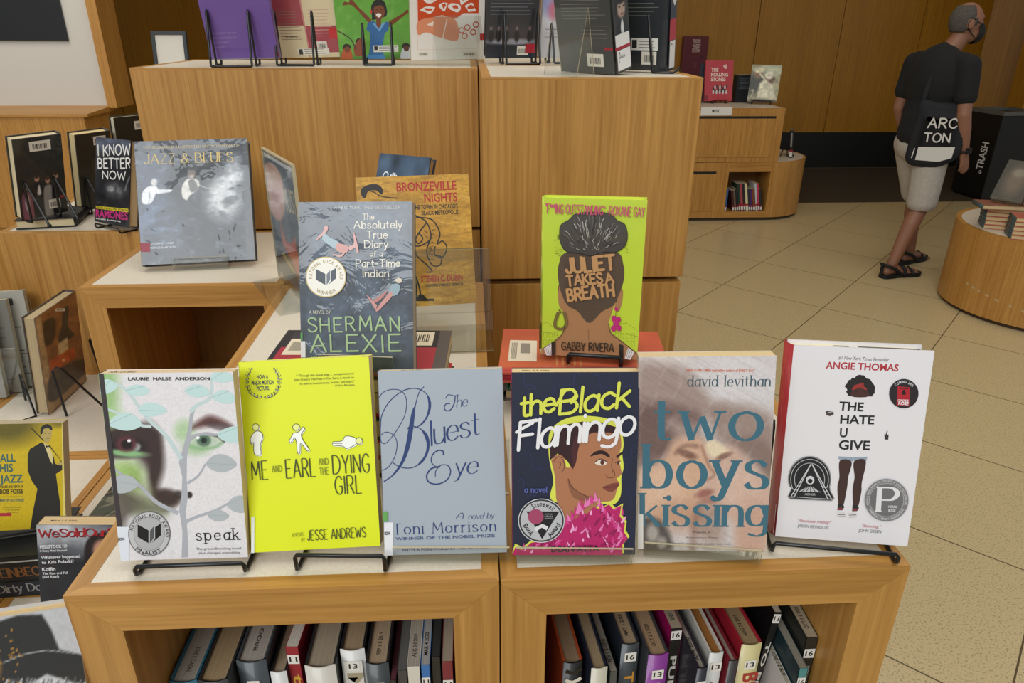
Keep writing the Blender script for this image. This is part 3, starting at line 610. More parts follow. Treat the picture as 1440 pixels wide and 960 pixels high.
# --- bright yellow paperback with three outlined figures
def earl():
    w, h, t = .1388, .2059, .020
    r = book('bright yellow paperback with three white outlined figures, tilted on a wire stand', B(.2501, .0404, Z0+.013, -2.8, 21.3, -3.1, w), w, h, t, '#dde50a', 'pb', '#dcc59f')
    a = front(r, w, h, [(45, 90), (597, 58), (643, 862), (103, 890)], rough=.4); K = '#3c3d14'; G_ = '#4d5418'; Wt = '#f3f4ea'
    for i, (y, t_) in enumerate(((150, 'NOW A'), (185, 'MAJOR MOTION'), (205, 'PICTURE'))): pass
    a.text('NOW A', (124, 160), (172, 158), 17, '#22314a', .03); a.text('MAJOR MOTION', (102, 184), (197, 182), 17, '#22314a', .03); a.text('PICTURE', (124, 209), (176, 206), 17, '#22314a', .03)
    for s in (-1, 1):
        pts = [(150+s*x, y) for x, y in ((52, 122), (66, 150), (68, 180), (60, 212), (42, 232), (14, 242))]
        a.stroke(pts, 2.5, '#2d2f20'); c = cr_smooth(pts, 4)
        for i in range(0, len(c), 2):
            for d in (-1, 1):
                q = c[i]; a.poly([(q.x, q.y), (q.x+d*5+s*2, q.y-9), (q.x+d*7, q.y-12), (q.x+d*9, q.y-3)], '#2d2f20'); a.poly([(q.x+d*2, q.y-1), (q.x+d*5.5+s*1, q.y-8), (q.x+d*7, q.y-4)], '#e9eaca')
    a.text('* "Though this novel begs ... comparisons to', (290, 150), (534, 138), 9, '#34361a', .0); a.text("John Green's The Fault in Our Stars, it stands on", (281, 167), (535, 155), 9, '#34361a'); a.text('its own in inventiveness, humor, and heart."', (306, 184), (536, 172), 9, '#34361a'); a.text('-Kirkus Reviews', (452, 190), (537, 186), 8, '#34361a')
    def fig(polys, heads):
        for pl in polys: a.poly([(x+3, y+4) for x, y in pl], Wt, True)
        for x, y, q in heads: a.ell(x+3, y+3, q, q, Wt)
        for pl in polys: a.poly(pl, Wt, True); a.stroke(pl+[pl[0]], 2.6, K)
        for x, y, q in heads: a.ell(x, y, q, q, '#e7ea90'); a.ring(x, y, q, q, 2.6, K)
    fig([[(104, 395), (98, 415), (103, 435), (112, 428), (112, 460), (118, 478), (142, 478), (140, 440), (146, 418), (150, 400), (142, 384), (122, 380)]], [(120, 363, 14)])
    fig([[(278, 388), (262, 420), (268, 428), (284, 408), (292, 428), (296, 470), (306, 470), (310, 430), (336, 462), (344, 454), (320, 418), (312, 392), (326, 372), (318, 362), (302, 382)]], [(290, 363, 14)])
    fig([[(445, 424), (484, 420), (500, 400), (540, 408), (544, 432), (505, 452), (486, 442), (446, 438)]], [(556, 420, 14)])
    a.stroke([(446, 431), (486, 431)], 2, K)
    P = lambda s, p0, p1, H, w_=.062: a.pen(s, p0, p1, H, w_, '#39401a', thin=.8, gap=.2, cap=False)
    P('ME', (106, 586), (172, 582), 78); P('EARL', (250, 578), (372, 570), 78); P('DYING', (446, 560), (600, 552), 78); P('GIRL', (456, 646), (566, 640), 76)
    a.pen('AND', (190, 552), (230, 550), 26, .1, '#7f8618', gap=.24); a.pen('AND', (386, 522), (426, 519), 26, .1, '#7f8618', gap=.24); a.pen('THE', (390, 563), (426, 560), 28, .1, '#7f8618', gap=.24)
    a.text('A NOVEL', (272, 824), (324, 820), 17, '#7f8618'); a.text('BY', (312, 843), (328, 842), 15, '#7f8618'); a.pen('JESSE ANDREWS', (338, 838), (582, 824), 42, .075, '#39401a', thin=.85, gap=.2, cap=False)
    a.rect(560, 60, 597, 62, '#d0c28e'); a.build('cover_lettering', r); sticker(a, r, 103, 889, 116, 738, None, '#e2e4da')
    wire_stand('black wire book stand holding the tilted yellow paperback', frame(.280, .032, Z0, -4), .094, rest=.022, lean=21.3, h=.1, lip=.025)
earl()

# --- grey-blue paperback with navy script title
def bluest():
    w, h, t = .1319, .2004, .013
    r = book('grey-blue paperback with swirling navy script title, in a clear acrylic stand', B(.3897, .0317, Z0+.010, -2.8, 19.4, -1.5, w), w, h, t, '#a2abb3', 'pb', '#dcbf8c', '#8f7f86')
    a = front(r, w, h, [(33, 97), (575, 85), (597, 885), (65, 900)]); N_ = '#22386c'
    a.stroke([(236, 165), (215, 190), (200, 240), (186, 320), (172, 400), (150, 470), (110, 540), (60, 578)], 4, N_, w1=4)
    a.poly([(198, 255), (190, 340), (176, 420), (150, 490), (110, 545), (62, 580), (100, 545), (136, 490), (156, 420), (170, 340), (184, 270)], N_, True)
    a.stroke([(46, 345), (52, 290), (85, 230), (140, 185), (195, 172), (240, 190), (264, 230), (258, 280), (230, 325), (190, 345), (164, 347)], 4.2, N_)
    a.poly([(250, 205), (266, 235), (262, 275), (238, 318), (205, 342), (240, 305), (254, 262), (254, 230)], N_, True)
    a.stroke([(164, 347), (180, 336), (215, 345), (250, 375), (258, 425), (235, 485), (190, 515), (150, 518), (120, 508), (100, 495)], 4.2, N_)
    a.poly([(225, 352), (256, 388), (258, 440), (235, 488), (205, 508), (238, 465), (248, 420), (240, 385)], N_, True)
    a.stroke([(40, 212), (60, 188), (100, 176), (140, 185), (160, 225), (152, 290), (120, 350), (90, 390), (66, 412), (48, 400), (46, 345)], 3.4, N_); a.stroke([(48, 375), (70, 362), (100, 372), (118, 405), (112, 460), (85, 510), (54, 530)], 3.4, N_)
    def scr(s, p0, p1, H, wd=.085, th=.25): a.pen(s, p0, p1, H, wd, N_, thin=th, slant=.18, gap=.1, swell=.3)
    a.stroke([(330, 215), (342, 200), (370, 205), (386, 200)], 3.4, N_); a.stroke([(372, 203), (368, 235), (355, 262), (336, 270), (324, 258), (332, 240), (350, 238)], 4.6, N_); scr('he', (378, 254), (424, 250), 46)
    scr('luest', (268, 420), (478, 372), 98, .1)
    a.stroke([(322, 462), (318, 445), (298, 442), (274, 460), (268, 490), (284, 510), (306, 512)], 7, N_, w1=3); a.stroke([(306, 512), (270, 520), (248, 550), (258, 580), (296, 588), (336, 570), (352, 535), (340, 508), (310, 506), (288, 530), (286, 556)], 7, N_, w1=3)
    scr('ye', (372, 552), (468, 540), 78, .1)
    a.stroke([(376, 738), (390, 720), (404, 714), (408, 728), (404, 740)], 3, '#3a4a72'); a.stroke([(386, 732), (412, 728)], 2.4, '#3a4a72'); scr('novel by', (430, 741), (540, 735), 24, .09, .3)
    a.pen('Toni Morrison', (104, 808), (548, 792), 46, .115, N_, thin=.3, serif=.13, gap=.26, cap=False)
    a.text('WINNER OF THE NOBEL PRIZE', (112, 833), (545, 818), 12, '#46567c', .02); a.text('WITH A FOREWORD BY THE AUTHOR', (140, 881), (517, 868), 11, '#35456e', .02)
    a.build('cover_lettering', r); sticker(a, r, 62, 900, 103, 755, None, '#e4e4e6'); b = Art(a.O, a.U, a.V, a.w, a.h, None, lift=.002); b.H = a.H
    b.rect(60, 750, 78, 706, '#62a352'); b.text('SON', (66, 808), (88, 806), 13, '#1b1b1b', .03); b.build('green_tab', r); stamp(r, w, h, t, 'JAN 2 5 2022', .18, .36)
    acrylic_stand('clear acrylic book stand holding the grey-blue paperback', frame(.396, .0315, Z0, -2.8), .125, .021, .022, .12, .06, 19.4)
bluest()

# --- navy paperback: portrait with a magenta feather boa
def flamingo():
    w, h, t = .1324, .2020, .022
    r = book('navy paperback with yellow brush lettering, portrait and magenta feather boa', B(.5274, .0232, Z0+.011, -3.8, 13.5, -.7, w), w, h, t, '#20243a', 'pb', '#e0c794', '#c23a78')
    a = front(r, w, h, [(60, 75), (640, 73), (617, 895), (65, 895)]); LN = '#2e3760'; rr = random.Random(4)
    for cx, cy, s in ((130, 120, 1), (330, 120, -1), (560, 110, 1), (150, 250, 1), (160, 480, 1), (130, 600, 1), (590, 450, -1), (590, 600, 1), (600, 780, -1), (470, 130, 1), (240, 170, -1)):
        a.stroke([(cx-s*40, cy-30), (cx-s*28, cy-46), (cx-s*12, cy-38), (cx-s*14, cy-12), (cx-s*2, cy+8), (cx+s*26, cy+14), (cx+s*44, cy+30)], 2.4, LN); a.stroke([(cx-s*12, cy+8), (cx, cy+28), (cx+s*24, cy+28), (cx+s*44, cy+30)], 2, LN); a.stroke([(cx+s*6, cy+28), (cx+s*8, cy+60), (cx+s*2, cy+90)], 1.8, LN)
    Y = '#d9dc52'; SK = '#ac7350'; SD = '#8c5a40'; HR = '#33171d'
    out = [(228, 395), (236, 340), (280, 295), (350, 272), (430, 272), (500, 285), (545, 315), (560, 350), (566, 400), (560, 440), (566, 500), (556, 545), (556, 600), (548, 640), (520, 668), (460, 665), (250, 655), (250, 560), (232, 470)]
    a.poly(out, Y, True)
    boa = [(62, 895), (78, 862), (110, 872), (150, 840), (210, 830), (280, 780), (320, 745), (360, 725), (372, 700), (400, 712), (430, 680), (460, 690), (500, 668), (520, 690), (556, 672), (548, 720), (572, 752), (566, 790), (585, 820), (560, 850), (560, 895)]
    a.poly([(x+(8 if x > 400 else -4), y-8) for x, y in boa], Y); a.poly([(110, 862), (76, 846), (90, 880)], Y, True)
    a.poly([(240, 470), (262, 440), (300, 500), (345, 505), (352, 560), (330, 600), (430, 640), (452, 650), (440, 700), (360, 760), (300, 770), (262, 640), (258, 545)], SK)
    a.poly([(345, 330), (420, 320), (500, 320), (545, 345), (556, 400), (548, 440), (552, 500), (558, 530), (536, 552), (545, 572), (535, 605), (520, 645), (480, 656), (420, 645), (345, 600), (318, 555), (325, 500)], SK, True)
    a.poly([(236, 470), (232, 400), (250, 350), (300, 310), (380, 296), (470, 300), (530, 320), (548, 352), (500, 345), (430, 345), (375, 368), (362, 420), (352, 480), (338, 510), (310, 470), (268, 440)], HR)
    a.poly([(338, 510), (352, 470), (362, 420), (372, 372), (350, 360), (330, 420)], '#4a2226'); a.poly([(248, 470), (262, 446), (292, 452), (306, 490), (300, 530), (276, 540), (256, 510)], SK, True); a.stroke([(250, 478), (268, 455), (290, 462), (300, 498), (288, 525)], 3, '#4a2a22'); a.stroke([(268, 476), (284, 484), (276, 506)], 2.4, '#4a2a22')
    a.poly([(316, 550), (352, 604), (430, 640), (445, 655), (400, 655), (345, 640), (322, 600)], SD, True)
    a.stroke([(318, 552), (330, 586), (380, 622), (440, 648)], 2.4, '#4a2a22')
    a.poly([(416, 452), (440, 430), (475, 426), (502, 446), (500, 458), (470, 442), (440, 446)], '#2a1416', True); a.poly([(532, 450), (560, 430), (562, 440), (536, 462)], '#2a1416')
    a.poly([(436, 480), (462, 466), (488, 476), (484, 490), (456, 492)], '#e3d3c2', True); a.ell(470, 479, 9, 11, '#5a2a1e'); a.stroke([(434, 480), (462, 464), (490, 476)], 4, '#2a1416'); a.poly([(530, 482), (552, 476), (550, 488)], '#e3d3c2'); a.ell(542, 481, 6, 8, '#5a2a1e'); a.stroke([(528, 482), (554, 472)], 3, '#2a1416')
    a.stroke([(516, 460), (512, 500), (526, 530), (520, 546), (496, 548), (486, 536)], 2.8, '#6b3f2e'); a.poly([(472, 592), (500, 578), (520, 572), (546, 572), (538, 592), (515, 610), (490, 606)], '#7d4035', True); a.stroke([(472, 592), (510, 590), (544, 584)], 2, '#4a2220'); a.ell(516, 522, 3, 3, '#2a1a16')
    a.poly(boa, '#b61e63'); 
    for i in range(130):
        x = rr.uniform(90, 560); y = rr.uniform(690, 890)
        top = 905-(x-62)*.40 if x < 380 else 690
        if y < top-10: continue
        dx, dy = rr.uniform(-26, 26), -rr.uniform(14, 36); c = rr.choice(['#e57ab4', '#f0a9d0', '#8d1450', '#d13f88', '#8d1450'])
        a.poly([(x-4, y), (x+dx*.4-3, y+dy*.5), (x+dx, y+dy), (x+dx*.5+5, y+dy*.45), (x+4, y+2)], c, True)
    for i in range(34):
        f = i/33; x = 280+f*290; y = 780-150*math.sin(f*2.2) if f < .6 else 660+(f-.6)*380
        a.poly([(x-9, y+12), (x+rr.uniform(-16, 4), y-rr.uniform(14, 34)), (x+9, y+14)], rr.choice(['#e57ab4', '#c92b74', '#d13f88']))
    a.pen('the', (104, 272), (254, 248), 88, .16, Y, slant=.16, gap=.1, jit=.02); a.pen('Black', (276, 262), (592, 226), 104, .135, Y, slant=.16, gap=.1, jit=.02); a.stroke([(262, 222), (300, 160), (330, 150), (356, 180), (330, 210)], 12, Y, cap=True)
    WH = '#e9e6e6'; a.pen('Flamingo', (92, 424), (612, 352), 122, .118, WH, slant=.2, gap=.08, jit=.02); a.stroke([(84, 342), (120, 320), (158, 300)], 13, WH, cap=True)
    a.pen('a novel', (122, 612), (220, 612), 24, .17, '#5a66a8', gap=.18); a.text('DEAN ATTA', (240, 880), (456, 876), 26, '#191320', .04)
    a.build('cover_picture', r)
    def sl(s, cx, cy, q):
        s.ell(cx, cy, q, q*.95, '#d8d8d8', 44); s.ell(cx, cy, q*.97, q*.92, '#3a3a3c', 44); s.ell(cx, cy, q*.9, q*.85, '#b9b9bb', 44)
        s.poly([(cx-q*.65, cy-q*.4), (cx+q*.78, cy-q*.4), (cx+q*.03, cy+q*.8)], '#202023'); s.ell(cx-q*.24, cy-q*.17, q*.34, q*.33, '#a34666'); s.poly([(cx-q*.3, cy+q*.3), (cx+q*.04, cy+q*.14), (cx+q*.3, cy+q*.26), (cx+q*.22, cy+q*.42), (cx+q*.02, cy+q*.3), (cx-q*.22, cy+q*.46)], '#dcdcdc')
        for i, tx in enumerate(('American', 'Library', 'Association')): s.text(tx, (cx+q*.14, cy-q*.26+i*q*.09), (cx+q*.5, cy-q*.26+i*q*.09), q*.06, '#b9b9b9')
        s.arc_text('Stonewall', cx, cy, q*.62, 235, 318, q*.2, '#1a1a1c', .03)
        s.text('Book', (cx-q*.8, cy+q*.22), (cx-q*.45, cy+q*.68), q*.2, '#1a1a1c', .03); s.text('Award', (cx+q*.4, cy+q*.74), (cx+q*.84, cy+q*.2), q*.2, '#1a1a1c', .03)
    seal(a, 196, 738, 104, 'award_seal', r, sl)
    sp = spineL(r, w, h, t); sp.rect(.1, .9, .9, .98, '#e9e2e2'); sp.text('K', (.35, .93), (.7, .93), .02, '#222222', .02); sp.stroke([(.5, .42), (.5, .7)], .3, '#dc9a3c', smooth=False); sp.rect(.05, .0, .95, .17, '#dcdce0'); sp.build('spine_print', r); stamp(r, w, h, t, 'JAN  2 5 2022', .08, .3)
    acrylic_stand('clear acrylic book stand holding the navy boa paperback', frame(.528, .0235, Z0, -3.8), .125, .021, .0275, .12, .06, 13.5)
flamingo()

# --- pale paperback: close-up photograph of a kiss, teal serif title, plastic jacket
def twoboys():
    w, h, t = .1365, .2185, .020
    r = book('plastic-covered pale paperback with large teal letters over two kissing faces', B(.6663, .0201, Z0+.010, -8.9, 9.7, -3.4, w), w, h, t, '#cfc6c0', 'pb', '#d6bd8e', '#c9b79a', coat=.6)
    a = front(r, w, h, [(22, 62), (607, 62), (562, 885), (15, 880)], coat=.6, rough=.5); a.canvas('#cdc4c1', 150, 230)
    a.soft(120, 60, 120, 70, '#dcd2cb', .8, .8); a.soft(470, 160, 200, 130, '#d8d2d2', .8, .8)
    a.spoly([(15, 120), (110, 90), (210, 110), (290, 190), (340, 250), (400, 270), (380, 330), (300, 330), (300, 420), (330, 440), (180, 420), (120, 520), (20, 520)], '#9a8278', 60, .9)
    a.spoly([(20, 280), (140, 260), (250, 290), (280, 340), (150, 330), (180, 430), (110, 500), (20, 500)], '#5c423c', 60, .75); a.grain(130, 7, .16, '#4d3832', 5, 30, 3, .5, .9); a.grain(150, 9, .1, '#d8cbc2', 8, 26, 2, .55, .95)
    a.spoly([(330, 290), (440, 265), (560, 300), (605, 380), (600, 620), (540, 560), (480, 480), (360, 420)], '#92796d', 60, .85); a.spoly([(420, 430), (520, 400), (600, 480), (600, 620), (540, 560)], '#735a50', 40, .5)
    a.spoly([(170, 420), (250, 400), (300, 420), (320, 470), (350, 540), (310, 580), (320, 640), (280, 690), (280, 760), (60, 740), (15, 560), (120, 510)], '#cfa486', 40, .95); a.soft(110, 620, 110, 90, '#dcb79c', .8, .7); a.soft(200, 740, 120, 70, '#b78a70', .8, .6)
    a.spoly([(345, 470), (420, 440), (480, 490), (540, 560), (590, 640), (560, 880), (440, 885), (430, 760), (330, 720), (300, 660), (310, 590)], '#c8a38e', 40, .95); a.soft(450, 620, 110, 90, '#d8b8a6', .8, .6); a.soft(500, 780, 70, 110, '#c59d89', .8, .8)
    a.spoly([(310, 430), (345, 415), (400, 455), (400, 470), (345, 490), (315, 460)], '#e6d3ae', 18, .9); a.soft(230, 475, 42, 16, '#6b4437', .8, .8, 20); a.soft(385, 482, 34, 12, '#6b4437', .8, .7, -22); a.sline([(180, 470), (215, 440), (270, 440)], 16, '#6f5146', 18, .6); a.sline([(290, 440), (320, 520), (345, 560), (310, 585)], 9, '#8e6250', 12, .7)
    a.soft(300, 640, 40, 16, '#8c5247', .8, .8, -14); a.soft(320, 668, 34, 16, '#a4685a', .8, .7); a.sline([(285, 690), (262, 760), (250, 880)], 26, '#7f5848', 34, .6); a.soft(330, 770, 60, 90, '#8f6f60', .9, .6)
    a.spoly([(60, 740), (120, 760), (160, 830), (150, 885), (20, 880), (30, 760)], '#3a3532', 26, .85); a.soft(80, 810, 26, 40, '#c9bfb4', .8, .7); a.soft(120, 850, 20, 26, '#d6ccc2', .8, .6)
    a.grain(6, 6, .05, seed=9); a.grain(60, 22, .12, '#f1eeee', 11, -60, 3, .62, .8)
    T = '#35687a'
    a.pen('two', (86, 414), (536, 416), 178, .155, T, thin=.26, serif=.13, gap=.2, cap=False); a.pen('boys', (52, 616), (560, 620), 172, .16, T, thin=.26, serif=.13, gap=.2, cap=False); a.pen('kissing', (36, 778), (560, 778), 130, .16, T, thin=.28, serif=.13, gap=.17, cap=False)
    for x, y in ((150, 660), (338, 660)): a.ell(x, y, 12, 12, T)
    a.pen('david levithan', (232, 188), (578, 190), 44, .12, '#3d5560', thin=.3, serif=.12, gap=.22, cap=False); a.text('NEW YORK TIMES bestselling author of EVERY DAY', (224, 125), (516, 129), 12, '#cf6a3f', .02)
    a.text('"Poignant. A."', (248, 808), (336, 808), 9, '#3a3030'); a.text('-Entertainment Weekly', (220, 829), (360, 829), 6, '#5a4a48'); a.text('A NATIONAL BOOK AWARD LONGLIST SELECTION', (150, 856), (408, 858), 7, '#6a5a58')
    a.build('cover_picture', r, vmat(.5, .8, .25)); sticker(a, r, 15, 876, 40, 728, None, '#d8d4cc')
    b = Art(a.O, a.U, a.V, a.w, a.h, None, lift=.002); b.H = a.H; b.crop = a.crop; b.build('x', r) if b.mb.f else None
    acrylic_stand('clear acrylic book stand holding the teal-lettered kissing paperback', frame(.667, .0205, Z0, -8.9), .124, .020, .0255, .13, .06, 9.7)
twoboys()

# --- white hardcover, red spine
def thug():
    w, h, t = .1390, .2184, .034
    r = book('white hardcover with red spine, afro-haired figure built around its black title', B(.8248, .0273, Z0+.013, -11.4, 12.2, -1.1, w), w, h, t, '#e3dfe0', 'dj', '#e8ddbf', '#a3212c', '#d8d4d4', coat=.5)
    a = front(r, w, h, [(105, 80), (680, 105), (568, 902), (28, 860)], coat=.5, rough=.4)
    a.text('#1 New York Times Bestseller', (286, 138), (491, 148), 14, '#4a4444', .0, .2); a.text('ANGIE THOMAS', (234, 175), (531, 187), 27, '#b2313a', .05)
    K = '#1a1a1b'
    a.text('THE', (288, 345), (388, 350), 34, K, .045); a.text('HATE', (293, 400), (432, 403), 34, K, .045); a.text('U', (291, 455), (322, 456), 36, K, .045); a.text('GIVE', (287, 505), (414, 508), 36, K, .045)
    rr = random.Random(3)
    hair = [(320, 288)]+[(375+(56+rr.uniform(-4, 8))*math.cos(R(q)), 258+(50+rr.uniform(-4, 8))*math.sin(R(q))) for q in range(150, 391, 8)]+[(424, 290)]
    a.poly(hair, '#1d1713'); a.poly([(342, 290), (345, 262), (372, 246), (400, 258), (408, 290)], '#47251c', True); a.poly([(340, 262), (352, 244), (378, 236), (384, 244), (404, 258), (398, 264), (376, 252), (350, 262)], '#9b2a26'); a.poly([(372, 240), (386, 232), (392, 242), (380, 248)], '#9b2a26')
    a.stroke([(352, 272), (366, 268)], 3, '#1d1210'); a.stroke([(386, 268), (400, 272)], 3, '#1d1210')
    a.poly([(234, 350), (250, 347), (266, 352), (268, 362), (252, 370), (238, 366)], '#4a3a34'); a.stroke([(246, 354), (262, 352)], 1.6, '#ffffff'); a.poly([(474, 444), (492, 446), (490, 466), (476, 466)], '#2d2826'); a.stroke([(482, 446), (486, 430)], 4, '#2d2826')
    a.poly([(286, 534), (344, 538), (346, 555), (316, 552), (288, 546)], '#94a1b0'); a.poly([(346, 538), (405, 536), (400, 554), (374, 548), (350, 556)], '#94a1b0')
    LG = '#3d231b'
    a.poly([(292, 552), (340, 556), (326, 620), (322, 660), (306, 735), (288, 735), (282, 660), (290, 620)], LG, True); a.poly([(350, 556), (398, 552), (382, 640), (380, 680), (366, 740), (348, 740), (344, 670), (352, 620)], LG, True)
    for x, y in ((284, 728), (344, 732)): a.poly([(x, y), (x+22, y), (x+26, y+14), (x+18, y+26), (x-2, y+26)], '#221e1e'); a.rect(x+2, y+16, x+18, y+24, '#8c2f33')
    for x, y in ((280, 762), (326, 764)): a.poly([(x, y+4), (x+14, y), (x+32, y+2), (x+34, y+16), (x+4, y+18)], '#d7d3d1', True); a.stroke([(x+4, y+10), (x+33, y+9)], 3, '#3a3838'); a.stroke([(x+3, y+18), (x+34, y+17)], 2, '#555555')
    a.text('"Absolutely riveting!"', (118, 801), (255, 810), 12, '#b2474c', .0, .2); a.text('JASON REYNOLDS', (119, 822), (246, 832), 12, '#3b3636'); a.text('"Stunning."', (380, 822), (457, 828), 12, '#b2474c', .0, .2); a.text('JOHN GREEN', (368, 842), (460, 848), 12, '#3b3636')
    a.build('cover_picture', r)
    def s1(s, cx, cy, q):
        s.ell(cx, cy, q, q, '#2b2527', 40); s.poly([(cx-q*.42, cy-q*.5), (cx+q*.42, cy-q*.42), (cx+q*.36, cy+q*.85), (cx-q*.5, cy+q*.78)], '#b0252f'); s.arc_text('COMING 2021', cx, cy, q*.72, 222, 322, q*.17, '#dddddd')
        s.text('CONCRETE', (cx-q*.42, cy+q*.52), (cx+q*.3, cy+q*.56), q*.14, '#eeeeee', .02); s.text('ROSE', (cx-q*.38, cy+q*.74), (cx+q*.3, cy+q*.78), q*.2, '#eeeeee', .03); s.poly([(cx-q*.12, cy-q*.1), (cx, cy-q*.28), (cx+q*.12, cy-q*.1), (cx+q*.1, cy+q*.06), (cx-q*.1, cy+q*.06)], '#221a1a', True); s.stroke([(cx-q*.28, cy-q*.36), (cx+q*.3, cy-q*.32)], q*.06, '#57151a')
    seal(a, 553, 278, 60, 'round_sticker', r, s1)
    def s2(s, cx, cy, q):
        pts = [(cx-q*.98, cy+q*.72), (cx-q*.8, cy+q*.35)]+[(cx-q*.04+q*.92*math.cos(R(d)), cy-q*.02+q*.98*math.sin(R(d))) for d in range(160, 381, 10)]+[(cx+q*.86, cy+q*.5), (cx+q*1.02, cy+q*.8), (cx+q*.9, cy+q*.92), (cx-q*.9, cy+q*.84)]
        s.poly(pts, '#8d8b8b'); s.poly([(cx+(x-cx)*.95, cy+(y-cy)*.95) for x, y in pts], '#232325'); s.ring(cx-q*.04, cy, q*.8, q*.86, q*.03, '#b9b9b9', 150, 385); s.ring(cx-q*.04, cy, q*.64, q*.7, q*.025, '#b9b9b9', 150, 385)
        for x in (-.85, -.7): s.stroke([(cx+x*q, cy+q*.75), (cx+.02*q, cy-.66*q)], q*.035, '#cfcfcf')
        for x in (.9, .74): s.stroke([(cx+x*q, cy+q*.84), (cx+.06*q, cy-.66*q)], q*.035, '#cfcfcf')
        for k in range(9):
            f = k/9; s.stroke([(cx-(.85-.85*f)*q, cy+(.75-1.4*f)*q), (cx-(.70-.72*f)*q, cy+(.75-1.4*f)*q)], q*.025, '#cfcfcf'); s.stroke([(cx+(.9-.84*f)*q, cy+(.82-1.46*f)*q), (cx+(.74-.7*f)*q, cy+(.82-1.46*f)*q)], q*.025, '#cfcfcf')
        s.ell(cx-q*.02, cy+q*.02, q*.18, q*.18, '#cfcfcf'); s.ell(cx-q*.02, cy+q*.06, q*.1, q*.1, '#232325'); s.poly([(cx-q*.5, cy+q*.5), (cx, cy+q*.22), (cx+q*.46, cy+q*.54)], '#bdbdbd')
        for k in range(5): s.stroke([(cx, cy+q*.22), (cx+(-.4+.2*k)*q, cy+q*.52)], q*.03, '#232325')
        s.text('HONOR', (cx-q*.24, cy+q*.66), (cx+q*.2, cy+q*.68), q*.09, '#cfcfcf'); s.stroke([(cx-q*.8, cy+q*.72), (cx, cy+q*.78), (cx+q*.8, cy+q*.82)], q*.02, '#cfcfcf')
    seal(a, 172, 628, 96, 'award_seal', r, s2)
    def s3(s, cx, cy, q):
        s.ell(cx, cy, q*.98, q*.95, '#c6c4c4', 44); s.ell(cx, cy, q*.95, q*.92, '#7d7b7b', 44); s.ell(cx, cy, q*.76, q*.74, '#a9a7a7', 44); s.ell(cx, cy, q*.73, q*.71, '#6f6d6d', 44)
        s.pen('P', (cx-q*.36, cy+q*.48), (cx+q*.42, cy+q*.5), q*1.02, .2, '#e0dede', thin=.3, serif=.12, cap=False); s.text('HONOR', (cx+q*.08, cy+q*.33), (cx+q*.48, cy+q*.35), q*.1, '#e0dede', .02); s.text('BOOK', (cx+q*.08, cy+q*.49), (cx+q*.4, cy+q*.51), q*.1, '#e0dede', .02)
        s.arc_text('MICHAEL L PRINTZ AWARD FOR EXCELLENCE IN YOUNG ADULT LITERATURE', cx, cy, q*.79, 165, 375, q*.09, '#e0dede', .0)
        s.arc_low('AMERICAN LIBRARY ASSOCIATION', cx, cy, q*.87, 152, 28, q*.09, '#e0dede', 0)
    seal(a, 482, 712, 94, 'medal_sticker', r, s3)
    sp = spineL(r, w, h, t, hc=True); sp.lift -= .004; sp.rect(.25, .9, .8, .965, '#e8e4e0'); sp.text('YA', (.35, .92), (.7, .92), .028, '#222222', .03); sp.stroke([(.5, .3), (.5, .84)], .42, '#5c1219', smooth=False); sp.rect(.1, .01, .95, .17, '#dedad6'); sp.build('spine_print', r)
    tp = topface(r, w, h, t, True); tp.rect(.34, .62, .97, .8, '#1e1f22'); tp.rect(.45, .55, .52, .85, '#d7d7d4'); tp.build('page_stamp', r)
    wire_stand('black wire book stand holding the red-spined white hardcover', frame(.815, .026, Z0, -11.4), .13, rest=.036)
thug()
# ------------------------------------------------------------------ the middle row: piles, the slate paperback, the lime one, the gold one
def flat(label, x, y, z, yaw, w, h, t, cover, kind='hc', group=None, **k):
    """lying flat, back cover up: z is its upper face; 'bottom' of the printed face towards the viewer"""
    k.setdefault('side', 'R')
    return book(label, frame(x, y, z, yaw, 90, 0), w, h, t, cover, kind, group=group, **k)
GP = 'books lying flat in the piles behind the front row'
ZP = Z0
pile = [(.28, .272, .215, .150, .030, '#4b2a22', '#cbb184', 'brown book at the foot of the pile behind the yellow paperback'), (.272, .268, .222, .150, .026, '#a02c34', '#c9ae80', 'crimson-covered book second from the foot of the pile behind the yellow paperback'),
        (.275, .27, .225, .150, .030, '#1d2320', '#cdb488', 'black book in the middle of the pile behind the yellow paperback'), (.272, .275, .225, .150, .038, '#bb2b35', '#d2ba8c', 'red book just below the barcoded black and red book')]
for x, y, w, h, t, c, pg, lb in pile:
    ZP += t+.0004; flat(lb, x, y-h/2, ZP, -3, w, h, t, c, pages=pg, group=GP, side='L')
def barcoded():
    w, h, t = .228, .150, .018; z = ZP+t+.0004
    r = flat('black and red book lying flat with barcode label, under the slate-blue paperback', .272, .192, z, -3, w, h, t, '#2a2628', 'pb', pages='#cfb88c', coat=.4, side='L')
    a = front(r, w, h); a.rect(.03, .05, .95, .62, '#a52f3d'); a.rect(.0, .62, 1, 1, '#2c2a2c'); a.rect(.05, .62, .3, .95, '#3b383b'); a.rect(.93, 0, 1, 1, '#57504c')
    for x0, x1, y0, y1 in ((.06, .17, .46, .80), (.74, .90, .66, .96)):
        a.rect(x0, y0, x1, y1, '#ddd0b4')
        for i in range(9): a.rect(x0+(x1-x0)*(.2+.075*i), y0+(y1-y0)*.25, x0+(x1-x0)*(.2+.075*i+.03+.02*(i % 2)), y0+(y1-y0)*.8, '#3b352f')
    a.rect(.66, .2, .71, .75, '#ddd0b4'); a.rect(.68, .3, .69, .65, '#5b5247'); a.rect(.64, .78, .67, .98, '#a51f2c'); a.build('cover_print', r); return z
ZA = barcoded()
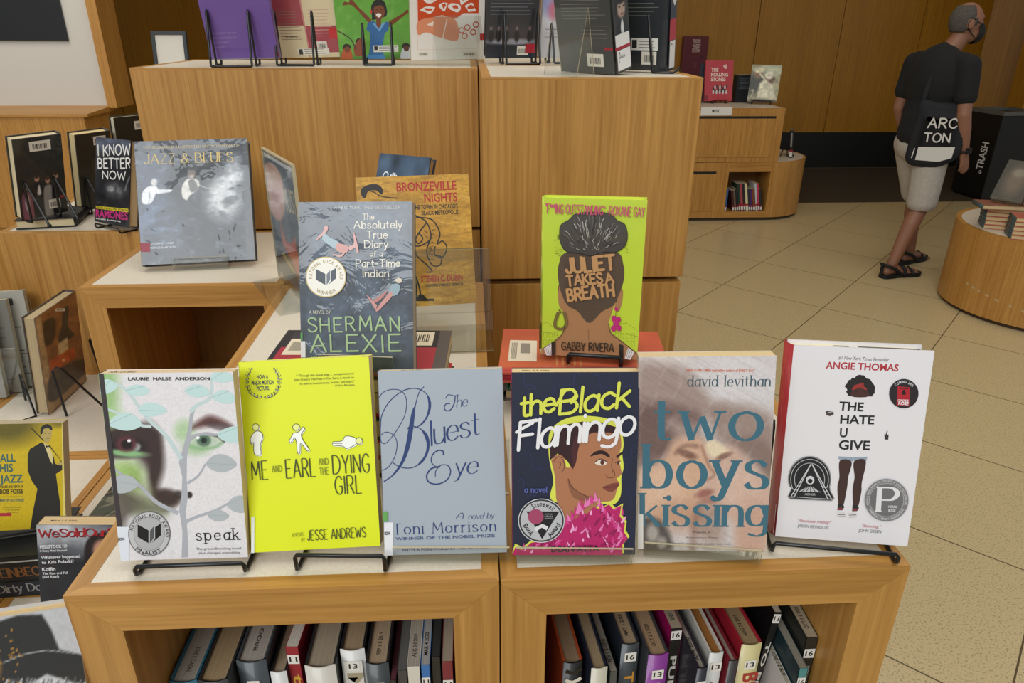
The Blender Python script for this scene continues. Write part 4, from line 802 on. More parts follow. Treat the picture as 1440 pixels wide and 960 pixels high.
def alexie():
    w, h, t = .1359, .1998, .018; z = ZA+.0105
    r = book('slate-blue plastic-covered paperback with gold seal and green author lettering', B(.2850, .1861, z, -8.1, 19.4, -1.7, w), w, h, t, '#3d4650', 'pb', '#b9a78e', '#30383f', coat=.6)
    a = front(r, w, h, [(160, 275), (582, 275), (595, 917), (167, 909)], rough=.45, coat=.6); a.canvas('#3d4855', 110, 160)
    a.grain(60, 50, .35, seed=4, oct=4); a.grain(16, 14, .22, seed=8, oct=3); a.grain(50, 20, .2, '#8b97a4', 6, 30, 3, .62, .85); a.sline([(172, 275), (180, 910)], 26, '#2b333a', 14, .6); a.sline([(572, 275), (584, 900)], 12, '#2f373f', 10, .6); a.spoly([(170, 860), (590, 860), (595, 917), (167, 909)], '#262e33', 30, .7)
    LT = '#d9d2bf'; GN = '#9fb984'
    a.pen('A NEW YORK TIMES BESTSELLER', (294, 301), (538, 301), 11, .13, '#b4b0a8', slant=.15)
    for tx, x0, x1, y, H in (('The', 400, 442, 340, 20), ('Absolutely', 368, 546, 372, 26), ('True', 416, 492, 409, 26), ('Diary', 408, 494, 444, 26), ('of a', 428, 474, 475, 18), ('Part-Time', 376, 540, 514, 26), ('Indian', 402, 498, 552, 26)):
        a.pen(tx, (x0, y), (x1, y), H, .15, LT, thin=.8, serif=.1, jit=.03, gap=.2)
    a.pen('A NOVEL BY', (200, 688), (280, 688), 11, .12, LT); a.pen('SHERMAN', (196, 756), (542, 752), 52, .13, GN, jit=.05, gap=.3, thin=.85); a.pen('ALEXIE', (204, 836), (544, 832), 62, .12, GN, jit=.05, gap=.28, thin=.85, serif=.07)
    a.pen('JORDAN', (200, 862), (300, 860), 10, .15, GN)
    for ox, oy, k, m in ((300, 425, 1, 1), (485, 620, .95, -1)):       # two tumbling toy figures
        Q = lambda p: [(ox+k*x, oy+k*y*m) if m == 1 else (ox+k*x, oy+k*y) for x, y in p]
        if m == 1:
            a.poly(Q([(-40, -62), (-28, -60), (-34, -40), (-70, -10), (-66, -22), (-48, -40)]), '#c98f86', True); a.poly(Q([(-40, -35), (-20, -20), (10, -4), (20, 14), (0, 22), (-30, 4), (-50, -16)]), '#8fa5ad', True); a.poly(Q([(6, 2), (30, 6), (50, 16), (40, 36), (16, 36), (0, 20)]), '#c08074', True); a.poly(Q([(50, 14), (68, 2), (64, -36), (72, -30), (86, 30), (78, 36), (74, 18), (54, 28)]), '#c98f86', True); a.poly(Q([(36, 30), (18, 44), (-12, 40), (10, 52), (28, 48)]), '#c98f86', True)
        else:
            a.ell(ox+52, oy-54, 12, 10, '#cdbfae'); a.poly(Q([(38, -62), (60, -66), (64, -56), (38, -54)]), '#d8ccb4'); a.poly(Q([(36, -44), (58, -38), (52, -6), (24, 4), (14, -18)]), '#8fa5ad', True); a.poly(Q([(22, -14), (28, 4), (-4, 40), (-26, 62), (-36, 60), (-16, 30)]), '#c98f86', True); a.poly(Q([(12, -18), (-20, 20), (-50, 30), (-72, 0), (-64, 4), (-48, 18), (-24, 4)]), '#b87b72', True); a.poly(Q([(-36, 60), (-30, 40), (-72, 2), (-66, 10)]), '#c98f86')
    a.build('cover_picture', r, vmat(.45, .8, .35))
    def sl(s, cx, cy, q):
        s.ell(cx, cy, q, q, '#c3ac6a', 44); s.ell(cx, cy, q*.95, q*.95, '#ece7da', 44); book_icon(s, cx, cy-2, q*.5, '#3a454e', '#66707a'); s.arc_text('NATIONAL BOOK AWARD', cx, cy, q*.68, 172, 370, q*.17, '#9b8444')
        s.arc_low('WINNER', cx, cy, q*.87, 126, 52, q*.17, '#9b8444', .01)
    seal(a, 264, 551, 76, 'award_seal', r, sl)
    b = Art(a.O, a.U, a.V, a.w, a.h, None, lift=.0009); b.H = a.H; b.crop = a.crop; b.rect(164, 855, 184, 793, '#d8d4d0'); b.rect(164, 790, 174, 760, '#4f8a50'); b.build('spine_label', r)
    M = frame(.285, .188, ZA, -8.1)
    acrylic_stand('clear acrylic book stand on the flat barcoded book, holding the slate-blue paperback', M, .09, .032, .0245, .11, .04, 19.4)
alexie()

ZB = Z0
for x, y, w, h, t, c, pg, lb in ((.60, .36, .232, .150, .018, '#47322c', '#b69e74', 'brown book at the foot of the pile under the lime-green novel'), (.585, .355, .236, .150, .020, '#5f5b55', '#c4aa7c', 'grey-covered book above the brown one under the lime-green novel'), (.59, .35, .234, .150, .014, '#1f5b3c', '#c9b183', 'thin green book in the pile under the lime-green novel')):
    ZB += t+.0004; flat(lb, x, y-h/2+.07, ZB, -4, w, h, t, c, pages=pg, group=GP, side='L')
def redbook():
    w, h, t = .255, .165, .016; z = ZB+t+.0004
    r = flat('orange-red book lying flat with barcode label, under the lime-green novel', .585, .338, z, -5.5, w, h, t, '#b9503c', 'hc', pages='#a82b39')
    a = front(r, w, h); a.canvas('#bd553c', 60, 50); a.grain(.25, .3, .18, seed=2); a.soft(.2, .3, .4, .5, '#c96a42', .9, .6); a.spoly([(0, 0), (1, 0), (1, .18), (0, .08)], '#a72a39', .1, .8, False)
    a.rect(.05, .25, .22, .72, '#ddd0b8'); a.rect(.12, .42, .18, .65, '#8d8478'); 
    for i in range(6): a.rect(.065+.006*i, .3, .068+.006*i, .66, '#5b5248')
    for i in range(5): a.stroke([(.34+.035*i, .18), (.34+.035*i, .85-.05*(i % 3))], .012, '#d08a52', smooth=False)
    a.build('cover_print', r); return z
ZR = redbook()
def juliet():
    w, h, t = .1422, .2354, .026; z = ZR+.009
    r = book('lime-green novel in plastic jacket, drawn back of a head with piled hair', B(.5956, .3770, z, -12.1, 2.7, -.8, w), w, h, t, '#c7dc3a', 'dj', '#e0d2a8', '#c9dd4c', coat=.7)
    a = front(r, w, h, [(335, 125), (800, 147), (755, 855), (322, 838)], rough=.42, coat=.7)
    a.ell(-999, -999, 1, 1, '#c7dc3a') if False else None
    SKN = '#b07f55'; BK = '#2c2520'; PK = '#c22c78'
    for x0, y0, x1, y1 in ((300, 690, 400, 820), (650, 690, 780, 830)):
        a.stroke([(x0, y0+10), (x0+(x1-x0)*.45, y0), (x1, y0+40)], 1.8, '#8b9a2c', smooth=False); a.stroke([(x0, y0+40), (x1, y0+62)], 1.6, '#8b9a2c')
        for i in range(4):
            for j in range(2): a.stroke([(x0+8+i*24, y0+46+j*34), (x0+22+i*24, y0+48+j*34), (x0+22+i*24, y0+70+j*34), (x0+8+i*24, y0+68+j*34), (x0+8+i*24, y0+46+j*34)], 1.6, '#8b9a2c', smooth=False)
    a.poly([(400, 590), (420, 640), (432, 690), (418, 740), (380, 775), (322, 812), (322, 838), (755, 856), (757, 826), (700, 780), (640, 735), (628, 690), (650, 620), (690, 545), (560, 480), (430, 480)], SKN)
    a.poly([(398, 540), (404, 520), (420, 530), (436, 600), (420, 634), (402, 610)], SKN, True); a.stroke([(400, 545), (404, 522), (418, 534), (430, 600)], 2.4, BK); a.poly([(692, 545), (684, 540), (668, 560), (656, 620), (674, 640), (690, 590)], SKN, True); a.stroke([(690, 548), (680, 546), (660, 600)], 2.4, BK)
    a.poly([(398, 470), (404, 420), (430, 376), (560, 350), (670, 376), (694, 430), (698, 480), (684, 540), (650, 610), (600, 640), (540, 692), (488, 640), (440, 610), (408, 540)], '#5c4a3c', True)
    rr = random.Random(2)
    for i in range(260):
        x = rr.uniform(405, 690); y = rr.uniform(380, 680)
        if abs(x-545) < 145-max(0, y-520)*.85: a.rect(x, y, x+2.2, y+2.2, rr.choice(['#3a2e26', '#7d6650']))
    bun = [(406, 300), (412, 250), (450, 225), (480, 200), (550, 192), (630, 200), (668, 232), (700, 250), (712, 300), (700, 345), (660, 372), (600, 372), (552, 388), (500, 376), (440, 368), (416, 340)]
    a.poly(bun, '#4a443e', True); a.stroke(bun+[bun[0]], 3, BK)
    for i in range(120):
        an = rr.uniform(0, 6.28); q = rr.uniform(.15, 1); x = 556+140*q*math.cos(an); y = 290+88*q*math.sin(an); dx = (552-x)*.22; dy = (385-y)*.26
        a.stroke([(x, y), (x+dx*.5+rr.uniform(-6, 6), y+dy*.5), (x+dx, y+dy)], 2, rr.choice(['#c9c2b4', '#241f1b', '#e4ded0', '#241f1b', '#8f867a']), w1=1)
    for i in range(26):
        s_ = rr.choice((-1, 1)); x = 556+s_*rr.uniform(140, 166); y = rr.uniform(280, 380); a.ring(x, y, 7, 6, 1.2, '#5a5a2a', rr.uniform(0, 180), rr.uniform(200, 380), 8)
    LT = '#c99763'
    a.pen('JULIET', (440, 466), (656, 446), 62, .22, LT, jit=.04, gap=.2, thin=.9, serif=.1); a.pen('TAKES', (444, 520), (600, 506), 44, .22, LT, jit=.05, gap=.2); a.pen('A', (618, 512), (652, 506), 42, .22, LT); a.pen('BREATH', (446, 588), (652, 566), 52, .22, LT, jit=.04, gap=.2)
    a.stroke([(400, 640), (384, 690), (392, 712), (420, 716), (436, 690), (426, 640)], 14, '#7a6a36'); a.stroke([(404, 628), (412, 645)], 8, '#7a6a36')
    for x, y, q in ((662, 625, 9), (652, 668, 14), (672, 672, 13), (650, 712, 14), (674, 710, 14), (662, 690, 16)): a.ell(x, y, q*.85, q, PK)
    a.stroke([(661, 634), (660, 660)], 2, BK); a.stroke([(536, 715), (538, 765)], 1.6, '#7a5638')
    a.poly([(368, 778), (386, 772), (386, 838), (368, 838)], BK); a.poly([(676, 782), (694, 786), (694, 850), (676, 846)], BK); a.poly([(332, 806), (368, 780), (368, 838), (345, 838)], '#e4e0dc'); a.poly([(700, 846), (716, 798), (744, 818), (725, 852)], '#e4e0dc')
    for k in range(3): a.stroke([(342+k*9, 806-k*6), (352+k*7, 836)], 1.6, '#555'); a.stroke([(718+k*8, 804+k*5), (706+k*7, 846)], 1.6, '#555')
    a.stroke([(322, 812), (380, 775), (418, 740), (432, 690)], 2.2, BK); a.stroke([(757, 826), (700, 780), (640, 735), (628, 690)], 2.2, BK)
    a.pen('"F***ING OUTSTANDING" -ROXANE GAY', (344, 190), (786, 216), 40, .1, '#c8506c', gap=.16, jit=.02)
    a.pen('GABBY RIVERA', (416, 812), (650, 816), 36, .13, BK, jit=.03, gap=.2)
    a.build('cover_picture', r)
    sp = spineL(r, w, h, t, hc=True, rough=.4, coat=.7); 
    sp.text('GABBY RIVERA', (.62, .97), (.62, .80), .038, '#b45a3c', .02); sp.text('JULIET TAKES A BREATH', (.66, .74), (.66, .26), .05, '#38351f', .03); sp.rect(.1, .02, .95, .2, '#dcdcd4'); sp.build('spine_print', r)
    wire_stand('black wire book stand on the orange-red book, holding the lime-green novel', frame(.604, .374, ZR, -12.1), .078, .12, .03, .019, .0032, rest=.028, lean=2.7)
juliet()
def bronze():
    w, h, t = .2009, .2344, .014
    r = book('mottled gold book with red title lettering and line-drawn dancer', B(.33, .632, 1.166, 6, 20.9, -.5, w), w, h, t, '#b88a2c', 'hc', '#d8c6a0', '#94702a')
    a = front(r, w, h, [(372, 192), (797, 177), (827, 662), (405, 693)]); a.canvas('#c08f2e', 150, 175); a.grain(70, 9, .45, '#7d5413', 3, -8, 3, .42, .8); a.grain(50, 7, .5, '#dcb45a', 9, 8, 3, .5, .85); a.grain(9, 5, .14, seed=6)
    a.grain(120, 60, .5, '#9a6c1c', 12, 0, 2, .5, .8)
    RD = '#a8261f'; BK = '#1f1a14'
    a.text('BRONZEVILLE', (528, 244), (753, 236), 32, RD, .05); a.text('NIGHTS', (632, 284), (756, 280), 32, RD, .05); a.text("THE TOWN IN CHICAGO'S", (590, 312), (758, 306), 16, BK, .04); a.text('BLACK METROPOLIS', (622, 333), (760, 328), 16, BK, .04); a.text('STEVEN C. DUBIN', (618, 585), (775, 578), 22, RD, .05); a.text('FOREWORD BY MARGO JEFFERSON', (632, 604), (776, 596), 10, BK, .03)
    a.poly([(392, 238), (412, 222), (440, 216), (464, 222), (476, 240), (470, 256), (450, 240), (420, 244), (410, 268), (396, 262)], BK, True); a.stroke([(398, 262), (410, 240), (440, 246), (470, 262), (530, 270)], 4, BK)
    for pts in ([(590, 330), (640, 360), (655, 420), (610, 450), (590, 440)], [(600, 340), (660, 350), (690, 400), (680, 440), (700, 430), (716, 455), (700, 490), (670, 480), (672, 450)], [(640, 360), (600, 420), (600, 480), (640, 520), (660, 545), (640, 548)], [(655, 420), (640, 470), (660, 520), (690, 520), (695, 490), (670, 485)], [(610, 400), (625, 420), (610, 440), (590, 420)]): a.stroke(pts, 5, BK)
    for k in range(6): a.stroke([(630+k*4, 390+k*22), (644+k*5, 400+k*20)], 2.4, BK); a.stroke([(660-k*3, 390+k*16), (672-k*2, 386+k*16)], 2.2, BK)
    for pts in ([(590, 545), (610, 600), (618, 650)], [(590, 560), (600, 600), (600, 640)]): a.stroke(pts, 6, BK)
    a.poly([(590, 655), (610, 632), (625, 632), (640, 648), (666, 648), (666, 656), (590, 658)], BK)
    a.stroke([(560, 700-10), (560, 560), (540, 470), (520, 380)], 6, BK)
    a.build('cover_picture', r)
    root = thing('acrylic_easel', 'tall clear acrylic easel with a wide ledge holding the gold book', 'book stand', frame(.345, .60, Z0, 3)); b = MB()
    acrylic_sheet(b, [(-.03, .0025), (-.006, .066), (.0185, .0585), (.06, .165)], -.11, .112); acrylic_sheet(b, [(-.03, .0005), (.10, .0005), (.06, .165)], -.11, .112); b.build('bent_sheet', root)
bronze()
def acrylic_riser(label, M, w, z, depth, back, foot, lean):
    root = thing('acrylic_riser', label, 'book stand', M); b = MB(); l = R(lean)
    acrylic_sheet(b, [(-.0055, 0), (-.0055, z), (depth, z), (depth+back*math.sin(l), z+back*math.cos(l))], -w/2, w/2); acrylic_sheet(b, [(-.0055, .003), (.045, .003), (.045, z)], -w/2, w/2); b.build('bent_sheet', root)
def billie():
    w, h, t = .130, .200, .022
    r = book('dark glossy hardcover with white script name, half hidden behind the gold book', B(.249, .885, 1.197, -31.2, 22, -.5, w), w, h, t, '#23303f', 'dj', '#b98a4e', '#182029', coat=.8)
    a = front(r, w, h, [(480, 97), (658, 118), (664, 330), (482, 310)], coat=.8, rough=.35); a.canvas('#2a3948', 50, 70); a.soft(620, 150, 60, 50, '#4a5f78', .9, .7); a.soft(500, 130, 30, 40, '#5a6f84', .9, .5); a.grain(30, 30, .3, seed=3)
    a.stroke([(494, 190), (500, 160), (510, 142), (522, 146), (516, 162), (502, 166), (518, 168), (520, 182), (504, 190)], 3.2, '#e8e8ea'); a.pen('illie', (528, 186), (566, 190), 40, .09, '#e8e8ea', slant=.2, thin=.5); a.stroke([(566, 176), (584, 162), (580, 180), (560, 190), (545, 196)], 2.4, '#e8e8ea'); a.pen('Holiday', (500, 236), (620, 246), 36, .09, '#e8e8ea', slant=.2, thin=.5)
    a.build('cover_picture', r)
    acrylic_riser('tall clear acrylic riser behind the gold book, under the dark script-titled hardcover', frame(.249, .885, Z0, -31.2), .1, .0925, .0245, .1, .02, 22)
billie()
def sign_holder():
    root = thing('acrylic_sign_holder', 'upright acrylic sign holder with balloon picture, turned edge-on beside the slate-blue paperback', 'sign holder', frame(.036, .893, Z0+.001, -62.2))
    w, h = .236, .29; b = MB(); b.box((-w/2, -.002, .003), (w/2, 0, h), ACRYL); b.box((-w/2, .0025, .003), (w/2, .0045, h), ACRYL); b.box((-w/2, -.002, h), (w/2, .0045, h+.0025), ACEDGE); b.box((-w/2-.0012, -.002, .003), (-w/2, .0045, h), ACEDGE); b.box((w/2, -.002, .003), (w/2+.0012, .0045, h), ACEDGE); b.build('holder_sheet', root)
    b = MB(); b.box((-w/2, -.06, 0), (w/2, .06, .0025), ACRYL); b.build('base_plate', root)
    pr = MB(); pr.box((-w/2+.002, .0004, .02), (w/2-.002, .0014, h-.006), cmat('#3c4149', .4)); pr.build('print', root)
    a = Art((-w/2+.002, .0004, .02), (1, 0, 0), (0, 0, 1), w-.004, h-.026, [(22, 92), (135, 148), (188, 640), (88, 520)], rough=.35); a.canvas('#4b515b', 60, 80); a.grain(20, 40, .4, seed=3, oct=3); a.soft(110, 170, 40, 60, '#6d7480', .9, .6)
    a.spoly([(30, 170), (36, 140), (56, 138), (84, 170), (100, 240), (104, 310), (96, 350), (80, 355), (58, 320), (42, 260)], '#d59a78', 5); a.soft(78, 280, 24, 60, '#c97f78', .9, .7); a.spoly([(90, 355), (98, 390), (112, 430), (130, 440), (142, 420), (150, 470), (180, 560), (185, 600), (130, 520), (100, 440)], '#d0694a', 6); a.spoly([(84, 430), (120, 480), (150, 560), (86, 510)], '#2b2a26', 10, .8); a.sline([(100, 470), (140, 540)], 6, '#c9a83a', 3)
    a.text('MUSIC', (104, 318), (166, 350), 30, '#cdbb8a', .0); a.rect(22, 92, 24, 100, '#ddd'); a.stroke([(26, 100), (134, 155)], 3, '#dcdcdc', smooth=False); a.build('print_picture', root)
sign_holder()
# ------------------------------------------------------------------ books beside and behind: the wrapped jazz book, the far pedestal, the low tiers
def jazz():
    w, h, t = .2548, .2920, .030
    r = book('large shrink-wrapped hardcover with gold serif title and horn player photograph', B(-.2204, 1.0683, Z0+.017, 5.7, 26, -.8, w), w, h, t, '#3c4148', 'dj', '#b9a98c', '#2a2d31', coat=1.)
    a = front(r, w, h, [(40, 95), (765, 72), (820, 850), (90, 890)], rough=.4); a.canvas('#363c44', 150, 180)
    a.spoly([(300, 200), (470, 160), (560, 260), (600, 420), (700, 500), (740, 850), (420, 860), (340, 560), (260, 400)], '#1b1d20', 80, .9); a.soft(170, 600, 150, 150, '#566a8c', .9, .7); a.soft(150, 300, 110, 130, '#46536a', .9, .7); a.soft(610, 460, 110, 130, '#d3d5d6', .9, .9); a.soft(690, 300, 60, 110, '#c9ccd0', .9, .8); a.soft(640, 330, 60, 60, '#dadadb', .9, .5)
    a.grain(60, 40, .5, '#3f4347', 5, 25, 3, .55, .8); a.grain(50, 30, .4, '#8a97aa', 9, 10, 3, .55, .8); a.grain(110, 60, .55, '#24282c', 14, -20, 3, .52, .72)
    a.spoly([(95, 490), (95, 420), (130, 385), (180, 380), (200, 400), (270, 400), (280, 415), (200, 430), (180, 430), (150, 490)], '#e6e8ea', 8, .95); a.soft(168, 355, 20, 24, '#c9c6c2', .5); a.sline([(135, 395), (142, 450), (135, 485)], 4, '#8a8f96', 3)
    a.spoly([(345, 400), (365, 350), (400, 330), (455, 345), (450, 400), (400, 440), (380, 470), (352, 450)], '#d9d6cd', 8, .95); a.spoly([(390, 345), (430, 340), (450, 400), (410, 420), (395, 390)], '#4b4a48', 8, .9); a.soft(410, 300, 26, 34, '#7a716a', .5); a.soft(418, 262, 34, 16, '#3b3a3a', .5); a.soft(412, 315, 12, 10, '#c2b8ac', .6, .8); a.sline([(400, 400), (455, 395), (490, 440), (480, 470)], 9, '#5a5754', 6); a.sline([(430, 345), (470, 380), (540, 400)], 5, '#b5b3ae', 4)
    a.spoly([(742, 410), (770, 420), (775, 470), (750, 485), (735, 450)], '#2c2d2d', 8, .9); a.spoly([(740, 80), (765, 75), (818, 850), (765, 850)], '#4b4f52', 16, .8); a.grain(14, 9, .12, seed=3)
    GD = '#d0b466'
    a.pen('JAZZ & BLUES', (108, 238), (674, 222), 62, .12, GD, thin=.35, serif=.1, gap=.18, cap=False); a.text('THE BILLBOARD ILLUSTRATED ENCYCLOPEDIA OF', (96, 143), (716, 128), 17, '#b8a980', .01)
    a.text('INTERNET LINKS', (150, 758), (296, 752), 13, '#d5dbe2'); a.text('SONGS & ARTISTS', (146, 784), (306, 778), 13, '#d5dbe2')
    a.build('cover_picture', r, vmat(.4, .55, .9, 6)); b = Art(a.O, a.U, a.V, a.w, a.h, None, lift=.0005); b.H = a.H; b.crop = a.crop; b.rect(74, 746, 143, 804, '#8e1830'); b.build('red_label', r)
    acrylic_stand('clear acrylic book stand under the shrink-wrapped jazz book', frame(-.218, 1.068, Z0, 5.7), .125, .03, .038, .15, .06, 26)
jazz()
def backcover(label, M, w, h, t, base, kind='dj', dark=None, coat=.4, pages='#d5c39c', barcode=(.55, .86, .84, .95)):
    """standing with its back to us: the fore edge is on the left-hand side of the visible face"""
    r = book(label, M, w, h, t, base, kind, pages=pages, side='R', coat=coat); a = front(r, w, h, coat=coat)
    return r, a
def bar(a, x0, y0, x1, y1, n=12):
    a.rect(x0, y0, x1, y1, '#d9d2c4'); 
    for i in range(n): a.rect(x0+(x1-x0)*(.15+.7*i/n), y0+(y1-y0)*.2, x0+(x1-x0)*(.15+.7*i/n+.025+.02*(i % 3 == 0)), y0+(y1-y0)*.7, '#2b2825')
def photo_book():
    w, h, t = .128, .228, .030
    f = flat('black hardcover lying flat with pale pages, under the leaning group-photo book', -.782, 1.465, Z0+.027, 12, .15, .155, .026, '#17181a', 'hc', pages='#d8c79e', side='R')
    r, a = backcover('dark hardcover leaning with group photograph in evening dress on its back', B(-.773, 1.462, Z0+.0365, 58, -15, 0, w), w, h, t, '#24251f')
    a.canvas('#23241f', 70, 100); a.grain(.2, .12, .5, '#3a382c', 4); a.soft(.5, .2, .5, .2, '#15140f', .9, .8)
    for x, c, fc, y in ((.16, '#8d5566', '#c39a80', .42), (.40, '#14141a', '#b98a70', .50), (.62, '#8f8a84', '#b98a70', .46), (.80, '#1a1b20', '#c0937a', .50)):
        a.spoly([(x-.1, 0), (x-.12, .2), (x-.09, y-.1), (x, y-.06), (x+.09, y-.1), (x+.11, .2), (x+.1, 0)], c, .03, .95); a.soft(x, y, .05, .045, fc, .4); a.soft(x, y+.025, .05, .03, '#2a2019', .5, .9)
    a.spoly([(.38, .3), (.43, .42), (.46, .3)], '#cfcac2', .02); a.spoly([(.1, .2), (.14, .3), (.2, .3), (.2, .12), (.14, .1)], '#cfc4c0', .03, .8)
    bar(a, .32, .83, .76, .95); bar(a, .6, .08, .85, .2); a.rect(.86, .2, .99, .23, '#a51d22'); a.build('cover_picture', r)
    wire_stand('black wire book stand in front of the group-photo book, legs towards the viewer', frame(-.780, 1.458, Z0+.0275, 238), .08, .115, .07, r=.0034, rest=.012, lean=4)
photo_book()
def standing_pair():
    w, h, t = .110, .232, .034
    r, a = backcover('dark-backed hardcover with thick cream fore edge, second of the leaning back-cover books', B(-.722, 1.66, Z0+.012, 60, -12, 0, w), w, h, t, '#2b2922', pages='#d6bf8c')
    bar(a, .5, .84, .86, .95); a.poly([(.3, .0), (.32, .4), (.5, .5), (.68, .42), (.74, .0)], '#3b362c', True); a.ell(.5, .58, .12, .09, '#3f392e'); a.build('cover_picture', r)
    wire_stand('black wire book stand at the cream fore-edged dark book', frame(-.729, 1.656, Z0, 240), .06, .11, .06, r=.0032, rest=.012, lean=4)
    w, h, t = .13, .262, .026
    r, a = backcover('blackish hardcover farthest of the leaning back-cover books, near the tall cabinet corner', B(-.630, 1.775, Z0+.012, 56, -6, 0, w), w, h, t, '#1f211d', pages='#cfc4a8')
    bar(a, .48, .84, .8, .94); a.build('cover_picture', r)
    wire_stand('black wire book stand at the farthest leaning back-cover book', frame(-.637, 1.770, Z0, 236), .06, .10, .05, rest=.012, lean=4)
standing_pair()
def ramones():
    w, h, t = .158, .234, .030
    r = book('black hardcover with white hand-lettered title and pink-yellow band at its foot', B(-.586, 1.436, Z0+.016, -33.7, 15, -.8, w), w, h, t, '#1b1c20', 'dj', '#c2a77c', '#14161a', coat=.6)
    a = front(r, w, h, [(672, 280), (890, 290), (855, 865), (615, 810)], coat=.6, rough=.4); a.canvas('#1d1e22', 60, 90); a.soft(760, 320, 130, 40, '#6d7690', .9, .6); a.soft(770, 600, 70, 50, '#5a5a5c', .9, .7); a.soft(740, 590, 24, 20, '#9c9a98', .7, .7); a.soft(800, 600, 20, 20, '#8c8a88', .7, .6); a.grain(30, 40, .5, seed=3, oct=3); a.sline([(840, 600), (860, 540), (884, 500)], 8, '#8f8d8b', 8, .8)
    for tx, x0, y0, x1, y1, H in (('I KNOW', 676, 385, 884, 372, 66), ('BETTER', 670, 462, 884, 455, 66), ('NOW', 694, 524, 846, 530, 56)): a.pen(tx, (x0, y0), (x1, y1), H*.86, .17, '#e6e2dc', jit=.03, gap=.2)
    a.poly([(632, 704), (858, 726), (858, 750), (634, 722)], '#d3c02a'); a.text('BEFORE, DURING, AND AFTER THE', (636, 720), (856, 744), 12, '#2a2410', .02); a.text('RAMONES', (626, 778), (852, 806), 50, '#c32f78', .06); a.text('RICHIE RAMONE', (626, 796), (800, 822), 10, '#dcd8d0', .02); a.build('cover_picture', r)
    wire_stand('black wire book stand under the pink-banded black hardcover', frame(-.586, 1.434, Z0, -33.7), .11, .11, .03, rest=.033, lean=15)
ramones()
def blue_back():
    root = thing('folded_leaflet', 'small dark blue standing card peeking past the corner of the wide tall cabinet', 'card', frame(-.530, 1.83, Z0, 20)); b = MB()
    b.prism([(-.05, 0, 0), (-.047, 0, 0), (-.013, 0, .27), (-.016, 0, .27)], (0, .05, 0), cmat('#232c3e', .5)); b.prism([(.016, 0, 0), (.019, 0, 0), (-.013, 0, .27), (-.016, 0, .27)], (0, .05, 0), cmat('#232c3e', .5)); b.build('card', root)
blue_back()
def orange():
    w, h, t = .205, .280, .032
    r = book('tall worn hardcover with orange still-life picture, held upright by a black wire stand', B(-.7185, 1.254, TI+.004, 90, -7, 0, w), w, h, t, '#5e4a37', 'dj', '#b5a17c', '#40302a', back='#3b3530', side='R', coat=.3)
    a = front(r, w, h, [(240, 235), (510, 45), (570, 640), (340, 880)], rough=.5, coat=.3); a.canvas('#8a5f3a', 80, 100); a.spoly([(240, 235), (280, 210), (380, 860), (340, 880)], '#b29a72', 14, .9, False); a.spoly([(300, 270), (350, 230), (380, 250), (370, 380), (320, 430), (305, 380)], '#3c3228', 12); a.spoly([(430, 170), (465, 160), (460, 290), (500, 350), (400, 400), (420, 280)], '#38362f', 10); a.spoly([(395, 410), (455, 365), (462, 440), (400, 500)], '#b9a67c', 8, 1, False)
    a.spoly([(340, 520), (500, 430), (505, 500), (350, 610)], '#b0562a', 10, 1, False); a.spoly([(350, 620), (560, 500), (565, 600), (350, 800)], '#4c4338', 14); a.soft(430, 520, 10, 10, '#d8b080', .4); a.grain(30, 30, .2, seed=3); a.spoly([(330, 840), (560, 600), (572, 640), (340, 880)], '#a58a64', 12, .8, False); bar(a, 380, 165, 440, 185); a.build('cover_picture', r)
    root = thing('wire_book_stand', 'black wire book stand holding the orange still-life book upright', 'book stand', frame(-.682, 1.25, TI, 90), 'black wire book stands'); b = MB()
    b.tube([(-.105, -.012, .003), (-.10, -.005, .135), (-.092, -.012, .14), (-.085, -.02, .134), (-.07, -.098, .003), (.07, -.098, .003), (.085, -.02, .134), (.092, -.012, .14), (.10, -.005, .135), (.105, -.012, .003), (.12, -.012, .003)], .0034, WIRE); b.build('wire_frame', root)
orange()
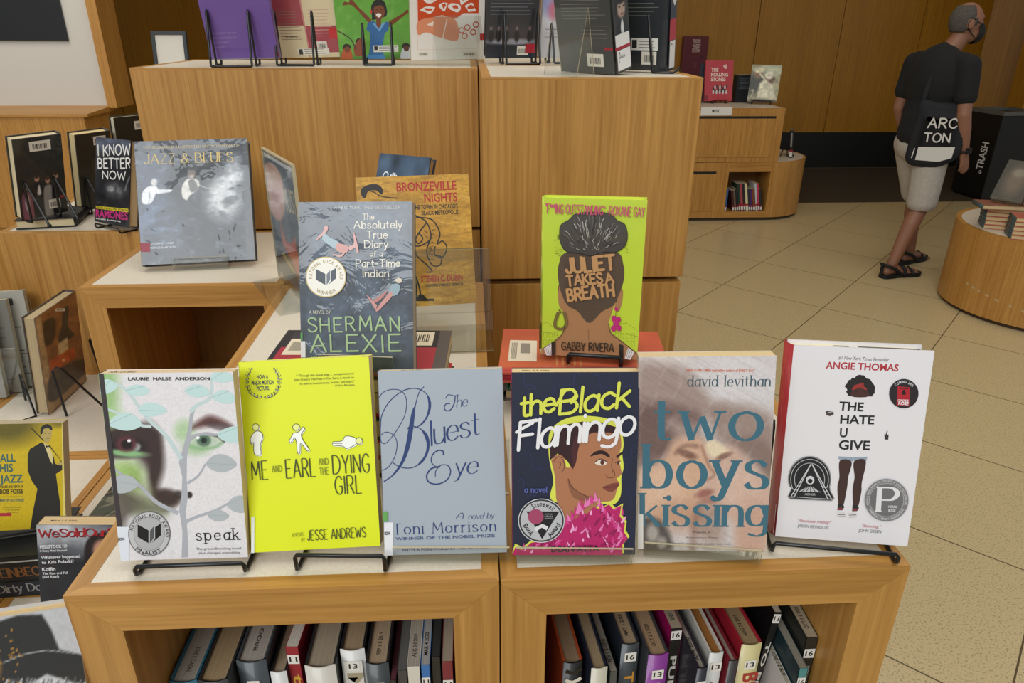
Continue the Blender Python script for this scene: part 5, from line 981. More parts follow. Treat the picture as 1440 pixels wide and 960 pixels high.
def fosse():
    w, h, t = .165, .200, .032; zs = TI
    for lb, c, tx, tc, t_, dx, pg in (('navy book with pale spine lettering at the foot of the stack under the yellow biography', '#2b3442', 'Dirty Dance', '#b9bcc0', .034, .012, '#c5b590'), ('black book with tan spine capitals in the stack under the yellow biography', '#23262a', 'STEINBECK', '#a06a3a', .034, 0, '#bdae8c'), ('black book with white stripe uppermost in the stack under the yellow biography', '#1d1f20', '', '', .020, .004, '#d8d4cc')):
        zs += t_+.0005; r = book(lb, frame(-.455+dx, .475, zs, 4, 90), .20, .14, t_, c, 'hc', '#c5b590', group='dark stack under the yellow biography', side='L'); 
        a = Art((-.1, 0, .0), (1, 0, 0), (0, -1, 0), .2, t_, None)   # the lower edge of the lying book shows as its spine
        a = Art((-.1, t_, -.0015), (1, 0, 0), (0, -1, 0), .2, t_, None); a.rect(0, 0, 1, 1, c)
        if tx: a.pen(tx, (.45, .32), (.97, .32), .095 if tx[0] == 'S' else .085, .16, tc, thin=.6, serif=.1)
        else: a.rect(.2, .4, .98, .56, '#d5d5d2')
        a.build('spine_print', r)
    r = book('yellow biography with standing figure in a dark tuxedo and cane', B(-.427, .527, zs+.012, 12.5, 16, 6.5, w), w, h, t, '#c9a90e', 'pb', '#bcae94')
    a = front(r, w, h, [(-290, 178), (420, 192), (460, 850), (-270, 900)]); a.canvas('#cdb014', 90, 110); a.soft(60, 180, 220, 130, '#4a4416', .9, .8); a.soft(400, 190, 60, 30, '#4f4818', .9, .6); a.soft(-250, 500, 120, 400, '#7a6a14', .9, .7); a.grain(7, 7, .06)
    BK = '#23221d'
    a.poly([(195, 380), (210, 345), (285, 305), (320, 320), (370, 400), (378, 440), (400, 450), (410, 420), (430, 440), (428, 480), (385, 505), (400, 600), (418, 700), (422, 846), (350, 852), (340, 790), (330, 852), (215, 885), (230, 760), (262, 600), (225, 550), (195, 480)], BK, False); a.poly([(300, 310), (330, 320), (360, 380), (366, 450), (345, 420)], '#d8c88a'); a.poly([(312, 322), (330, 330), (346, 322), (348, 338), (330, 336), (316, 340)], BK)
    a.poly([(282, 250), (290, 215), (330, 205), (354, 225), (352, 270), (340, 300), (318, 310), (295, 290)], '#b8a25a', True); a.poly([(278, 250), (285, 212), (320, 195), (352, 212), (354, 235), (330, 222), (300, 226), (290, 255)], BK, True); a.stroke([(305, 252), (318, 250)], 4, BK); a.stroke([(334, 252), (346, 252)], 4, BK); a.stroke([(318, 284), (338, 284)], 3, '#5a4a22'); a.stroke([(218, 215), (300, 295)], 7, BK, cap=True); a.stroke([(345, 335), (445, 445)], 7, BK, cap=True); a.ell(412, 440, 14, 12, '#b8a25a')
    TT = '#3f6460'
    for tx, x0, x1, y in (('ALL', 4, 114, 424), ('HIS', 4, 96, 488), ('JAZZ', 4, 164, 558)): a.text(tx, (x0, y), (x1, y-2), 50, TT, .07)
    a.text('THE LIFE AND DEATH OF', (0, 592), (166, 590), 15, '#2f2a14', .04); a.text('BOB FOSSE', (2, 630), (166, 628), 28, '#2c2a1a', .06); a.text('MARTIN GOTTFRIED', (2, 682), (170, 680), 17, TT, .04); a.stroke([(0, 650), (168, 646)], 2, '#8a7a2a')
    for i, (x0, x1) in enumerate(((24, 150), (40, 140), (54, 128))): a.text('as the man practically lives'[:20-i*3], (x0, 726+i*16), (x1, 724+i*16), 8, '#6a5f20')
    a.poly([(-60, 760), (82, 758), (82, 778), (-60, 782)], '#b3223e'); a.poly([(416, 190), (424, 196), (464, 850), (440, 850)], '#e0cf70'); a.build('cover_picture', r)
    wire_stand('black wire book stand behind the yellow biography', frame(-.427, .527, zs, 12.5), .09, .11, .05, rest=.036, lean=16)
fosse()
WSX, WSY = -.215, .330
def wesold():
    w, h, t = .150, .215, .030
    r = book('grey magazine-style paperback with red gothic headline, partly behind the oak cubby corner', B(WSX, WSY, TI+.018, 7.6, 9.7, 7.5, w), w, h, t, '#43474d', 'pb', '#d2b789')
    a = front(r, w, h, [(197, 103), (797, 98), (812, 900), (232, 902)]); a.canvas('#5b6068', 80, 110); a.soft(300, 160, 260, 90, '#b9bcc0', .9, .9); a.soft(420, 250, 200, 80, '#8d9298', .9, .6); a.spoly([(180, 330), (480, 300), (760, 400), (760, 920), (180, 920)], '#23252b', 120, .95); a.grain(90, 60, .3, seed=5, oct=3)
    a.spoly([(470, 300), (480, 220), (520, 170), (600, 150), (680, 190), (700, 400), (680, 600), (560, 500), (480, 420)], '#1d1517', 14, .95); a.soft(570, 270, 50, 70, '#c08e74', .5)
    RD = '#a91f2a'
    for col, ox, oy in (('#191315', 4, 4), (RD, 0, 0)): a.pen('WeSoldOurSouls', (212+ox, 184+oy), (783+ox, 168+oy), 52, .17, col, thin=.55, serif=.1, gap=.1)
    WH = '#dfe0e2'
    a.text("HELLSTOCK '19", (218, 258), (372, 252), 20, WH, .03); a.text('Is Heavy Metal Haunted?', (218, 282), (372, 276), 13, WH, .02); a.text('Whatever happened', (224, 330), (448, 320), 22, WH, .02); a.text('to Kris Pulaski?', (228, 362), (410, 352), 20, WH, .02); a.text('Koffin', (230, 408), (306, 404), 20, WH, .03); a.text('The Rise and Fall', (232, 434), (376, 428), 15, WH, .02); a.text('(and Rise?)', (232, 456), (326, 452), 15, WH, .02)
    for y in (298, 376): a.stroke([(222, y), (300, y-3)], 2, '#8c2f36')
    a.build('cover_picture', r); stamp(r, w, h, t, 'MAY 2 5 2022', .1, .35)
    wire_stand('black wire book stand behind the grey magazine-style paperback', frame(WSX, WSY, TI, 7.6), .08, .11, .06, rest=.034, lean=9.7)
wesold()
def camo():
    w, h, t = .2, .15, .02
    r = flat('flat hardcover with olive camouflage pattern behind the yellow biography', -.290, .665, TI+.021, 0, w, h, t, '#3c4036', 'hc', pages='#b7a684', side='L')
    a = front(r, w, h); a.canvas('#43483c', 90, 70); a.grain(.25, .09, .9, '#23271f', 3, 40, 3, .5, .62); a.grain(.2, .07, .8, '#8a8a72', 7, 40, 3, .58, .68); a.grain(.3, .1, .6, '#6b4a36', 12, 40, 2, .62, .72); a.build('cover_picture', r)
camo()
def pale_edge():
    w, h, t = .15, .22, .034
    r = book('pale grey fore edge of a paperback standing before the dark stack', B(-.475, .30, TI+.012, 3, 10, 0, w), w, h, t, '#cfcdc8', 'pb', '#c9c6bf'); a = front(r, w, h); a.rect(.86, .6, .97, .75, '#a04a55'); a.rect(.1, .4, .8, .6, '#77797c'); a.build('cover_print', r)
    wire_stand('black wire book stand behind the pale fore-edged paperback', frame(-.475, .30, TI, 3), .1, .11, .06, rest=.038, lean=10)
pale_edge()
def hat():
    w, h, t = .235, .29, .028; yaw = 10
    r = book('large hardcover with grey portrait in a tall black hat, at the picture corner', B(-.190, .037, TI+.012, yaw, 16, 0, w), w, h, t, '#bdbdbd', 'dj', '#d6bc8c', '#1b1b1c', coat=.5)
    a = front(r, w, h, [(-330, 650), (380, 540), (590, 1260), (-170, 1330)], coat=.5); a.canvas('#bfc0c3', 130, 150)
    a.spoly([(-40, 690), (60, 610), (180, 572), (265, 568), (300, 610), (340, 680), (440, 700), (470, 760), (440, 800), (300, 760), (150, 840), (20, 860), (-60, 800)], '#222324', 8, 1, False); a.sline([(140, 722), (220, 694), (300, 684), (400, 692)], 4, '#9fa0a2', 4)
    a.spoly([(200, 900), (230, 840), (300, 800), (440, 800), (480, 860), (500, 960), (460, 1060), (380, 1100), (260, 1060)], '#a9a9ab', 26, 1); a.spoly([(-80, 900), (80, 850), (180, 840), (160, 960), (140, 1200), (-120, 1260)], '#2c2c2d', 40, .9); rr = random.Random(5)
    for i in range(60):
        x = rr.uniform(150, 440); y = rr.uniform(770, 800); k = rr.uniform(40, 150); a.sline([(x, y), (x-rr.uniform(0, 30), y+k*.5), (x-rr.uniform(0, 70), y+k)], rr.uniform(3, 7), rr.choice(['#e6e6e8', '#d0d0d2', '#57585a', '#8a8b8d']), 4, .9)
    a.spoly([(395, 870), (430, 850), (470, 860), (480, 890), (455, 930), (420, 935), (398, 910)], '#1f2021', 6); a.soft(430, 880, 12, 20, '#6a6b6d', .8, .7); a.spoly([(300, 850), (340, 840), (365, 860), (330, 880)], '#4a4b4d', 14, .8); a.spoly([(340, 930), (390, 925), (420, 950), (370, 960)], '#66676a', 14, .8); a.grain(8, 8, .05)
    GD = '#a87a30'; 
    a.spoly([(-20, 690), (60, 660), (130, 720), (120, 790), (60, 820), (-20, 830)], GD, 20, .85); 
    for i in range(46): a.soft(rr.uniform(60, 210), rr.uniform(610, 860), 4, 4, GD, .4)
    for pts in ([(-10, 700), (40, 690), (60, 740), (100, 760)], [(0, 760), (50, 740), (90, 790), (160, 830)], [(20, 640), (60, 690), (120, 730)]): a.sline(pts, 10, '#2c2a26', 6)
    a.spoly([(-30, 640), (40, 600), (54, 618), (-20, 664)], '#e6e6e6', 6); a.build('cover_picture', r, vmat(.4, .5))
    tp = topface(r, w, h, t, True); tp.text('NOV 2 2 2021', (.36, .4), (.52, .4), .12, '#2a2620'); tp.build('date_stamp', r)
    wire_stand('black wire book stand behind the hat portrait book', frame(-.190, .037, TI, yaw), .14, .13, .06, rest=.034, lean=16)
hat()
def leaflets():
    root = thing('leaflet_holder', 'clear acrylic holder with grey newsprint leaflets at the picture edge', 'leaflet holder', frame(-.99, 1.30, TI, 6)); b = MB()
    acrylic_sheet(b, [(-.05, .15), (-.05, .002), (.06, .002), (.10, .24)], -.13, .15); b.build('holder_sheet', root); rr = random.Random(8)
    for i, y in enumerate((-.03, .0, .03)):
        r = book('grey newsprint leaflet in the acrylic holder', frame(-.985+.03*i, 1.275+y*1.1, TI+.006, 6+i*2, 9), .20, .255+.012*i, .018, ('#8f8d84', '#6e6b62', '#9c988c')[i], 'pb', '#b0a88f', group='newsprint leaflets in the acrylic holder', name='newsprint_leaflet', cat='leaflet')
        a = front(r, .2, .255+.012*i); [a.rect(.08, .1+k*.035, .08+rr.uniform(.5, .84), .112+k*.035, '#5a5850') for k in range(22)]; a.rect(.5, .86, .85, .93, '#3f3d38'); a.build('print', r)
    root = thing('wire_book_stand', 'black wire book stand standing empty by the leaflet holder', 'book stand', frame(-.835, 1.17, TI, 40), 'black wire book stands'); b = MB()
    b.tube([(-.05, .05, .003), (-.05, .0, .10), (-.05, -.07, .003), (.05, -.07, .003), (.05, .0, .10), (.05, .05, .004)], .0034, WIRE); b.build('wire_frame', root)
leaflets()
# ------------------------------------------------------------------ the top shelf: books seen from behind on wire and acrylic stands
def rear_stand(label, x, y, z, yaw, w, h, lean, wide=.0, group='black wire book stands'):
    """wire stand seen from behind: inverted V legs lean under the book's back, base bar towards the viewer"""
    root = thing('wire_book_stand', label, 'book stand', frame(x, y, z, yaw), group); b = MB(); k = math.tan(R(lean)); r = .0030; pts = []; ya = -.006-h*k
    for s in (-1, 1):
        X = s*w/2; side = [(X*.98, .026, .018), (X*.98, .026, .008), (X*.98, .024, r), (X, .004, r), (X, ya+.020, r+.002), (X, ya+.006, h-.010), (X, ya+.004, h-.003), (X, ya, h), (X, ya-.004, h-.003), (X, ya-.006, h-.010), (X, ya-.034, r+.006), (X, ya-.034, r+.001), (X*.96, ya-.035, r)]
        pts += side if s < 0 else side[::-1]
    b.tube(pts, r, WIRE); b.build('wire_frame', root)
    for s in (-1, 1): f = MB(); f.ell((s*w/2, ya+.020, r+.001), (r*1.5, r*1.5, r*1.5), RUBBER, 10, 6); f.build('rubber_foot', root)
ZT = TL+.0005
def lines(a, x0, y0, x1, y1, n, col, hgt=.006, seed=1, indent=.0):
    rr = random.Random(seed)
    for i in range(n):
        y = y0+(y1-y0)*i/max(1, n-1); e = x1-(x1-x0)*rr.uniform(0, .22); a.rect(x0+indent*rr.random(), y, e, y+hgt, col)
def purple():
    w, h, t = .1748, .2778, .026
    r, a = backcover('purple hardcover seen from behind on a black wire stand, first of the top row', B(-.175, 1.512, ZT+.0145, 4.2, -14.3, -1.3, w), w, h, t, '#6a4b94', coat=.4)
    for i, (x1, tx) in enumerate(((.50, '"AND NOW I LET HIM'), (.50, 'IN A HUNDRED MY'), (.38, 'BE STORY"'), (.28, 'ELLISON'))): a.text(tx, (.1, .235-i*.042), (x1-.06, .238-i*.042), .022, '#a184b4')
    a.rect(.95, .02, 1, .07, '#8c1f3a'); a.stroke([(0, .004), (1, .004)], .02, '#8f8b9a', smooth=False); a.build('cover_print', r)
    rear_stand('black wire stand behind the purple hardcover, legs like upturned V shapes', -.196, 1.512, TL, 3, .103, .135, 14.3)
purple()
def checker():
    w, h, t = .1775, .2913, .03
    r, a = backcover('red and cream chequered hardcover seen from behind beside the purple one', B(-.0272, 1.628, ZT+.0145, -.3, -14.2, -1.4, w), w, h, t, '#d9c8a0', coat=.4)
    RD = '#a4464d'
    for i in range(2):
        for j in range(4):
            x0, x1 = ((0, .5), (.5, 1))[i]; y0 = .065+j*.25-.02; y1 = y0+.245
            if (i+j) % 2 == 1 if False else (i+j) % 2: a.rect(x0, max(0, y0), x1-.012, min(1, y1), RD)
    a.rect(.49, 0, .51, 1, '#c98a80')
    lines(a, .1, .17, .44, .42, 10, '#8c7a5c', .005, 3); lines(a, .58, .22, .92, .43, 8, '#d3a199', .005, 4); lines(a, .1, .55, .44, .64, 3, '#d3a199', .005, 5); a.text('RON SOODALTER', (.64, .3), (.9, .3), .02, '#e0b9b0', .01); a.text('THE OBSERVER', (.16, .19), (.36, .19), .02, '#4d4434', .02)
    a.rect(.86, .17, 1, .27, '#c41f26'); bar(a, .64, .07, .80, .15); a.rect(.32, .025, .82, .085, '#e4ded0'); a.rect(.34, .03, .40, .08, '#222'); lines(a, .43, .035, .78, .075, 3, '#7a756c', .006); a.build('cover_print', r)
    sp = spineR(r, w, h, t, hc=True); sp.rect(0, 0, 1, 1, '#c8b58e'); sp.rect(.1, .03, .9, .2, '#e5e0d4'); sp.rect(.1, .24, .9, .5, '#9c4a4c'); sp.build('spine_print', r)
    rear_stand('black wire stand behind the chequered hardcover', -.042, 1.575, TL, 0, .098, .135, 14.2)
checker()
def green():
    w, h, t = .2028, .2952, .016
    r, a = backcover('green picture-book back with smiling woman in blue dress, arms raised', B(.159, 1.628, ZT+.0125, 2.7, -14.8, -.3, w), w, h, t, '#63a03c', coat=.3)
    F = lambda x, y: ((x-925)/455, (385-y)/655)   # from the drawn sheet to the cover
    a.crop = True; a.H = homog([(892, -285), (1372, -285), (1385, 368), (942, 362)], [(0, h), (w, h), (w, 0), (0, 0)]); a.canvas('#66a53f', 90, 120); a.grain(60, 60, .3, '#4b8a3a', 3, 0, 3, .5, .8); a.grain(40, 40, .4, '#8cc063', 7, 0, 3, .55, .8); a.spoly([(930, 320), (1100, 350), (1390, 340), (1390, 380), (930, 380)], '#4d7d36', 20, .8)
    SKN = '#7a432a'; BL = '#2f68a0'
    a.poly([(1135, 160), (1115, 150), (1060, 90), (1020, 60), (975, 62), (985, 42), (1012, 46), (1018, 22), (1046, 46), (1072, 76), (1140, 140)], SKN, True); a.poly([(1245, 160), (1280, 140), (1340, 108), (1368, 88), (1375, 104), (1340, 128), (1285, 166), (1250, 184)], SKN, True)
    a.poly([(1120, 160), (1160, 150), (1200, 190), (1230, 155), (1252, 160), (1245, 205), (1222, 220), (1205, 290), (1210, 372), (1112, 372), (1128, 290), (1130, 215), (1110, 200)], BL, False); a.poly([(1110, 340), (1212, 340), (1222, 372), (1100, 372)], '#4587bf'); a.poly([(1150, 168), (1165, 160), (1186, 196), (1212, 160), (1228, 162), (1190, 210)], '#6ea4cf'); a.poly([(1172, 140), (1204, 140), (1200, 178), (1186, 192), (1172, 176)], SKN)
    a.poly([(1148, 130), (1146, 70), (1170, 36), (1200, 30), (1230, 46), (1242, 90), (1238, 120), (1220, 130), (1150, 145)], '#1d2321', True); a.poly([(1160, 90), (1170, 70), (1210, 64), (1226, 84), (1222, 120), (1196, 146), (1172, 134)], SKN, True); a.poly([(1172, 112), (1192, 108), (1206, 114), (1196, 130), (1182, 128)], '#efe6dc', True); a.stroke([(1176, 90), (1186, 86)], 3, '#2a1710'); a.stroke([(1202, 86), (1214, 90)], 3, '#2a1710'); a.ell(1144, 98, 7, 10, '#c83b2a')
    for x, y, c in ((985, 300, '#7a432a'), (1065, 270, '#8a4a2c'), (1350, 300, '#5b3322')): a.ell(x, y, 26, 24, '#241a15'); a.poly([(x-22, y+8), (x+22, y+4), (x+28, y+70), (x-34, y+70)], '#b4552e' if x < 1100 else '#c9cdd2', True); a.ell(x+2, y+8, 17, 17, c)
    a.poly([(1030, 290), (1090, 240), (1095, 330), (1040, 345)], '#8c4630', True); a.stroke([(930, 200), (1010, 250), (1040, 310)], 7, '#3a3426'); a.rect(1148, 288, 1302, 326, '#e6e3da'); a.rect(1153, 292, 1174, 314, '#222222'); lines(a, 1182, 296, 1296, 314, 3, '#8d8a82', 4)
    a.build('cover_picture', r); rear_stand('black wire stand behind the green picture book', .172, 1.60, TL, 2, .078, .105, 14.8)
green()
def orange_white():
    w, h, t = .2149, .2936, .018
    r, a = backcover('white paperback back with orange screen-print scene and barcodes', B(.3675, 1.594, ZT+.0125, 11.5, -14.6, -.4, w), w, h, t, '#e2dcd4', kind='pb', coat=.3)
    a.crop = True; a.H = homog([(25, -305), (445, -305), (418, 305), (28, 305)], [(0, h), (w, h), (w, 0), (0, 0)]); OR = '#c9481f'
    a.stroke([(62, -250), (62, 250), (372, 248), (390, -250)], 2, '#dba890', smooth=False); rr = random.Random(6)
    a.poly([(66, -250), (385, -250), (380, 60), (300, 60), (260, 90), (190, 70), (110, 90), (66, 150)], OR)
    for cx, cy, rx, ry in ((130, -20, 40, 26), (230, -60, 50, 30), (300, -30, 30, 40), (120, 40, 36, 18), (260, 30, 40, 20), (340, 30, 26, 22), (350, -90, 30, 50), (160, -110, 60, 26), (90, -120, 20, 60), (200, 20, 20, 24)):
        a.poly([(cx+rx*(1+rr.uniform(-.35, .35))*math.cos(k*.7), cy+ry*(1+rr.uniform(-.35, .35))*math.sin(k*.7)) for k in range(9)], '#e6e0d8', True); a.poly([(cx+rx*.5*(1+rr.uniform(-.5, .5))*math.cos(k*.9), cy+ry*.5*(1+rr.uniform(-.5, .5))*math.sin(k*.9)) for k in range(7)], OR, True)
    a.poly([(70, 100), (190, 78), (260, 98), (270, 200), (185, 190), (110, 160), (66, 172)], '#d98a66', True); a.poly([(110, 120), (150, 100), (140, 130)], '#ecd9cc'); a.stroke([(215, 90), (190, 195)], 5, '#ecd9cc')
    for x, y in ((290, 150), (320, 135), (350, 160), (365, 120), (305, 180)): a.ring(x, y, 14, 14, 5, OR)
    bar(a, 64, 284, 118, 264); bar(a, 288, 288, 372, 262); a.rect(386, 168, 414, 202, '#b5121c'); a.build('cover_print', r)
    root = thing('acrylic_book_stand', 'clear acrylic stand behind the orange screen-print paperback', 'book stand', frame(.385, 1.575, TL, 11.5), 'clear acrylic book stands'); b = MB()
    acrylic_sheet(b, [(-.07, .002), (-.055, .13), (.03, .002)] if False else [(-.085, .0015), (-.045, .125), (-.0135, .0015)], -.065, .065); b.build('bent_sheet', root)
orange_white()
def stage():
    w, h, t = .1323, .2643, .024
    r, a = backcover('black-backed book with small stage photograph along its foot, wire stand behind', B(.5367, 1.50, TR+.0135, 8.4, -14.4, -.4, w), w*1.06, h, t, '#1c1f27', coat=.4)
    a.canvas('#1b1e26', 60, 120); a.soft(.5, .22, .5, .1, '#3b3038', .9, .8); a.soft(.5, .16, .5, .03, '#b8bcc4', .8, .7)
    for x in (.1, .25, .4, .6, .85): a.soft(x, .22, .05, .06, '#0d0e12', .5); a.soft(x, .29, .025, .02, '#7d6a66', .5, .8)
    a.spoly([(0, 0), (1, 0), (1, .12), (0, .14)], '#18222f', .02, 1, False); lines(a, .08, .42, .9, .95, 17, '#585c66', .007, 3); bar(a, .62, .03, .84, .12); a.rect(.78, .05, 1, .14, '#a3142c'); a.build('cover_picture', r)
    sp = Art((-w*.53, 0, 0), (0, 1, 0), (0, 0, 1), t, h); rear_stand('black wire stand behind the black book with stage photograph', .556, 1.49, TR, 8, .09, .125, 14.4)
    w, h, t = .11, .25, .02
    r, a = backcover('white book back with blue and pink figure behind the acrylic stand', B(.672, 1.55, TR+.0125, 10, -14, 0, w), w, h, t, '#d6d5da', coat=.3); a.canvas('#d9d8dc', 40, 90); a.soft(.2, .6, .3, .16, '#8f97c9', .8, .9); a.soft(.3, .5, .16, .1, '#c9667a', .8, .8); a.soft(.7, .8, .4, .2, '#7f8ad0', .8, .8); lines(a, .1, .22, .5, .3, 3, '#8d8a90', .007); a.build('cover_picture', r)
    rear_stand('black wire stand behind the white book with blue and pink figure', .672, 1.545, TR, 10, .06, .10, 14)
stage()
def man_book():
    w, h, t = .150, .24, .052
    r, a = backcover('thick dark hardcover with a small face portrait on its spine, red tape and white label', B(.683, 1.075, TR+.0015, -48, -13, 0, w), w, h, t, '#3a3b39', coat=.5)
    lines(a, .12, .46, .92, .9, 16, '#6d6d68', .005, 2); lines(a, .45, .3, .95, .40, 4, '#6d6d68', .005, 3); bar(a, .52, .06, .82, .17); a.rect(.84, .205, 1, .225, '#9c1428'); a.build('cover_print', r)
    sp = spineR(r, w, h, t, hc=True, coat=.5); sp.canvas('#33342f', 40, 120); sp.soft(.5, .52, .4, .13, '#2a2b29', .6); sp.spoly([(.05, .2), (.15, .38), (.5, .44), (.88, .37), (1, .2)], '#1d2024', .05); sp.spoly([(.44, .36), (.56, .44), (.66, .36), (.55, .30)], '#cfd2d4', .02); sp.soft(.54, .52, .26, .075, '#b39a88', .4); sp.soft(.5, .59, .32, .035, '#1d1a18', .5); sp.soft(.2, .53, .1, .06, '#1d1a18', .6, .9); sp.soft(.44, .535, .07, .009, '#2b2220', .6); sp.soft(.72, .535, .07, .009, '#2b2220', .6); sp.soft(.58, .475, .11, .008, '#7a5146', .6); sp.soft(.6, .505, .04, .025, '#9c8270', .7, .7)
    sp.rect(.05, .215, .97, .32, '#e4e3e0'); sp.rect(0, .195, 1, .22, '#a5152b'); sp.rect(.1, .02, .97, .19, '#e4e3e0'); sp.text('B', (.2, .15), (.3, .15), .12, '#222222', .02); sp.text('LENNON', (.2, .12), (.6, .12), .11, '#222222', .02); sp.text('L', (.2, .085), (.28, .085), .11, '#222222', .02); sp.build('spine_print', r)
    root = thing('acrylic_book_stand', 'clear acrylic stand folded like a tent before the dark portrait-spined hardcover', 'book stand', frame(.655, .992, TR, -12), 'clear acrylic book stands'); b = MB()
    acrylic_sheet(b, [(-.020, .0015), (.006, .128), (.034, .0015)], -.045, .045); b.build('bent_sheet', root); root.matrix_world = frame(.628, 1.000, TR, -48)
man_book()
def sounds():
    w, h, t = .150, .25, .032
    r, a = backcover('black hardcover with navy spine, red tape and white arrow lettering, at the cabinet corner', B(.800, 1.128, TR+.0045, -38, -7, 0, w), w, h, t, '#23272a', coat=.5)
    lines(a, .1, .45, .85, .9, 15, '#6f6f66', .005, 6); a.rect(.42, .17, .86, .27, '#d8d5cc'); a.rect(.44, .185, .52, .255, '#222'); lines(a, .56, .19, .82, .24, 3, '#77736a', .006); bar(a, .6, .05, .84, .16); a.build('cover_print', r)
    sp = spineR(r, w, h, t, hc=True, coat=.5); sp.rect(0, 0, 1, 1, '#18263a'); sp.poly([(.35, 1), (.9, 1), (.9, .56), (.62, .52), (.35, .56)], '#d8d9d4'); sp.text('ROLLING SOUNDS', (.5, .98), (.5, .58), .044, '#2a2f36', .02); sp.rect(0, .25, 1, .42, '#b0142b'); sp.rect(.12, .02, .97, .245, '#e4e3e0'); sp.text('BIO', (.3, .21), (.6, .21), .14, '#222222', .02); sp.build('spine_print', r)
    root = thing('wire_book_stand', 'black wire stand wrapped around the foot of the navy-spined hardcover', 'book stand', frame(.795, 1.135, TR, -38), 'black wire book stands'); b = MB()
    b.tube([(-.06, -.016, .003), (-.008, -.012, .155), (-.002, -.012, .160), (.02, -.012, .158), (.030, -.012, .150), (.058, -.020, .0035), (.062, -.024, .003), (.105, -.010, .003), (.108, -.004, .007), (.106, .012, .012), (.098, .045, .003)], .003, WIRE); b.build('wire_frame', root)
    z = TR
    for lb, c, pg, tt, yw, nm in (('silver disc case at the foot of the tiny pile behind the navy-spined hardcover', '#a8b6c2', '#c9d2da', .016, 30, 'disc_case'), ('small white-paged book on top of the tiny pile behind the navy-spined hardcover', '#1b1c1e', '#d8d2c4', .020, 12, 'small_book')):
        z += tt+.0003; flat(lb, .862, 1.225 if nm == 'disc_case' else 1.23, z, yw, .075, .10, tt, c, pages=pg, side='L', name=nm, cat='book' if nm != 'disc_case' else 'disc case')
sounds()
def small_frame():
    cabinet('tall_display_cabinet', 'oak pedestal behind the wide tall cabinet, holding the black picture frame', -.655, 2.0, 0, -.40, 2.3, 1.478, False)
    root = thing('picture_frame', 'small black picture frame with blank cream sheet behind the tall cabinet corner', 'picture frame', frame(-.590, 2.08, 1.4845, -4, 8)); b = MB(); K = cmat('#23282b', .5); w, h, q = .118, .125, .011
    b.box((-w/2, 0, 0), (-w/2+q, .012, h), K); b.box((w/2-q, 0, 0), (w/2, .012, h), K); b.box((-w/2+q, 0, 0), (w/2-q, .012, q*.6), K); b.box((-w/2+q, 0, h-q), (w/2-q, .012, h), K); b.box((-w/2+q, .009, q*.6), (w/2-q, .012, h-q), K); b.build('frame', root)
    b = MB(); b.box((-w/2+q, .005, q*.6), (w/2-q, .0085, h-q), cmat('#cfc8ba', .6)); b.build('sheet', root)
    b = MB(); b.prism([(-.02, .012, .08), (.02, .012, .08), (.02, .055, -.006), (-.02, .055, -.006)], (0, .002, 0), K); b.build('strut', root)
small_frame()
# ------------------------------------------------------------------ books in the two front cubbies, spines to the viewer
ZS = .653+.0495+.0006
def shelf(label, x0, x1, y, top, cover, pages, spine=None, kind='hc', yaw=0, tilt=0, num=None, txt=None, tcol='#e8e4da', date=None, dep=.15, group=None, stripe=None, numy=.86, tfont=.5, art=None):
    t = x1-x0; h = top-ZS; M = Matrix.Translation((x1, y+dep/2, ZS)) @ Matrix.Rotation(R(yaw), 4, 'Z') @ Matrix.Rotation(R(tilt), 4, 'Y') @ frame(0, 0, 0, 90)
    if tilt: M = Matrix.Translation((0, 0, abs(math.sin(R(tilt)))*t if tilt < 0 else 0)) @ M
    r = book(label, M, dep, h, t, cover, kind, pages=pages, spine=spine, group=group, coat=.25)
    sp = spineL(r, dep, h, t, hc=kind != 'pb')
    if stripe: sp.rect(0, 0, 1, 1, stripe)
    if art: art(sp)
    if txt: sp.text(txt, (.28, .80), (.28, .80-.07*len(txt)), tfont*t/h, tcol, .03)
    if sp.mb.f: sp.build('spine_print', r)
    if num:
        s = Art(sp.O, sp.U, sp.V, sp.w, sp.h, None, lift=sp.lift+.0003); q = min(.9, .015/t); hh = .015/h; s.rect(.5-q/2, numy, .5+q/2, numy+hh, '#e9e6de'); s.text(num, (.5-q*.36, numy+hh*.25), (.5+q*.36, numy+hh*.25), .0075/t, '#141414', .05); s.build('spine_label', r)
    if date:
        a = topface(r, dep, h, t, kind != 'pb'); c = .5-.0022/t; a.text(date, (.10, c), (.10+.036/dep, c), .0048/dep, '#26221e', .02); a.build('date_stamp', r)
    return r
GS1, GS2 = 'books in the cubby under the yellow paperback', 'books in the cubby under the red-spined hardcover'
def _zebra(sp):
    for k in range(14): sp.stroke([(.1, .95-k*.07), (.5, .93-k*.07), (.95, .955-k*.07)], .22, '#e8e2d2' if k % 2 else '#14130f')
def _me(sp): sp.rect(.12, .1, .88, .93, '#dedbd2'); sp.text('MEN', (.24, .84), (.24, .40), .62*sp.w/sp.h, '#a89c80', .04)
shelf('teal-spined book with date stamp, first in its cubby', .054, .086, .052, .918, '#2a6d85', '#b7b0a2', date='NOV 2 2 2021', group=GS1, dep=.16)
shelf('thick brown-paged book with dark worn spine next to the teal one', .089, .124, .048, .922, '#2c2e2e', '#a58d68', group=GS1, dep=.165)
shelf('dark grey book with number thirteen label next to the brown-paged one', .127, .163, .072, .925, '#3d4347', '#a79e92', num='13', txt='OF', group=GS1, date='BROO', numy=.80, dep=.17)
shelf('white-spined book half hidden beside the leaning crimson paperback', .166, .186, .070, .906, '#1d1e20', '#a08d70', spine='#dcdad4', txt='FAT', tcol='#141414', group=GS1)
shelf('crimson paperback with yellow lettering leaning across its neighbours', .190, .2055, .078, .936, '#9a2330', '#cfc6b8', kind='pb', yaw=-3, num='11', txt='the Definitive', tcol='#d9a93a', group=GS1, tfont=.7, numy=.88)
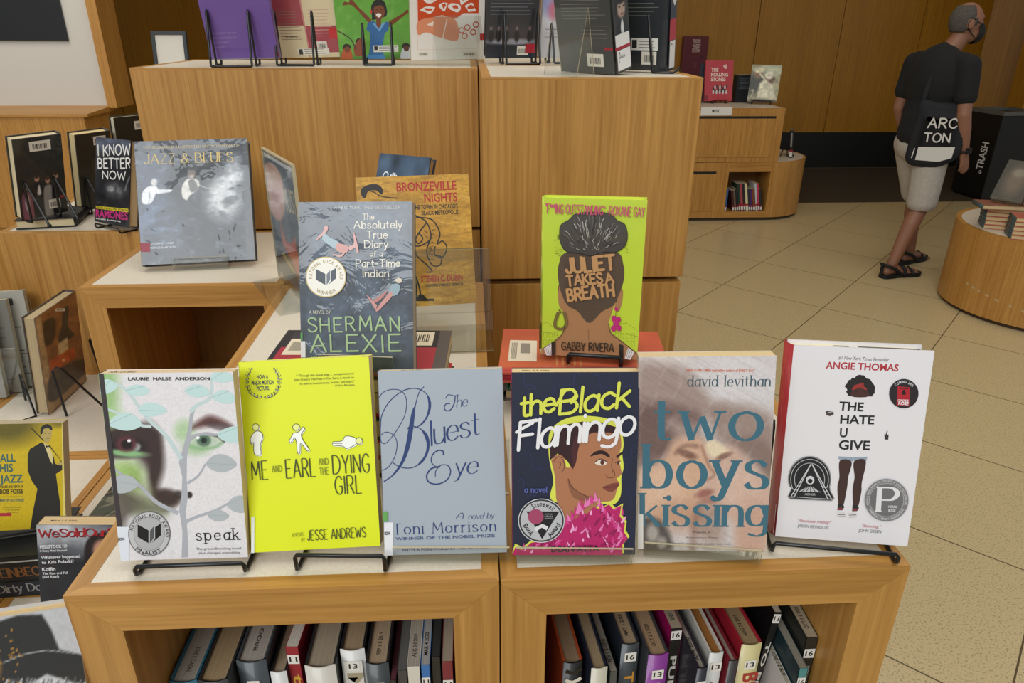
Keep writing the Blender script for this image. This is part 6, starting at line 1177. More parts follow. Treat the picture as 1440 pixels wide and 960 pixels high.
shelf('thick cream-spined book with red capitals and number thirteen label', .212, .249, .060, .925, '#26282a', '#a5967f', spine='#d7d0c2', num='13', txt='RY RIDDING', tcol='#b0392c', group=GS1, numy=.80)
shelf('white-spined book with big beige capitals', .252, .282, .078, .930, '#1f2022', '#a48d6c', spine='#e2e0da', num='13', group=GS1, art=_me, numy=.86)
shelf('charcoal book with date stamp beside the white-spined one', .285, .313, .060, .925, '#26292a', '#b0987a', spine='#3c4040', num='13', txt='NOW', date='SEP 1 0 2019', group=GS1, numy=.80)
shelf('thin black book with wine-red edge', .3145, .322, .05, .905, '#241519', '#5a2730', kind='pb', group=GS1)
shelf('thin dark grey paperback beside the wine-edged one', .323, .335, .055, .915, '#3a3a3a', '#5c5a56', kind='pb', group=GS1)
shelf('white-spined paperback with date stamp and number eleven label', .336, .3515, .052, .924, '#d8d3c6', '#b0a595', kind='pb', num='11', date='AUG 3 0 2019', group=GS1, numy=.8)
shelf('blue and white thin paperback with number eleven label', .3525, .3635, .052, .926, '#2f6fb2', '#a9a6a0', kind='pb', num='11', group=GS1, numy=.84, date='MAR 4 2020')
shelf('thin all-black book beside the blue paperback', .365, .376, .06, .93, '#151617', '#2b2b2a', kind='pb', group=GS1)
shelf('dark red paperback with number eleven label, against the cubby wall', .378, .3915, .052, .93, '#7c2430', '#9c8f7c', kind='pb', num='11', group=GS1, numy=.8)
# second cubby
S2 = dict(group=GS2, yaw=5)
shelf('black book with orange board edge and zebra-striped spine', .519, .543, .050, .925, '#b5502a', '#9c8465', spine='#201d1a', art=_zebra, **S2)
shelf('navy-edged book with marbled pale spine next to the zebra-striped one', .551, .571, .035, .93, '#1a2334', '#a08a68', spine='#cfc8b0', **S2)
shelf('slim grey-paged book with date stamp between navy and charcoal neighbours', .577, .586, .045, .91, '#4a4d4c', '#a39a8a', kind='pb', date='FEB 1 2 2020', **S2)
shelf('charcoal book with orange spine lettering and number sixteen label', .594, .617, .068, .932, '#262c36', '#a58e6e', spine='#3b3f40', num='16', txt='THE JAZZ BERLIN', tcol='#c58a35', date='MAY 1 2020', numy=.88, **S2)
shelf('bright purple-spined book with number thirteen label', .624, .650, .052, .93, '#3a3c40', '#a88a68', spine='#8c3590', num='13', txt='CHIS', tcol='#d9c8d8', date='OCT 2 1 2020', numy=.83, tfont=.62, **S2)
shelf('magenta paperback with black spine and white lettering', .659, .674, .080, .94, '#a01458', '#a89a80', spine='#16161a', kind='pb', num='16', txt='PUNK Janice Heart', date='DEC 1 2020', numy=.92, **S2)
shelf('black-spined book with grey page edge next to the magenta paperback', .680, .693, .032, .925, '#2a2830', '#a59a8c', num='13', date='APR 2020', numy=.84, **S2)
shelf('white-spined book with rusty brown top edge', .700, .718, .050, .93, '#cfcbc0', '#9a6428', spine='#dbd8d0', num='13', txt='ARE YOU IOR', tcol='#777777', numy=.87, **S2)
shelf('slim dark book with red boards', .724, .736, .045, .92, '#7a1c28', '#a89684', spine='#3b3735', txt='JOHNSON', **S2)
shelf('cream-spined book with red boards and bold red capitals', .742, .769, .058, .934, '#a32030', '#a08760', spine='#d8cb90', num='13', txt='BEE', tcol='#a8322c', date='AUG 2 8 2019', numy=.83, tfont=.7, **S2)
shelf('black paperback leaning with white lettering and number eleven label', .7765, .7865, .085, .955, '#121314', '#c9bfa8', kind='pb', yaw=0, tilt=5, num='11', txt='TO PLAY BACH', tcol='#e8e4da', group=GS2, numy=.93, dep=.14)
shelf('slim pale paperback with date stamp beside the leaning black one', .8045, .8115, .034, .885, '#d8d4cc', '#b3a892', kind='pb', date='APR 2 7 2021', group=GS2)
shelf('teal-spined paperback with number sixteen label', .8135, .8245, .030, .918, '#21363c', '#8f8878', spine='#4a8a8a', kind='pb', num='16', numy=.86, group=GS2, yaw=0)
shelf('last book in its cubby, black spine with grey capitals and date stamp', .8275, .8425, .052, .945, '#22231f', '#ab9c80', kind='pb', num='16', txt='EINSTEIN GARCIA', tcol='#a9a9a0', date='OCT 0 5 2002', numy=.86, group=GS2)
# ------------------------------------------------------------------ across the room: music shelf, trash bin, round table
def arc(cx, cy, r, a0, a1, n=18): return [(cx+r*math.cos(R(a0+(a1-a0)*k/n)), cy+r*math.sin(R(a0+(a1-a0)*k/n))) for k in range(n+1)]
def music_unit():
    X0, XR, Y0, Y1 = 1.95, 3.12, 5.70, 6.54; cy = (Y0+Y1)/2; r = cy-Y0
    root = thing('music_shelf_unit', 'two-tier oak shelf unit with rounded end, holding music books, by the far wall', 'shelf unit', Matrix.Translation((0, 0, 0)))
    def part(nm, fn, parent=root, bev=0): b = MB(); fn(b); return b.build(nm, parent, bev)
    nx0, nx1, nz0, nz1 = 2.71, 3.088, .085, .442
    def low(b):
        b.box((X0, Y0, .03), (nx0, Y1, .52), WZ); b.box((nx0, Y0, .03), (nx1, Y1, nz0), WX); b.box((nx0, Y0, nz1), (nx1, Y1, .52), WX); b.box((nx0, Y0+.3, nz0), (nx1, Y1, nz1), WIN)
        b.box((nx1, Y0, .03), (XR, Y1, .52), WZ); pl = arc(XR, cy, r, -90, 90); b.prism([(x, y, .03) for x, y in pl], (0, 0, .49), WZ, True)
    part('lower_body', low); part('plinth', lambda b: b.prism([(x, y, 0) for x, y in [(X0, Y0+.02)]+arc(XR, cy, r-.02, -90, 90)+[(X0, Y1-.02)]], (0, 0, .03), cmat('#3a2c18', .6)))
    part('lower_rim', lambda b: b.prism([(x, y, .52) for x, y in [(X0, Y0)]+arc(XR, cy, r, -90, 90)+[(X0, Y1)]], (0, 0, .008), WX)); part('lower_laminate', lambda b: b.prism([(x, y, .528) for x, y in [(X0+.02, Y0+.02)]+arc(XR, cy, r-.02, -90, 90)+[(X0+.02, Y1-.02)]], (0, 0, .001), LAM))
    ld = part('drawer', lambda b: b.box((X0+.05, Y0-.004, .09), (2.595, Y0+.002, .425), WZ)); part('pull_slot', lambda b: b.box((X0+.05, Y0-.003, .427), (2.595, Y0+.002, .447), BLACKBASE), ld)
    part('upper_body', lambda b: b.box((X0, Y0, .529), (3.136, 6.30, .976), WZ)); ud = part('drawer', lambda b: b.box((X0+.05, Y0-.005, .572), (3.062, Y0+.002, .898), WZ)); part('pull_slot', lambda b: b.box((X0+.05, Y0-.004, .9), (3.062, Y0+.002, .918), BLACKBASE), ud)
    part('seam', lambda b: b.box((X0, Y0-.001, .527), (3.136, Y0+.001, .531), BLACKBASE))
    part('top_rim', lambda b: b.prism([(X0, Y0, .976), (3.136, Y0, .976), (3.136, 6.30, .976), (X0, 6.30, .976)], (0, 0, .007), WX)); part('upper_laminate', lambda b: b.box((X0+.02, Y0+.02, .983), (3.116, 6.28, .984), LAM))
    s = thing('shelf_sign', 'small white card with black word on the front edge of the far shelf unit', 'sign', Matrix.Translation((2.53, Y0-.0015, .925))); b = MB(); b.box((-.135, -.004, 0), (.135, 0, .068), cmat('#dcd9d2', .5)); b.build('card', s); a = Art((-.135, -.004, 0), (1, 0, 0), (0, 0, 1), .27, .068); a.text('MUSIC', (.36, .38), (.62, .38), .085, '#1b1b1b', .03); a.build('lettering', s)
    cols = [('#2b5a94', 0), ('#4a1f22', 0), ('#6b5a48', 0), ('#23252c', 0), ('#1f3a2c', 1), ('#a5464e', 1), ('#22262a', 1), ('#d6cba2', 1), ('#2e3036', 0), ('#4b2a6a', 0), ('#7d4428', 0), ('#bfc4c6', 1), ('#c33a55', 1), ('#2a2d31', 0)]
    nm = ['blue', 'maroon', 'taupe', 'ink-black', 'dark green', 'rose-red', 'charcoal', 'cream', 'slate', 'violet', 'rust', 'silver-grey', 'raspberry', 'black end']
    x = nx0+.008
    for (c, big), n_ in zip(cols, nm):
        t = .0185+.006*(n_ in ('rose-red', 'cream', 'rust')); h = .20+.05*big-.01*(n_ in ('maroon', 'taupe')); tl = 0 if n_ == 'blue' else -11
        if n_ == 'maroon': x += .055
        M = Matrix.Translation((x+t, Y0+.10, nz0+.0005+abs(math.sin(R(tl)))*t)) @ Matrix.Rotation(R(tl), 4, 'Y') @ frame(0, 0, 0, 90)
        b_ = book(n_+' music book in the far shelf niche', M, .15, h, t*.94, c, 'pb', pages='#b9a88a', group='music books in the far shelf niche'); sp = spineL(b_, .15, h, t*.94); sp.rect(.08, .03, .92, .17, '#d8d4cc'); sp.rect(.0, .19, 1, .25, '#a01a30'); sp.build('spine_label', b_); x += t/math.cos(R(tl))+.0012
    # face-out books on its top
    zt = .984
    w, h, t = .255, .35, .03; r_ = book('red plastic-covered book with white title on top of the far shelf unit', B(2.673, 6.10, zt+.022, 2.4, 12.9, 0, w), w, h, t, '#b5323c', 'dj', '#cbb58c', coat=.6)
    a = front(r_, w, h, coat=.5); 
    for i, tx in enumerate(('THE', 'ROLLING', 'STONES')): a.text(tx, (.2, .72-.115*i), ((.46, .82, .74)[i], .72-.115*i), .12, '#e4d6c8', .03)
    for k in range(9): a.ell(.3+.06*k, .30+.03*(k % 3), .03, .05, ('#2a2226', '#cfc6c0', '#4a2a2c')[k % 3]); a.ell(.3+.06*k, .22+.03*(k % 2), .035, .05, ('#cfc6c0', '#2a2226')[k % 2])
    a.poly([(.62, .86), (.74, .9), (.78, .8), (.7, .78)], '#d8b8b0'); a.poly([(.0, .02), (.12, .02), (.12, .14), (0, .14)], '#7c1a26'); a.build('cover_print', r_); wire_stand('black wire book stand under the red plastic-covered book', frame(2.68, 6.10, zt, 2.4), .13, .2, .04, .03, .004, rest=.032, lean=13)
    w, h, t = .252, .315, .022; r_ = book('sepia photo book of a couple on a motorbike on top of the far shelf unit', B(3.035, 6.0, zt+.022, -22.6, 14.6, .6, w), w, h, t, '#8f8a70', 'pb', '#b89a4c', spine='#6a7a22'); 
    a = front(r_, w, h); a.canvas('#a49f7e', 60, 80); a.soft(.7, .85, .4, .16, '#b9bda0', .8, .9); a.soft(.2, .5, .35, .3, '#3b3d3a', .8, .9); a.soft(.24, .78, .14, .14, '#8a6a50', .5); a.soft(.24, .86, .17, .08, '#d8d2b4', .5); a.soft(.66, .62, .16, .14, '#6a4a38', .5); a.soft(.62, .72, .14, .1, '#e4dfc8', .5); a.spoly([(.3, .1), (.34, .5), (.5, .62), (.8, .45), (.95, .1)], '#e2dcc0', .08, 1, False); a.sline([(.3, .75), (.5, .6), (.8, .3)], .05, '#d9d2b6', .02); a.sline([(.1, .1), (.16, .3), (.1, .3)], .03, '#c9c4ae', .02); a.grain(.1, .08, .2, seed=2); a.soft(.5, .03, .5, .04, '#3a2a26', .4); a.build('cover_picture', r_); wire_stand('black wire book stand under the sepia motorbike photo book', frame(3.03, 5.998, zt, -22.6), .16, .18, .04, .035, .004, rest=.025, lean=14.6)
    w, h, t = .17, .24, .07; r_ = book('thick black book behind the red plastic-covered one on the far shelf unit', B(2.93, 6.175, zt+.001, 12, 0, 0, w), w, h, t, '#1d2024', 'pb', '#c9b488'); a = front(r_, w, h); lines(a, .15, .5, .9, .85, 7, '#6b6f76', .012); a.build('cover_print', r_)
    w, h, t = .18, .33, .02; r_ = book('dark blue book edge behind the red plastic-covered book, beside the tall cabinet', B(2.60, 6.20, zt+.001, 0, 0, 0, w), w, h, t, '#2a2f3c', 'hc', '#c9b488')
    # lower rounded end
    w, h, t = .16, .24, .03; zl = .529
    r_ = book('dark book standing spine-out on the rounded end of the far shelf unit', B(3.385, 5.97, zl+.004, 66, 6, 0, w), w, h, t, '#2c2a28', 'hc', '#a08a64', spine='#22201f'); sp = spineL(r_, w, h, t, hc=True); sp.rect(.08, .04, .92, .2, '#d8d4cc'); sp.rect(0, .22, 1, .28, '#8e1a2a'); sp.rect(.3, .4, .7, .9, '#8d8a84'); sp.build('spine_label', r_)
    wire_stand('black wire book stand on the rounded end of the far shelf unit', frame(3.380, 5.972, zl, 66), .1, .14, .04, .02, .0035, rest=.034, lean=6)
    for lb, px, c, sz in (('tiny framed card on the far shelf unit, peeping past the navy-spined hardcover', 2.42, '#d8d4cc', (.09, .16)), ('wine-red booklet on the far shelf unit beside the tiny framed card', 2.53, '#6a1528', (.08, .10))):
        r_ = thing('display_card', lb, 'card', frame(px, 6.2, zt, 0, 6)); b = MB(); b.box((-sz[0]/2, 0, 0), (sz[0]/2, .006, sz[1]), cmat(c, .5)); b.box((-sz[0]/2+.008, -.002, .01), (sz[0]/2-.008, 0, sz[1]-.01), cmat('#4b4a44' if c != '#6a1528' else '#7c1a30', .5)); b.build('card', r_); b = MB(); b.prism([(-.02, .006, sz[1]*.7), (.02, .006, sz[1]*.7), (.02, .06, .0075), (-.02, .06, .0075)], (0, .003, 0), cmat(c, .5)); b.build('strut', r_)
music_unit()
def warden():
    r = thing('warden_sign', 'dark red floor warden station cabinet sign on the far oak wall', 'sign', Matrix.Translation((3.04, 8.295, 1.02))); b = MB(); b.box((-.142, -.10, 0), (.142, 0, .495), cmat('#5c1420', .4)); b.build('box', r, .006); a = Art((-.142, -.10, 0), (1, 0, 0), (0, 0, 1), .284, .495)
    for i, tx in enumerate(('FLOOR', 'WARDEN', 'STATION')): a.text(tx, (.36, .86-.10*i), (.68, .86-.10*i), .13, '#c9b0a4', .03)
    a.ring(.5, .38, .08, .05, .03, '#7a3a30', -120, 150); a.ell(.78, .55, .04, .022, '#2a0a10'); a.build('lettering', r)
warden()
def trash():
    r = thing('trash_bin', 'tall black trash bin with white word reading upwards, behind the walking person', 'trash bin', frame(5.82, 6.38, 0, 4)); K = cmat('#0e100f', .45); b = MB(); w, d, h = .44, .46, .84
    b.box((-w/2, 0, .03), (w/2, d, h), K); b.build('body', r, .01); b = MB(); b.box((-w/2+.02, .02, 0), (w/2-.02, d-.02, .03), K); b.build('plinth', r)
    b = MB(); GR = cmat('#5a5a54', .4); q = .05
    b.box((-w/2-.005, -.005, h), (w/2+.005, q, h+.035), GR); b.box((-w/2-.005, d-q, h), (w/2+.005, d+.005, h+.035), GR); b.box((-w/2-.005, q, h), (-w/2+q, d-q, h+.035), GR); b.box((w/2-q, q, h), (w/2+.005, d-q, h+.035), GR); b.box((-w/2+q, q, h), (w/2-q, d-q, h+.004), K); b.build('rim', r)
    a = Art((-w/2, d, 0), (0, -1, 0), (0, 0, 1), d, h); a.text('TRASH', (.80, .36), (.80, .68), .10, '#d8d8d4', .03); a.poly([(.76, .33), (.80, .31), (.80, .35)], '#d8d8d4'); a.ring(.765, .335, .03, .018, .012, '#d8d8d4'); a.build('lettering', r)
trash()
def drum():
    cx, cy, rr_ = 4.0, 3.48, .55; r = thing('round_display_table', 'low round oak display table with cream top and stacks of pink books', 'table', Matrix.Translation((cx, cy, 0))); n = 64
    def ring(rad, z0, z1, m, nm): b = MB(); b.prism([(rad*math.cos(2*math.pi*k/n), rad*math.sin(2*math.pi*k/n), z0) for k in range(n)], (0, 0, z1-z0), m, True); return b.build(nm, r)
    ring(.53, 0, .025, cmat('#3d2a14', .6), 'plinth'); ring(rr_, .025, .512, WZ, 'drum_body'); ring(rr_-.0005, .512, .5195, WX, 'rim'); ring(rr_-.03, .5195, .520, LAM, 'laminate_top')
    b = MB(); SC_ = cmat('#b79a6e', .7); q = random.Random(3)
    for an in (188, 193, 197, 203, 209, 217, 224):
        wd_ = .018+.012*q.random(); z = .19-.0018*(an-188); v = [((rr_+.0006)*math.cos(R(an+s*wd_*50)), (rr_+.0006)*math.sin(R(an+s*wd_*50)), z+dz) for s, dz in ((-1, -.006), (1, -.008), (1, .006), (-1, .008))]; b.add(v, [(0, 1, 2, 3)], SC_)
    o = b.build('scuff_marks', r); o['kind'] = 'stuff'
    u = Vector((.914, -.407, 0)); n_ = Vector((.407, .914, 0)); g = 'stacked pink-edged books on the round table'
    for s, (x, y), cnt in ((0, (3.594+.015, 3.417), 5), (1, (3.590+.022, 3.176+.005), 5)):
        z = .52
        for k in range(cnt):
            t = .0245; z += t+.0006
            pos = ('lowest', 'second from the bottom', 'middle', 'fourth from the bottom', 'topmost square-set')[k]
            b_ = flat(pos+' pink-boarded book in the '+('farther stack under the crosswise book' if s == 0 else 'nearer stack at the picture edge'), x+rng.uniform(-.003, .003), y+rng.uniform(-.003, .003), z, -24, .235, .15, t, '#b4614f', 'hc', pages='#d8bf8f', spine='#3f5356', side='L', group=g)
    b_ = flat('pink-boarded book lying crosswise on top of the farther stack', 3.555, 3.40, .52+5*.0251+.027, -13, .24, .15, .0265, '#8f5a48', 'hc', pages='#d8bf8f', spine='#3f5356', side='L', group=g)
    zt = .52+5*.0251+.0275; M = frame(3.565, 3.43, zt+.022, -58, 30, 0)
    r_ = book('dark photo book tilted back on an acrylic easel atop the pink stack', M, .17, .25, .026, '#4a4840', 'hc', '#d8c79a', side='R', coat=.4); a = front(r_, .17, .25); a.canvas('#4d4a42', 40, 50); a.soft(.5, .5, .3, .35, '#7a6c5c', .9, .8); a.soft(.5, .7, .2, .1, '#8d8676', .7, .8); a.build('cover_picture', r_)
    acrylic_stand('clear acrylic book stand on the pink stack, holding the dark photo book', frame(3.565, 3.43, zt, -58), .14, .03, .034, .17, .05, 30)
drum()
# ------------------------------------------------------------------ the person walking past
def cap(mb, a, b, ra, rb, m, n=14, k=6):
    a, b = Vector(a), Vector(b); pts = []; rs = []; d = (b-a).normalized()
    for i in range(k+1): t = math.pi/2*(1-i/k); pts.append(a-d*ra*math.sin(t)); rs.append(max(1e-4, ra*math.cos(t)))
    for i in range(1, k+1): t = math.pi/2*i/k; pts.append(b+d*rb*math.sin(t)); rs.append(max(1e-4, rb*math.cos(t)))
    return mb.tube(pts, rs, m, n)
def blend(mb, name, parent, voxel, smooth, mat):
    o = link('shape', mb.mesh('shape')); rm = o.modifiers.new('r', 'REMESH'); rm.mode = 'VOXEL'; rm.voxel_size = voxel
    sm = o.modifiers.new('s', 'SMOOTH'); sm.iterations = smooth; sm.factor = .5; bpy.context.view_layer.update()
    me = bpy.data.meshes.new_from_object(o.evaluated_get(bpy.context.evaluated_depsgraph_get())); old = o.data; bpy.data.objects.remove(o); bpy.data.meshes.remove(old)
    me.name = name; me.materials.clear(); me.materials.append(mat); me.polygons.foreach_set('use_smooth', [True]*len(me.polygons)); return link(name, me, parent)
def person():
    SK = cmat('#8a5f49', .55); SH = cmat('#0f1012', .9); SHT = speck('short_cloth', '#b3aca2', '#a39c92', 60, .25, .9); K = cmat('#0c0c0d', .7); HA = speck('cropped_hair', '#57524a', '#3a3733', 120, .25, .9)
    root = thing('person', 'person in black t-shirt, pale shorts, sandals and face mask walking past the far wall', 'person', Matrix.Translation((3.50, 4.24, 0)) @ Matrix.Rotation(R(-72), 4, 'Z'))
    hd = Matrix.Translation((.03, .05, 0)) @ Matrix.Rotation(R(-24), 4, 'Z'); H = lambda x, y, z: hd @ Vector((x, y, z)); hr = hd.to_3x3()
    HIP = {1: ((.09, -.01, .90), (.10, .0, .50), (.10, -.15, .095)), -1: ((-.09, .0, .90), (-.095, .16, .52), (-.095, .235, .096))}
    b = MB()
    b.ell((0, -.01, 1.29), (.175, .115, .22), SK); b.ell((0, .01, 1.06), (.15, .12, .17), SK); b.ell((0, -.015, .93), (.165, .125, .12), SK); cap(b, (-.17, -.01, 1.42), (.17, -.01, 1.42), .055, .055, SK)
    cap(b, (0, -.01, 1.42), H(0, .015, 1.57), .062, .057, SK)
    b.ell(H(0, .03, 1.665), (.076, .098, .108), SK, 22, 16, hr); b.ell(H(0, .075, 1.60), (.056, .06, .062), SK, 16, 12, hr); b.ell(H(0, .12, 1.58), (.03, .025, .024), SK, 12, 8, hr); b.ell(H(0, .122, 1.645), (.013, .022, .03), SK, 10, 8, hr); b.ell(H(0, .108, 1.69), (.05, .022, .014), SK, 12, 8, hr)
    for s in (-1, 1): b.ell(H(s*.080, .022, 1.648), (.010, .024, .034), SK, 12, 10, hr); b.ell(H(s*.033, .105, 1.665), (.014, .012, .012), SK, 10, 8, hr)
    ARM = {1: ((.205, -.01, 1.405), (.262, -.020, 1.12), (.272, .055, .885)), -1: ((-.195, -.01, 1.405), (-.225, -.03, 1.12), (-.215, .08, .90))}
    for s in (-1, 1):
        A, E, Wr = (Vector(p) for p in ARM[s]); cap(b, A, E, .054, .043, SK); cap(b, E, E.lerp(Wr, .35), .043, .042, SK); cap(b, E.lerp(Wr, .35), Wr, .042, .027, SK)
        d = (Wr-E).normalized(); P0 = Wr+d*.02; P1 = Wr+d*.085; 
        for k in (-.022, 0, .022): cap(b, P0+Vector((0, k*.8, 0)), P1+Vector((0, k, 0)), .016, .014, SK)
        for i, (k, L) in enumerate(((-.030, .058), (-.010, .072), (.010, .078), (.029, .070))):
            q0 = P1+Vector((0, k, 0)); q1 = q0+d*L*.45+Vector((-s*.004, 0, 0)); q2 = q1+d*L*.35+Vector((-s*.014, 0, 0)); cap(b, q0, q1, .0098, .0092, SK, 10, 4); cap(b, q1, q2, .0092, .0080, SK, 10, 4)
        t0 = P0+Vector((-s*.006, .024, .0)); t1 = t0+d*.035+Vector((-s*.006, .022, 0)); t2 = t1+d*.03+Vector((-s*.006, .004, 0)); cap(b, t0, t1, .0125, .0105, SK, 10, 4); cap(b, t1, t2, .0105, .009, SK, 10, 4)
    for s in (-1, 1):
        h, k, a = (Vector(p) for p in HIP[s]); cap(b, h, k, .085, .056, SK); c = k.lerp(a, .3)+Vector((0, -.012, 0)); cap(b, k, c, .052, .058, SK); cap(b, c, a, .057, .036, SK)
        z = a.z-.095; toe = a+Vector((s*.035, .185, -.068)); cap(b, a+Vector((0, -.04, -.05)), a+Vector((0, .02, -.045)), .034, .036, SK); cap(b, a+Vector((0, .01, -.03)), toe, .036, .024, SK); cap(b, a+Vector((s*.02, .06, -.065)), toe+Vector((s*.02, .0, -.006)), .026, .02, SK)
        for i in range(5): cap(b, toe+Vector((s*(.036-.019*i), -.0, -.008)), toe+Vector((s*(.037-.019*i), .032-.004*abs(i-4)+.008, -.010)), .012-.001*(4-i) if i == 4 else .0095, .009, SK, 8, 3)
    blend(b, 'body', root, .006, 3, SK)
    b = MB(); b.ell((0, -.015, 1.30), (.200, .140, .235), SH); b.ell((0, -.005, 1.10), (.185, .148, .20), SH); cap(b, (0, -.01, .98), (0, -.01, 1.05), .17, .165, SH); cap(b, (-.155, -.012, 1.435), (.155, -.012, 1.435), .055, .055, SH); b.ell((0, -.01, .985), (.19, .148, .09), SH)
    for s in (-1, 1): A, E, _ = (Vector(p) for p in ARM[s]); cap(b, A, A.lerp(E, .60), .072, .070, SH)
    cap(b, (0, -.01, 1.44), (0, -.006, 1.475), .075, .068, SH); blend(b, 't_shirt', root, .010, 4, SH)
    b = MB(); b.ell((0, -.018, .90), (.187, .148, .13), SHT)
    for s in (-1, 1): h, k, a = (Vector(p) for p in HIP[s]); cap(b, h, k.lerp(h, .02)+Vector((0, -.005, .03)), .114, .100, SHT)
    so = blend(b, 'shorts', root, .010, 3, SHT); q = bmesh.new(); q.from_mesh(so.data); bmesh.ops.bisect_plane(q, geom=q.verts[:]+q.edges[:]+q.faces[:], plane_co=(0, 0, .475), plane_no=(0, 0, 1), clear_inner=True); q.to_mesh(so.data); q.free(); m_ = so.modifiers.new('thickness', 'SOLIDIFY'); m_.thickness = .006; m_.offset = -1
    # hair round the sides and back, bare crown
    b = MB(); vs = []; nu, nv = 40, 24; ok = {}
    for i in range(nv+1):
        for j in range(nu):
            th = math.pi*i/nv; ph = 2*math.pi*j/nu; n = Vector((math.sin(th)*math.cos(ph), math.sin(th)*math.sin(ph), math.cos(th))); vs.append(H(n.x*.082, .03+n.y*.1035, 1.667+n.z*.112)); ok[i*nu+j] = (n.y < .36-.25*max(0, n.z)-(.35 if n.z < -.28 else 0)) and n.z < .80-.28*max(0, -n.y)*0 and n.z > -.62+.25*max(0, n.y+.2)
    fs = [f for i in range(nv) for j in range(nu) for f in [(i*nu+j, (i+1)*nu+j, (i+1)*nu+(j+1) % nu, i*nu+(j+1) % nu)] if all(ok[q] for q in f)]
    b.add(vs, fs, HA, True); o = b.build('hair', root); m_ = o.modifiers.new('thickness', 'SOLIDIFY'); m_.thickness = .008; m_.offset = -1
    b = MB(); vs = []; ok = {}
    for i in range(nv+1):
        for j in range(nu):
            th = math.pi*i/nv; ph = 2*math.pi*j/nu; n = Vector((math.sin(th)*math.cos(ph), math.sin(th)*math.sin(ph), math.cos(th))); vs.append(H(n.x*.067, .083+n.y*.075, 1.600+n.z*.072)); ok[i*nu+j] = n.y > .05 and n.z < .72
    fs = [f for i in range(nv) for j in range(nu) for f in [(i*nu+j, (i+1)*nu+j, (i+1)*nu+(j+1) % nu, i*nu+(j+1) % nu)] if all(ok[q] for q in f)]
    b.add(vs, fs, K, True); o = b.build('face_mask', root); m_ = o.modifiers.new('thickness', 'SOLIDIFY'); m_.thickness = .004
    b = MB()
    for s in (-1, 1): b.tube([H(s*.058, .11, 1.638), H(s*.076, .055, 1.668), H(s*.088, .018, 1.684), H(s*.090, .000, 1.655), H(s*.080, .015, 1.615), H(s*.064, .075, 1.566)], .0028, K, 6)
    b.build('mask_loops', root)
    A, E, Wr = (Vector(p) for p in ARM[1]); d = (Wr-E).normalized(); x = d.cross(Vector((0, 1, 0))).normalized(); y = d.cross(x); b = MB(); c = Wr-d*.012
    b.tube([c+x*.034*math.cos(2*math.pi*k/20)+y*.037*math.sin(2*math.pi*k/20) for k in range(20)], .0075, K, 8, True); b.box((c.x+.026, c.y-.018, c.z-.018), (c.x+.042, c.y+.018, c.z+.018), K); b.build('wristwatch', root)
    for s in (-1, 1):
        h, k, a = (Vector(p) for p in HIP[s]); b = MB(); zb = a.z-.095; ol = [(-.040, -.075), (-.047, -.03), (-.042, .05), (-.05, .13), (-.044, .20), (-.015, .235), (.022, .225), (.045, .185), (.047, .11), (.036, .03), (.040, -.03), (.026, -.075), (-.008, -.088)]
        pl = cr_smooth([(a.x+s*(.026*max(0, y_)/.15 - x_), a.y+y_) for x_, y_ in ol], 4, True); pl = pl if s < 0 else pl; b.prism([(p.x, p.y, zb+.001) for p in pl], (0, 0, .028), K, True)
        X = a.x+s*.02
        for yy, hh, w_ in ((.135, .055, .05), (.06, .085, .046)): b.tube([(X-w_+s*.008, a.y+yy, zb+.028), (X-w_*.8+s*.008, a.y+yy, zb+hh*.8), (X+s*.008, a.y+yy-.01, zb+hh+.012), (X+w_*.8+s*.008, a.y+yy, zb+hh*.8), (X+w_+s*.008, a.y+yy, zb+.028)], .011, K, 8)
        b.tube([(a.x-.044, a.y+.05, zb+.03), (a.x-.046, a.y-.02, zb+.075), (a.x-.03, a.y-.07, zb+.095), (a.x, a.y-.086, zb+.10), (a.x+.03, a.y-.07, zb+.095), (a.x+.046, a.y-.02, zb+.075), (a.x+.044, a.y+.05, zb+.03)], .011, K, 8); b.tube([(a.x, a.y-.085, zb+.02), (a.x, a.y-.09, zb+.105)], .012, K, 8); b.build('sandal', root)
    # tote bag hanging at the hip behind the arm
    bg = thing('tote_bag', 'black cloth tote bag with white block letters hanging at the hip of the walker', 'bag', frame(3.468, 4.075, .775, -35)); b = MB(); BK = cmat('#14161c', .85)
    prof = [(-.150, .10), (-.145, .04), (-.115, .008), (-.05, -.004), (.03, .0), (.10, .03), (.150, .075), (.165, .14), (.150, .30), (.130, .405), (-.02, .41), (-.125, .42), (-.135, .30)]; pl = cr_smooth(prof, 5, True); n = len(pl); L = []
    for dy, sc in ((-.030, .90), (-.038, .6), (-.024, .985), (-.008, 1.0), (.010, .99), (.022, .9)): pass
    cxy = (0.0, .2); layers = [(-.036, .55), (-.033, .80), (-.024, .95), (-.008, 1.0), (.008, .98), (.020, .88), (.024, .6)]
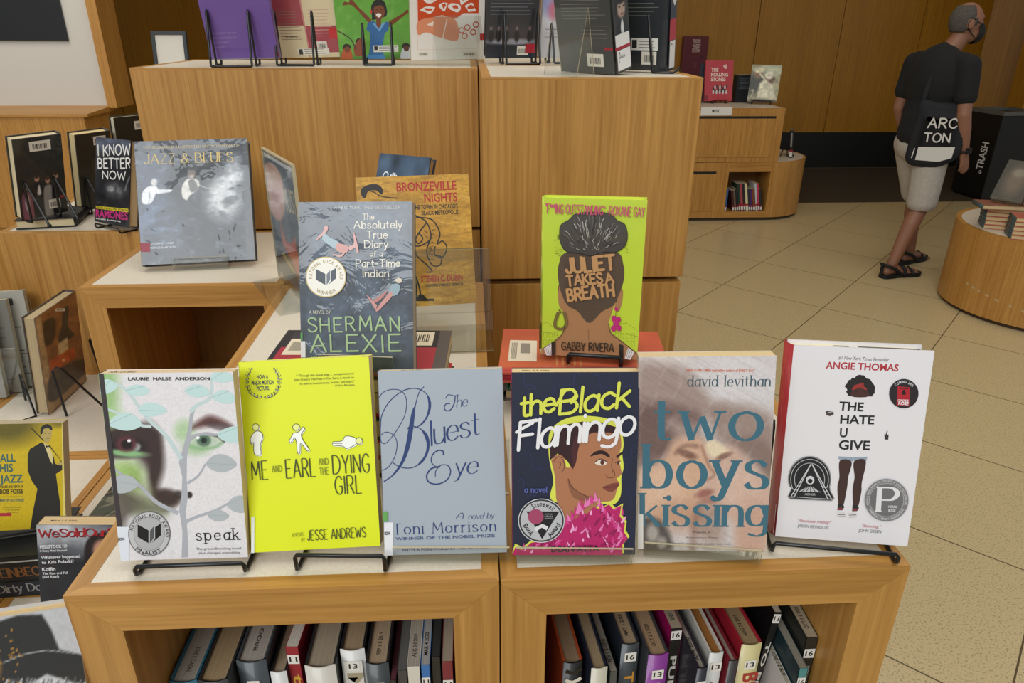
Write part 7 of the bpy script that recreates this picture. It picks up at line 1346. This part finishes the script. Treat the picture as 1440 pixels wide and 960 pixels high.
    vs = [(cxy[0]+(p.x-cxy[0])*sc, dy, cxy[1]+(p.y-cxy[1])*sc) for dy, sc in layers for p in pl]; fs = [(i*n+j, i*n+(j+1) % n, (i+1)*n+(j+1) % n, (i+1)*n+j) for i in range(len(layers)-1) for j in range(n)]+[tuple(range(n)), tuple(range((len(layers)-1)*n, len(layers)*n))[::-1]]
    b.add(vs, fs, BK, True); b.build('pouch', bg)
    a = Art((-.15, -.0372, 0), (1, 0, 0), (0, 0, 1), .32, .42); F = lambda x, z: ((x+.15)/.32, z/.42); WH = '#c9c6bf'
    a.pen('ARC', F(-.055, .255), F(.105, .262), .18, .16, WH, gap=.22, cap=True); a.pen('TON', F(-.060, .165), F(.085, .172), .17, .16, WH, gap=.2); a.poly([F(-.085, .045), F(-.083, .13), F(.0, .135), F(.125, .145), F(.12, .075), F(.05, .045)], WH); a.poly([F(-.112, .055), F(-.106, .055), F(-.1, .12), F(-.106, .12)], WH); a.build('print', bg)
    b = MB(); pts = cr_smooth([(-.115, .0, .40), (-.11, -.004, .50), (-.085, .005, .60), (-.06, .045, .69), (-.05, .11, .72), (-.04, .17, .66)], 6); pts2 = cr_smooth([(.12, .0, .40), (.06, .0, .50), (.0, .0, .60), (-.02, .03, .68), (-.03, .09, .725), (-.03, .16, .68)], 6)
    for P in (pts, pts2):
        vs = []; 
        for i, p in enumerate(P): vs += [(p.x-.013, p.y, p.z), (p.x+.013, p.y, p.z), (p.x+.013, p.y+.004, p.z+.003), (p.x-.013, p.y+.004, p.z+.003)]
        b.add(vs, [(4*i+q, 4*i+(q+1) % 4, 4*i+4+(q+1) % 4, 4*i+4+q) for i in range(len(P)-1) for q in range(4)], BK)
    b.build('strap', bg)
person()

# ------------------------------------------------------------------ parts that look different from the rest of their thing
PL = {'award_seal': 'round metallic award seal', 'medal_sticker': 'round grey medal sticker', 'round_sticker': 'round black sticker with red panel', 'spine_label': 'white library spine label', 'date_stamp': 'black date stamp on the page edges', 'red_label': 'red library label', 'green_tab': 'green library tab', 'scuff_marks': 'pale scuff marks', 'rubber_foot': 'black rubber foot', 'laminate_top': 'cream laminate top', 'edge_trim': 'oak edge trim'}
for o in list(C.objects):
    k = o.name.split('.')[0]
    if o.parent and k in PL: o['label'] = PL[k]
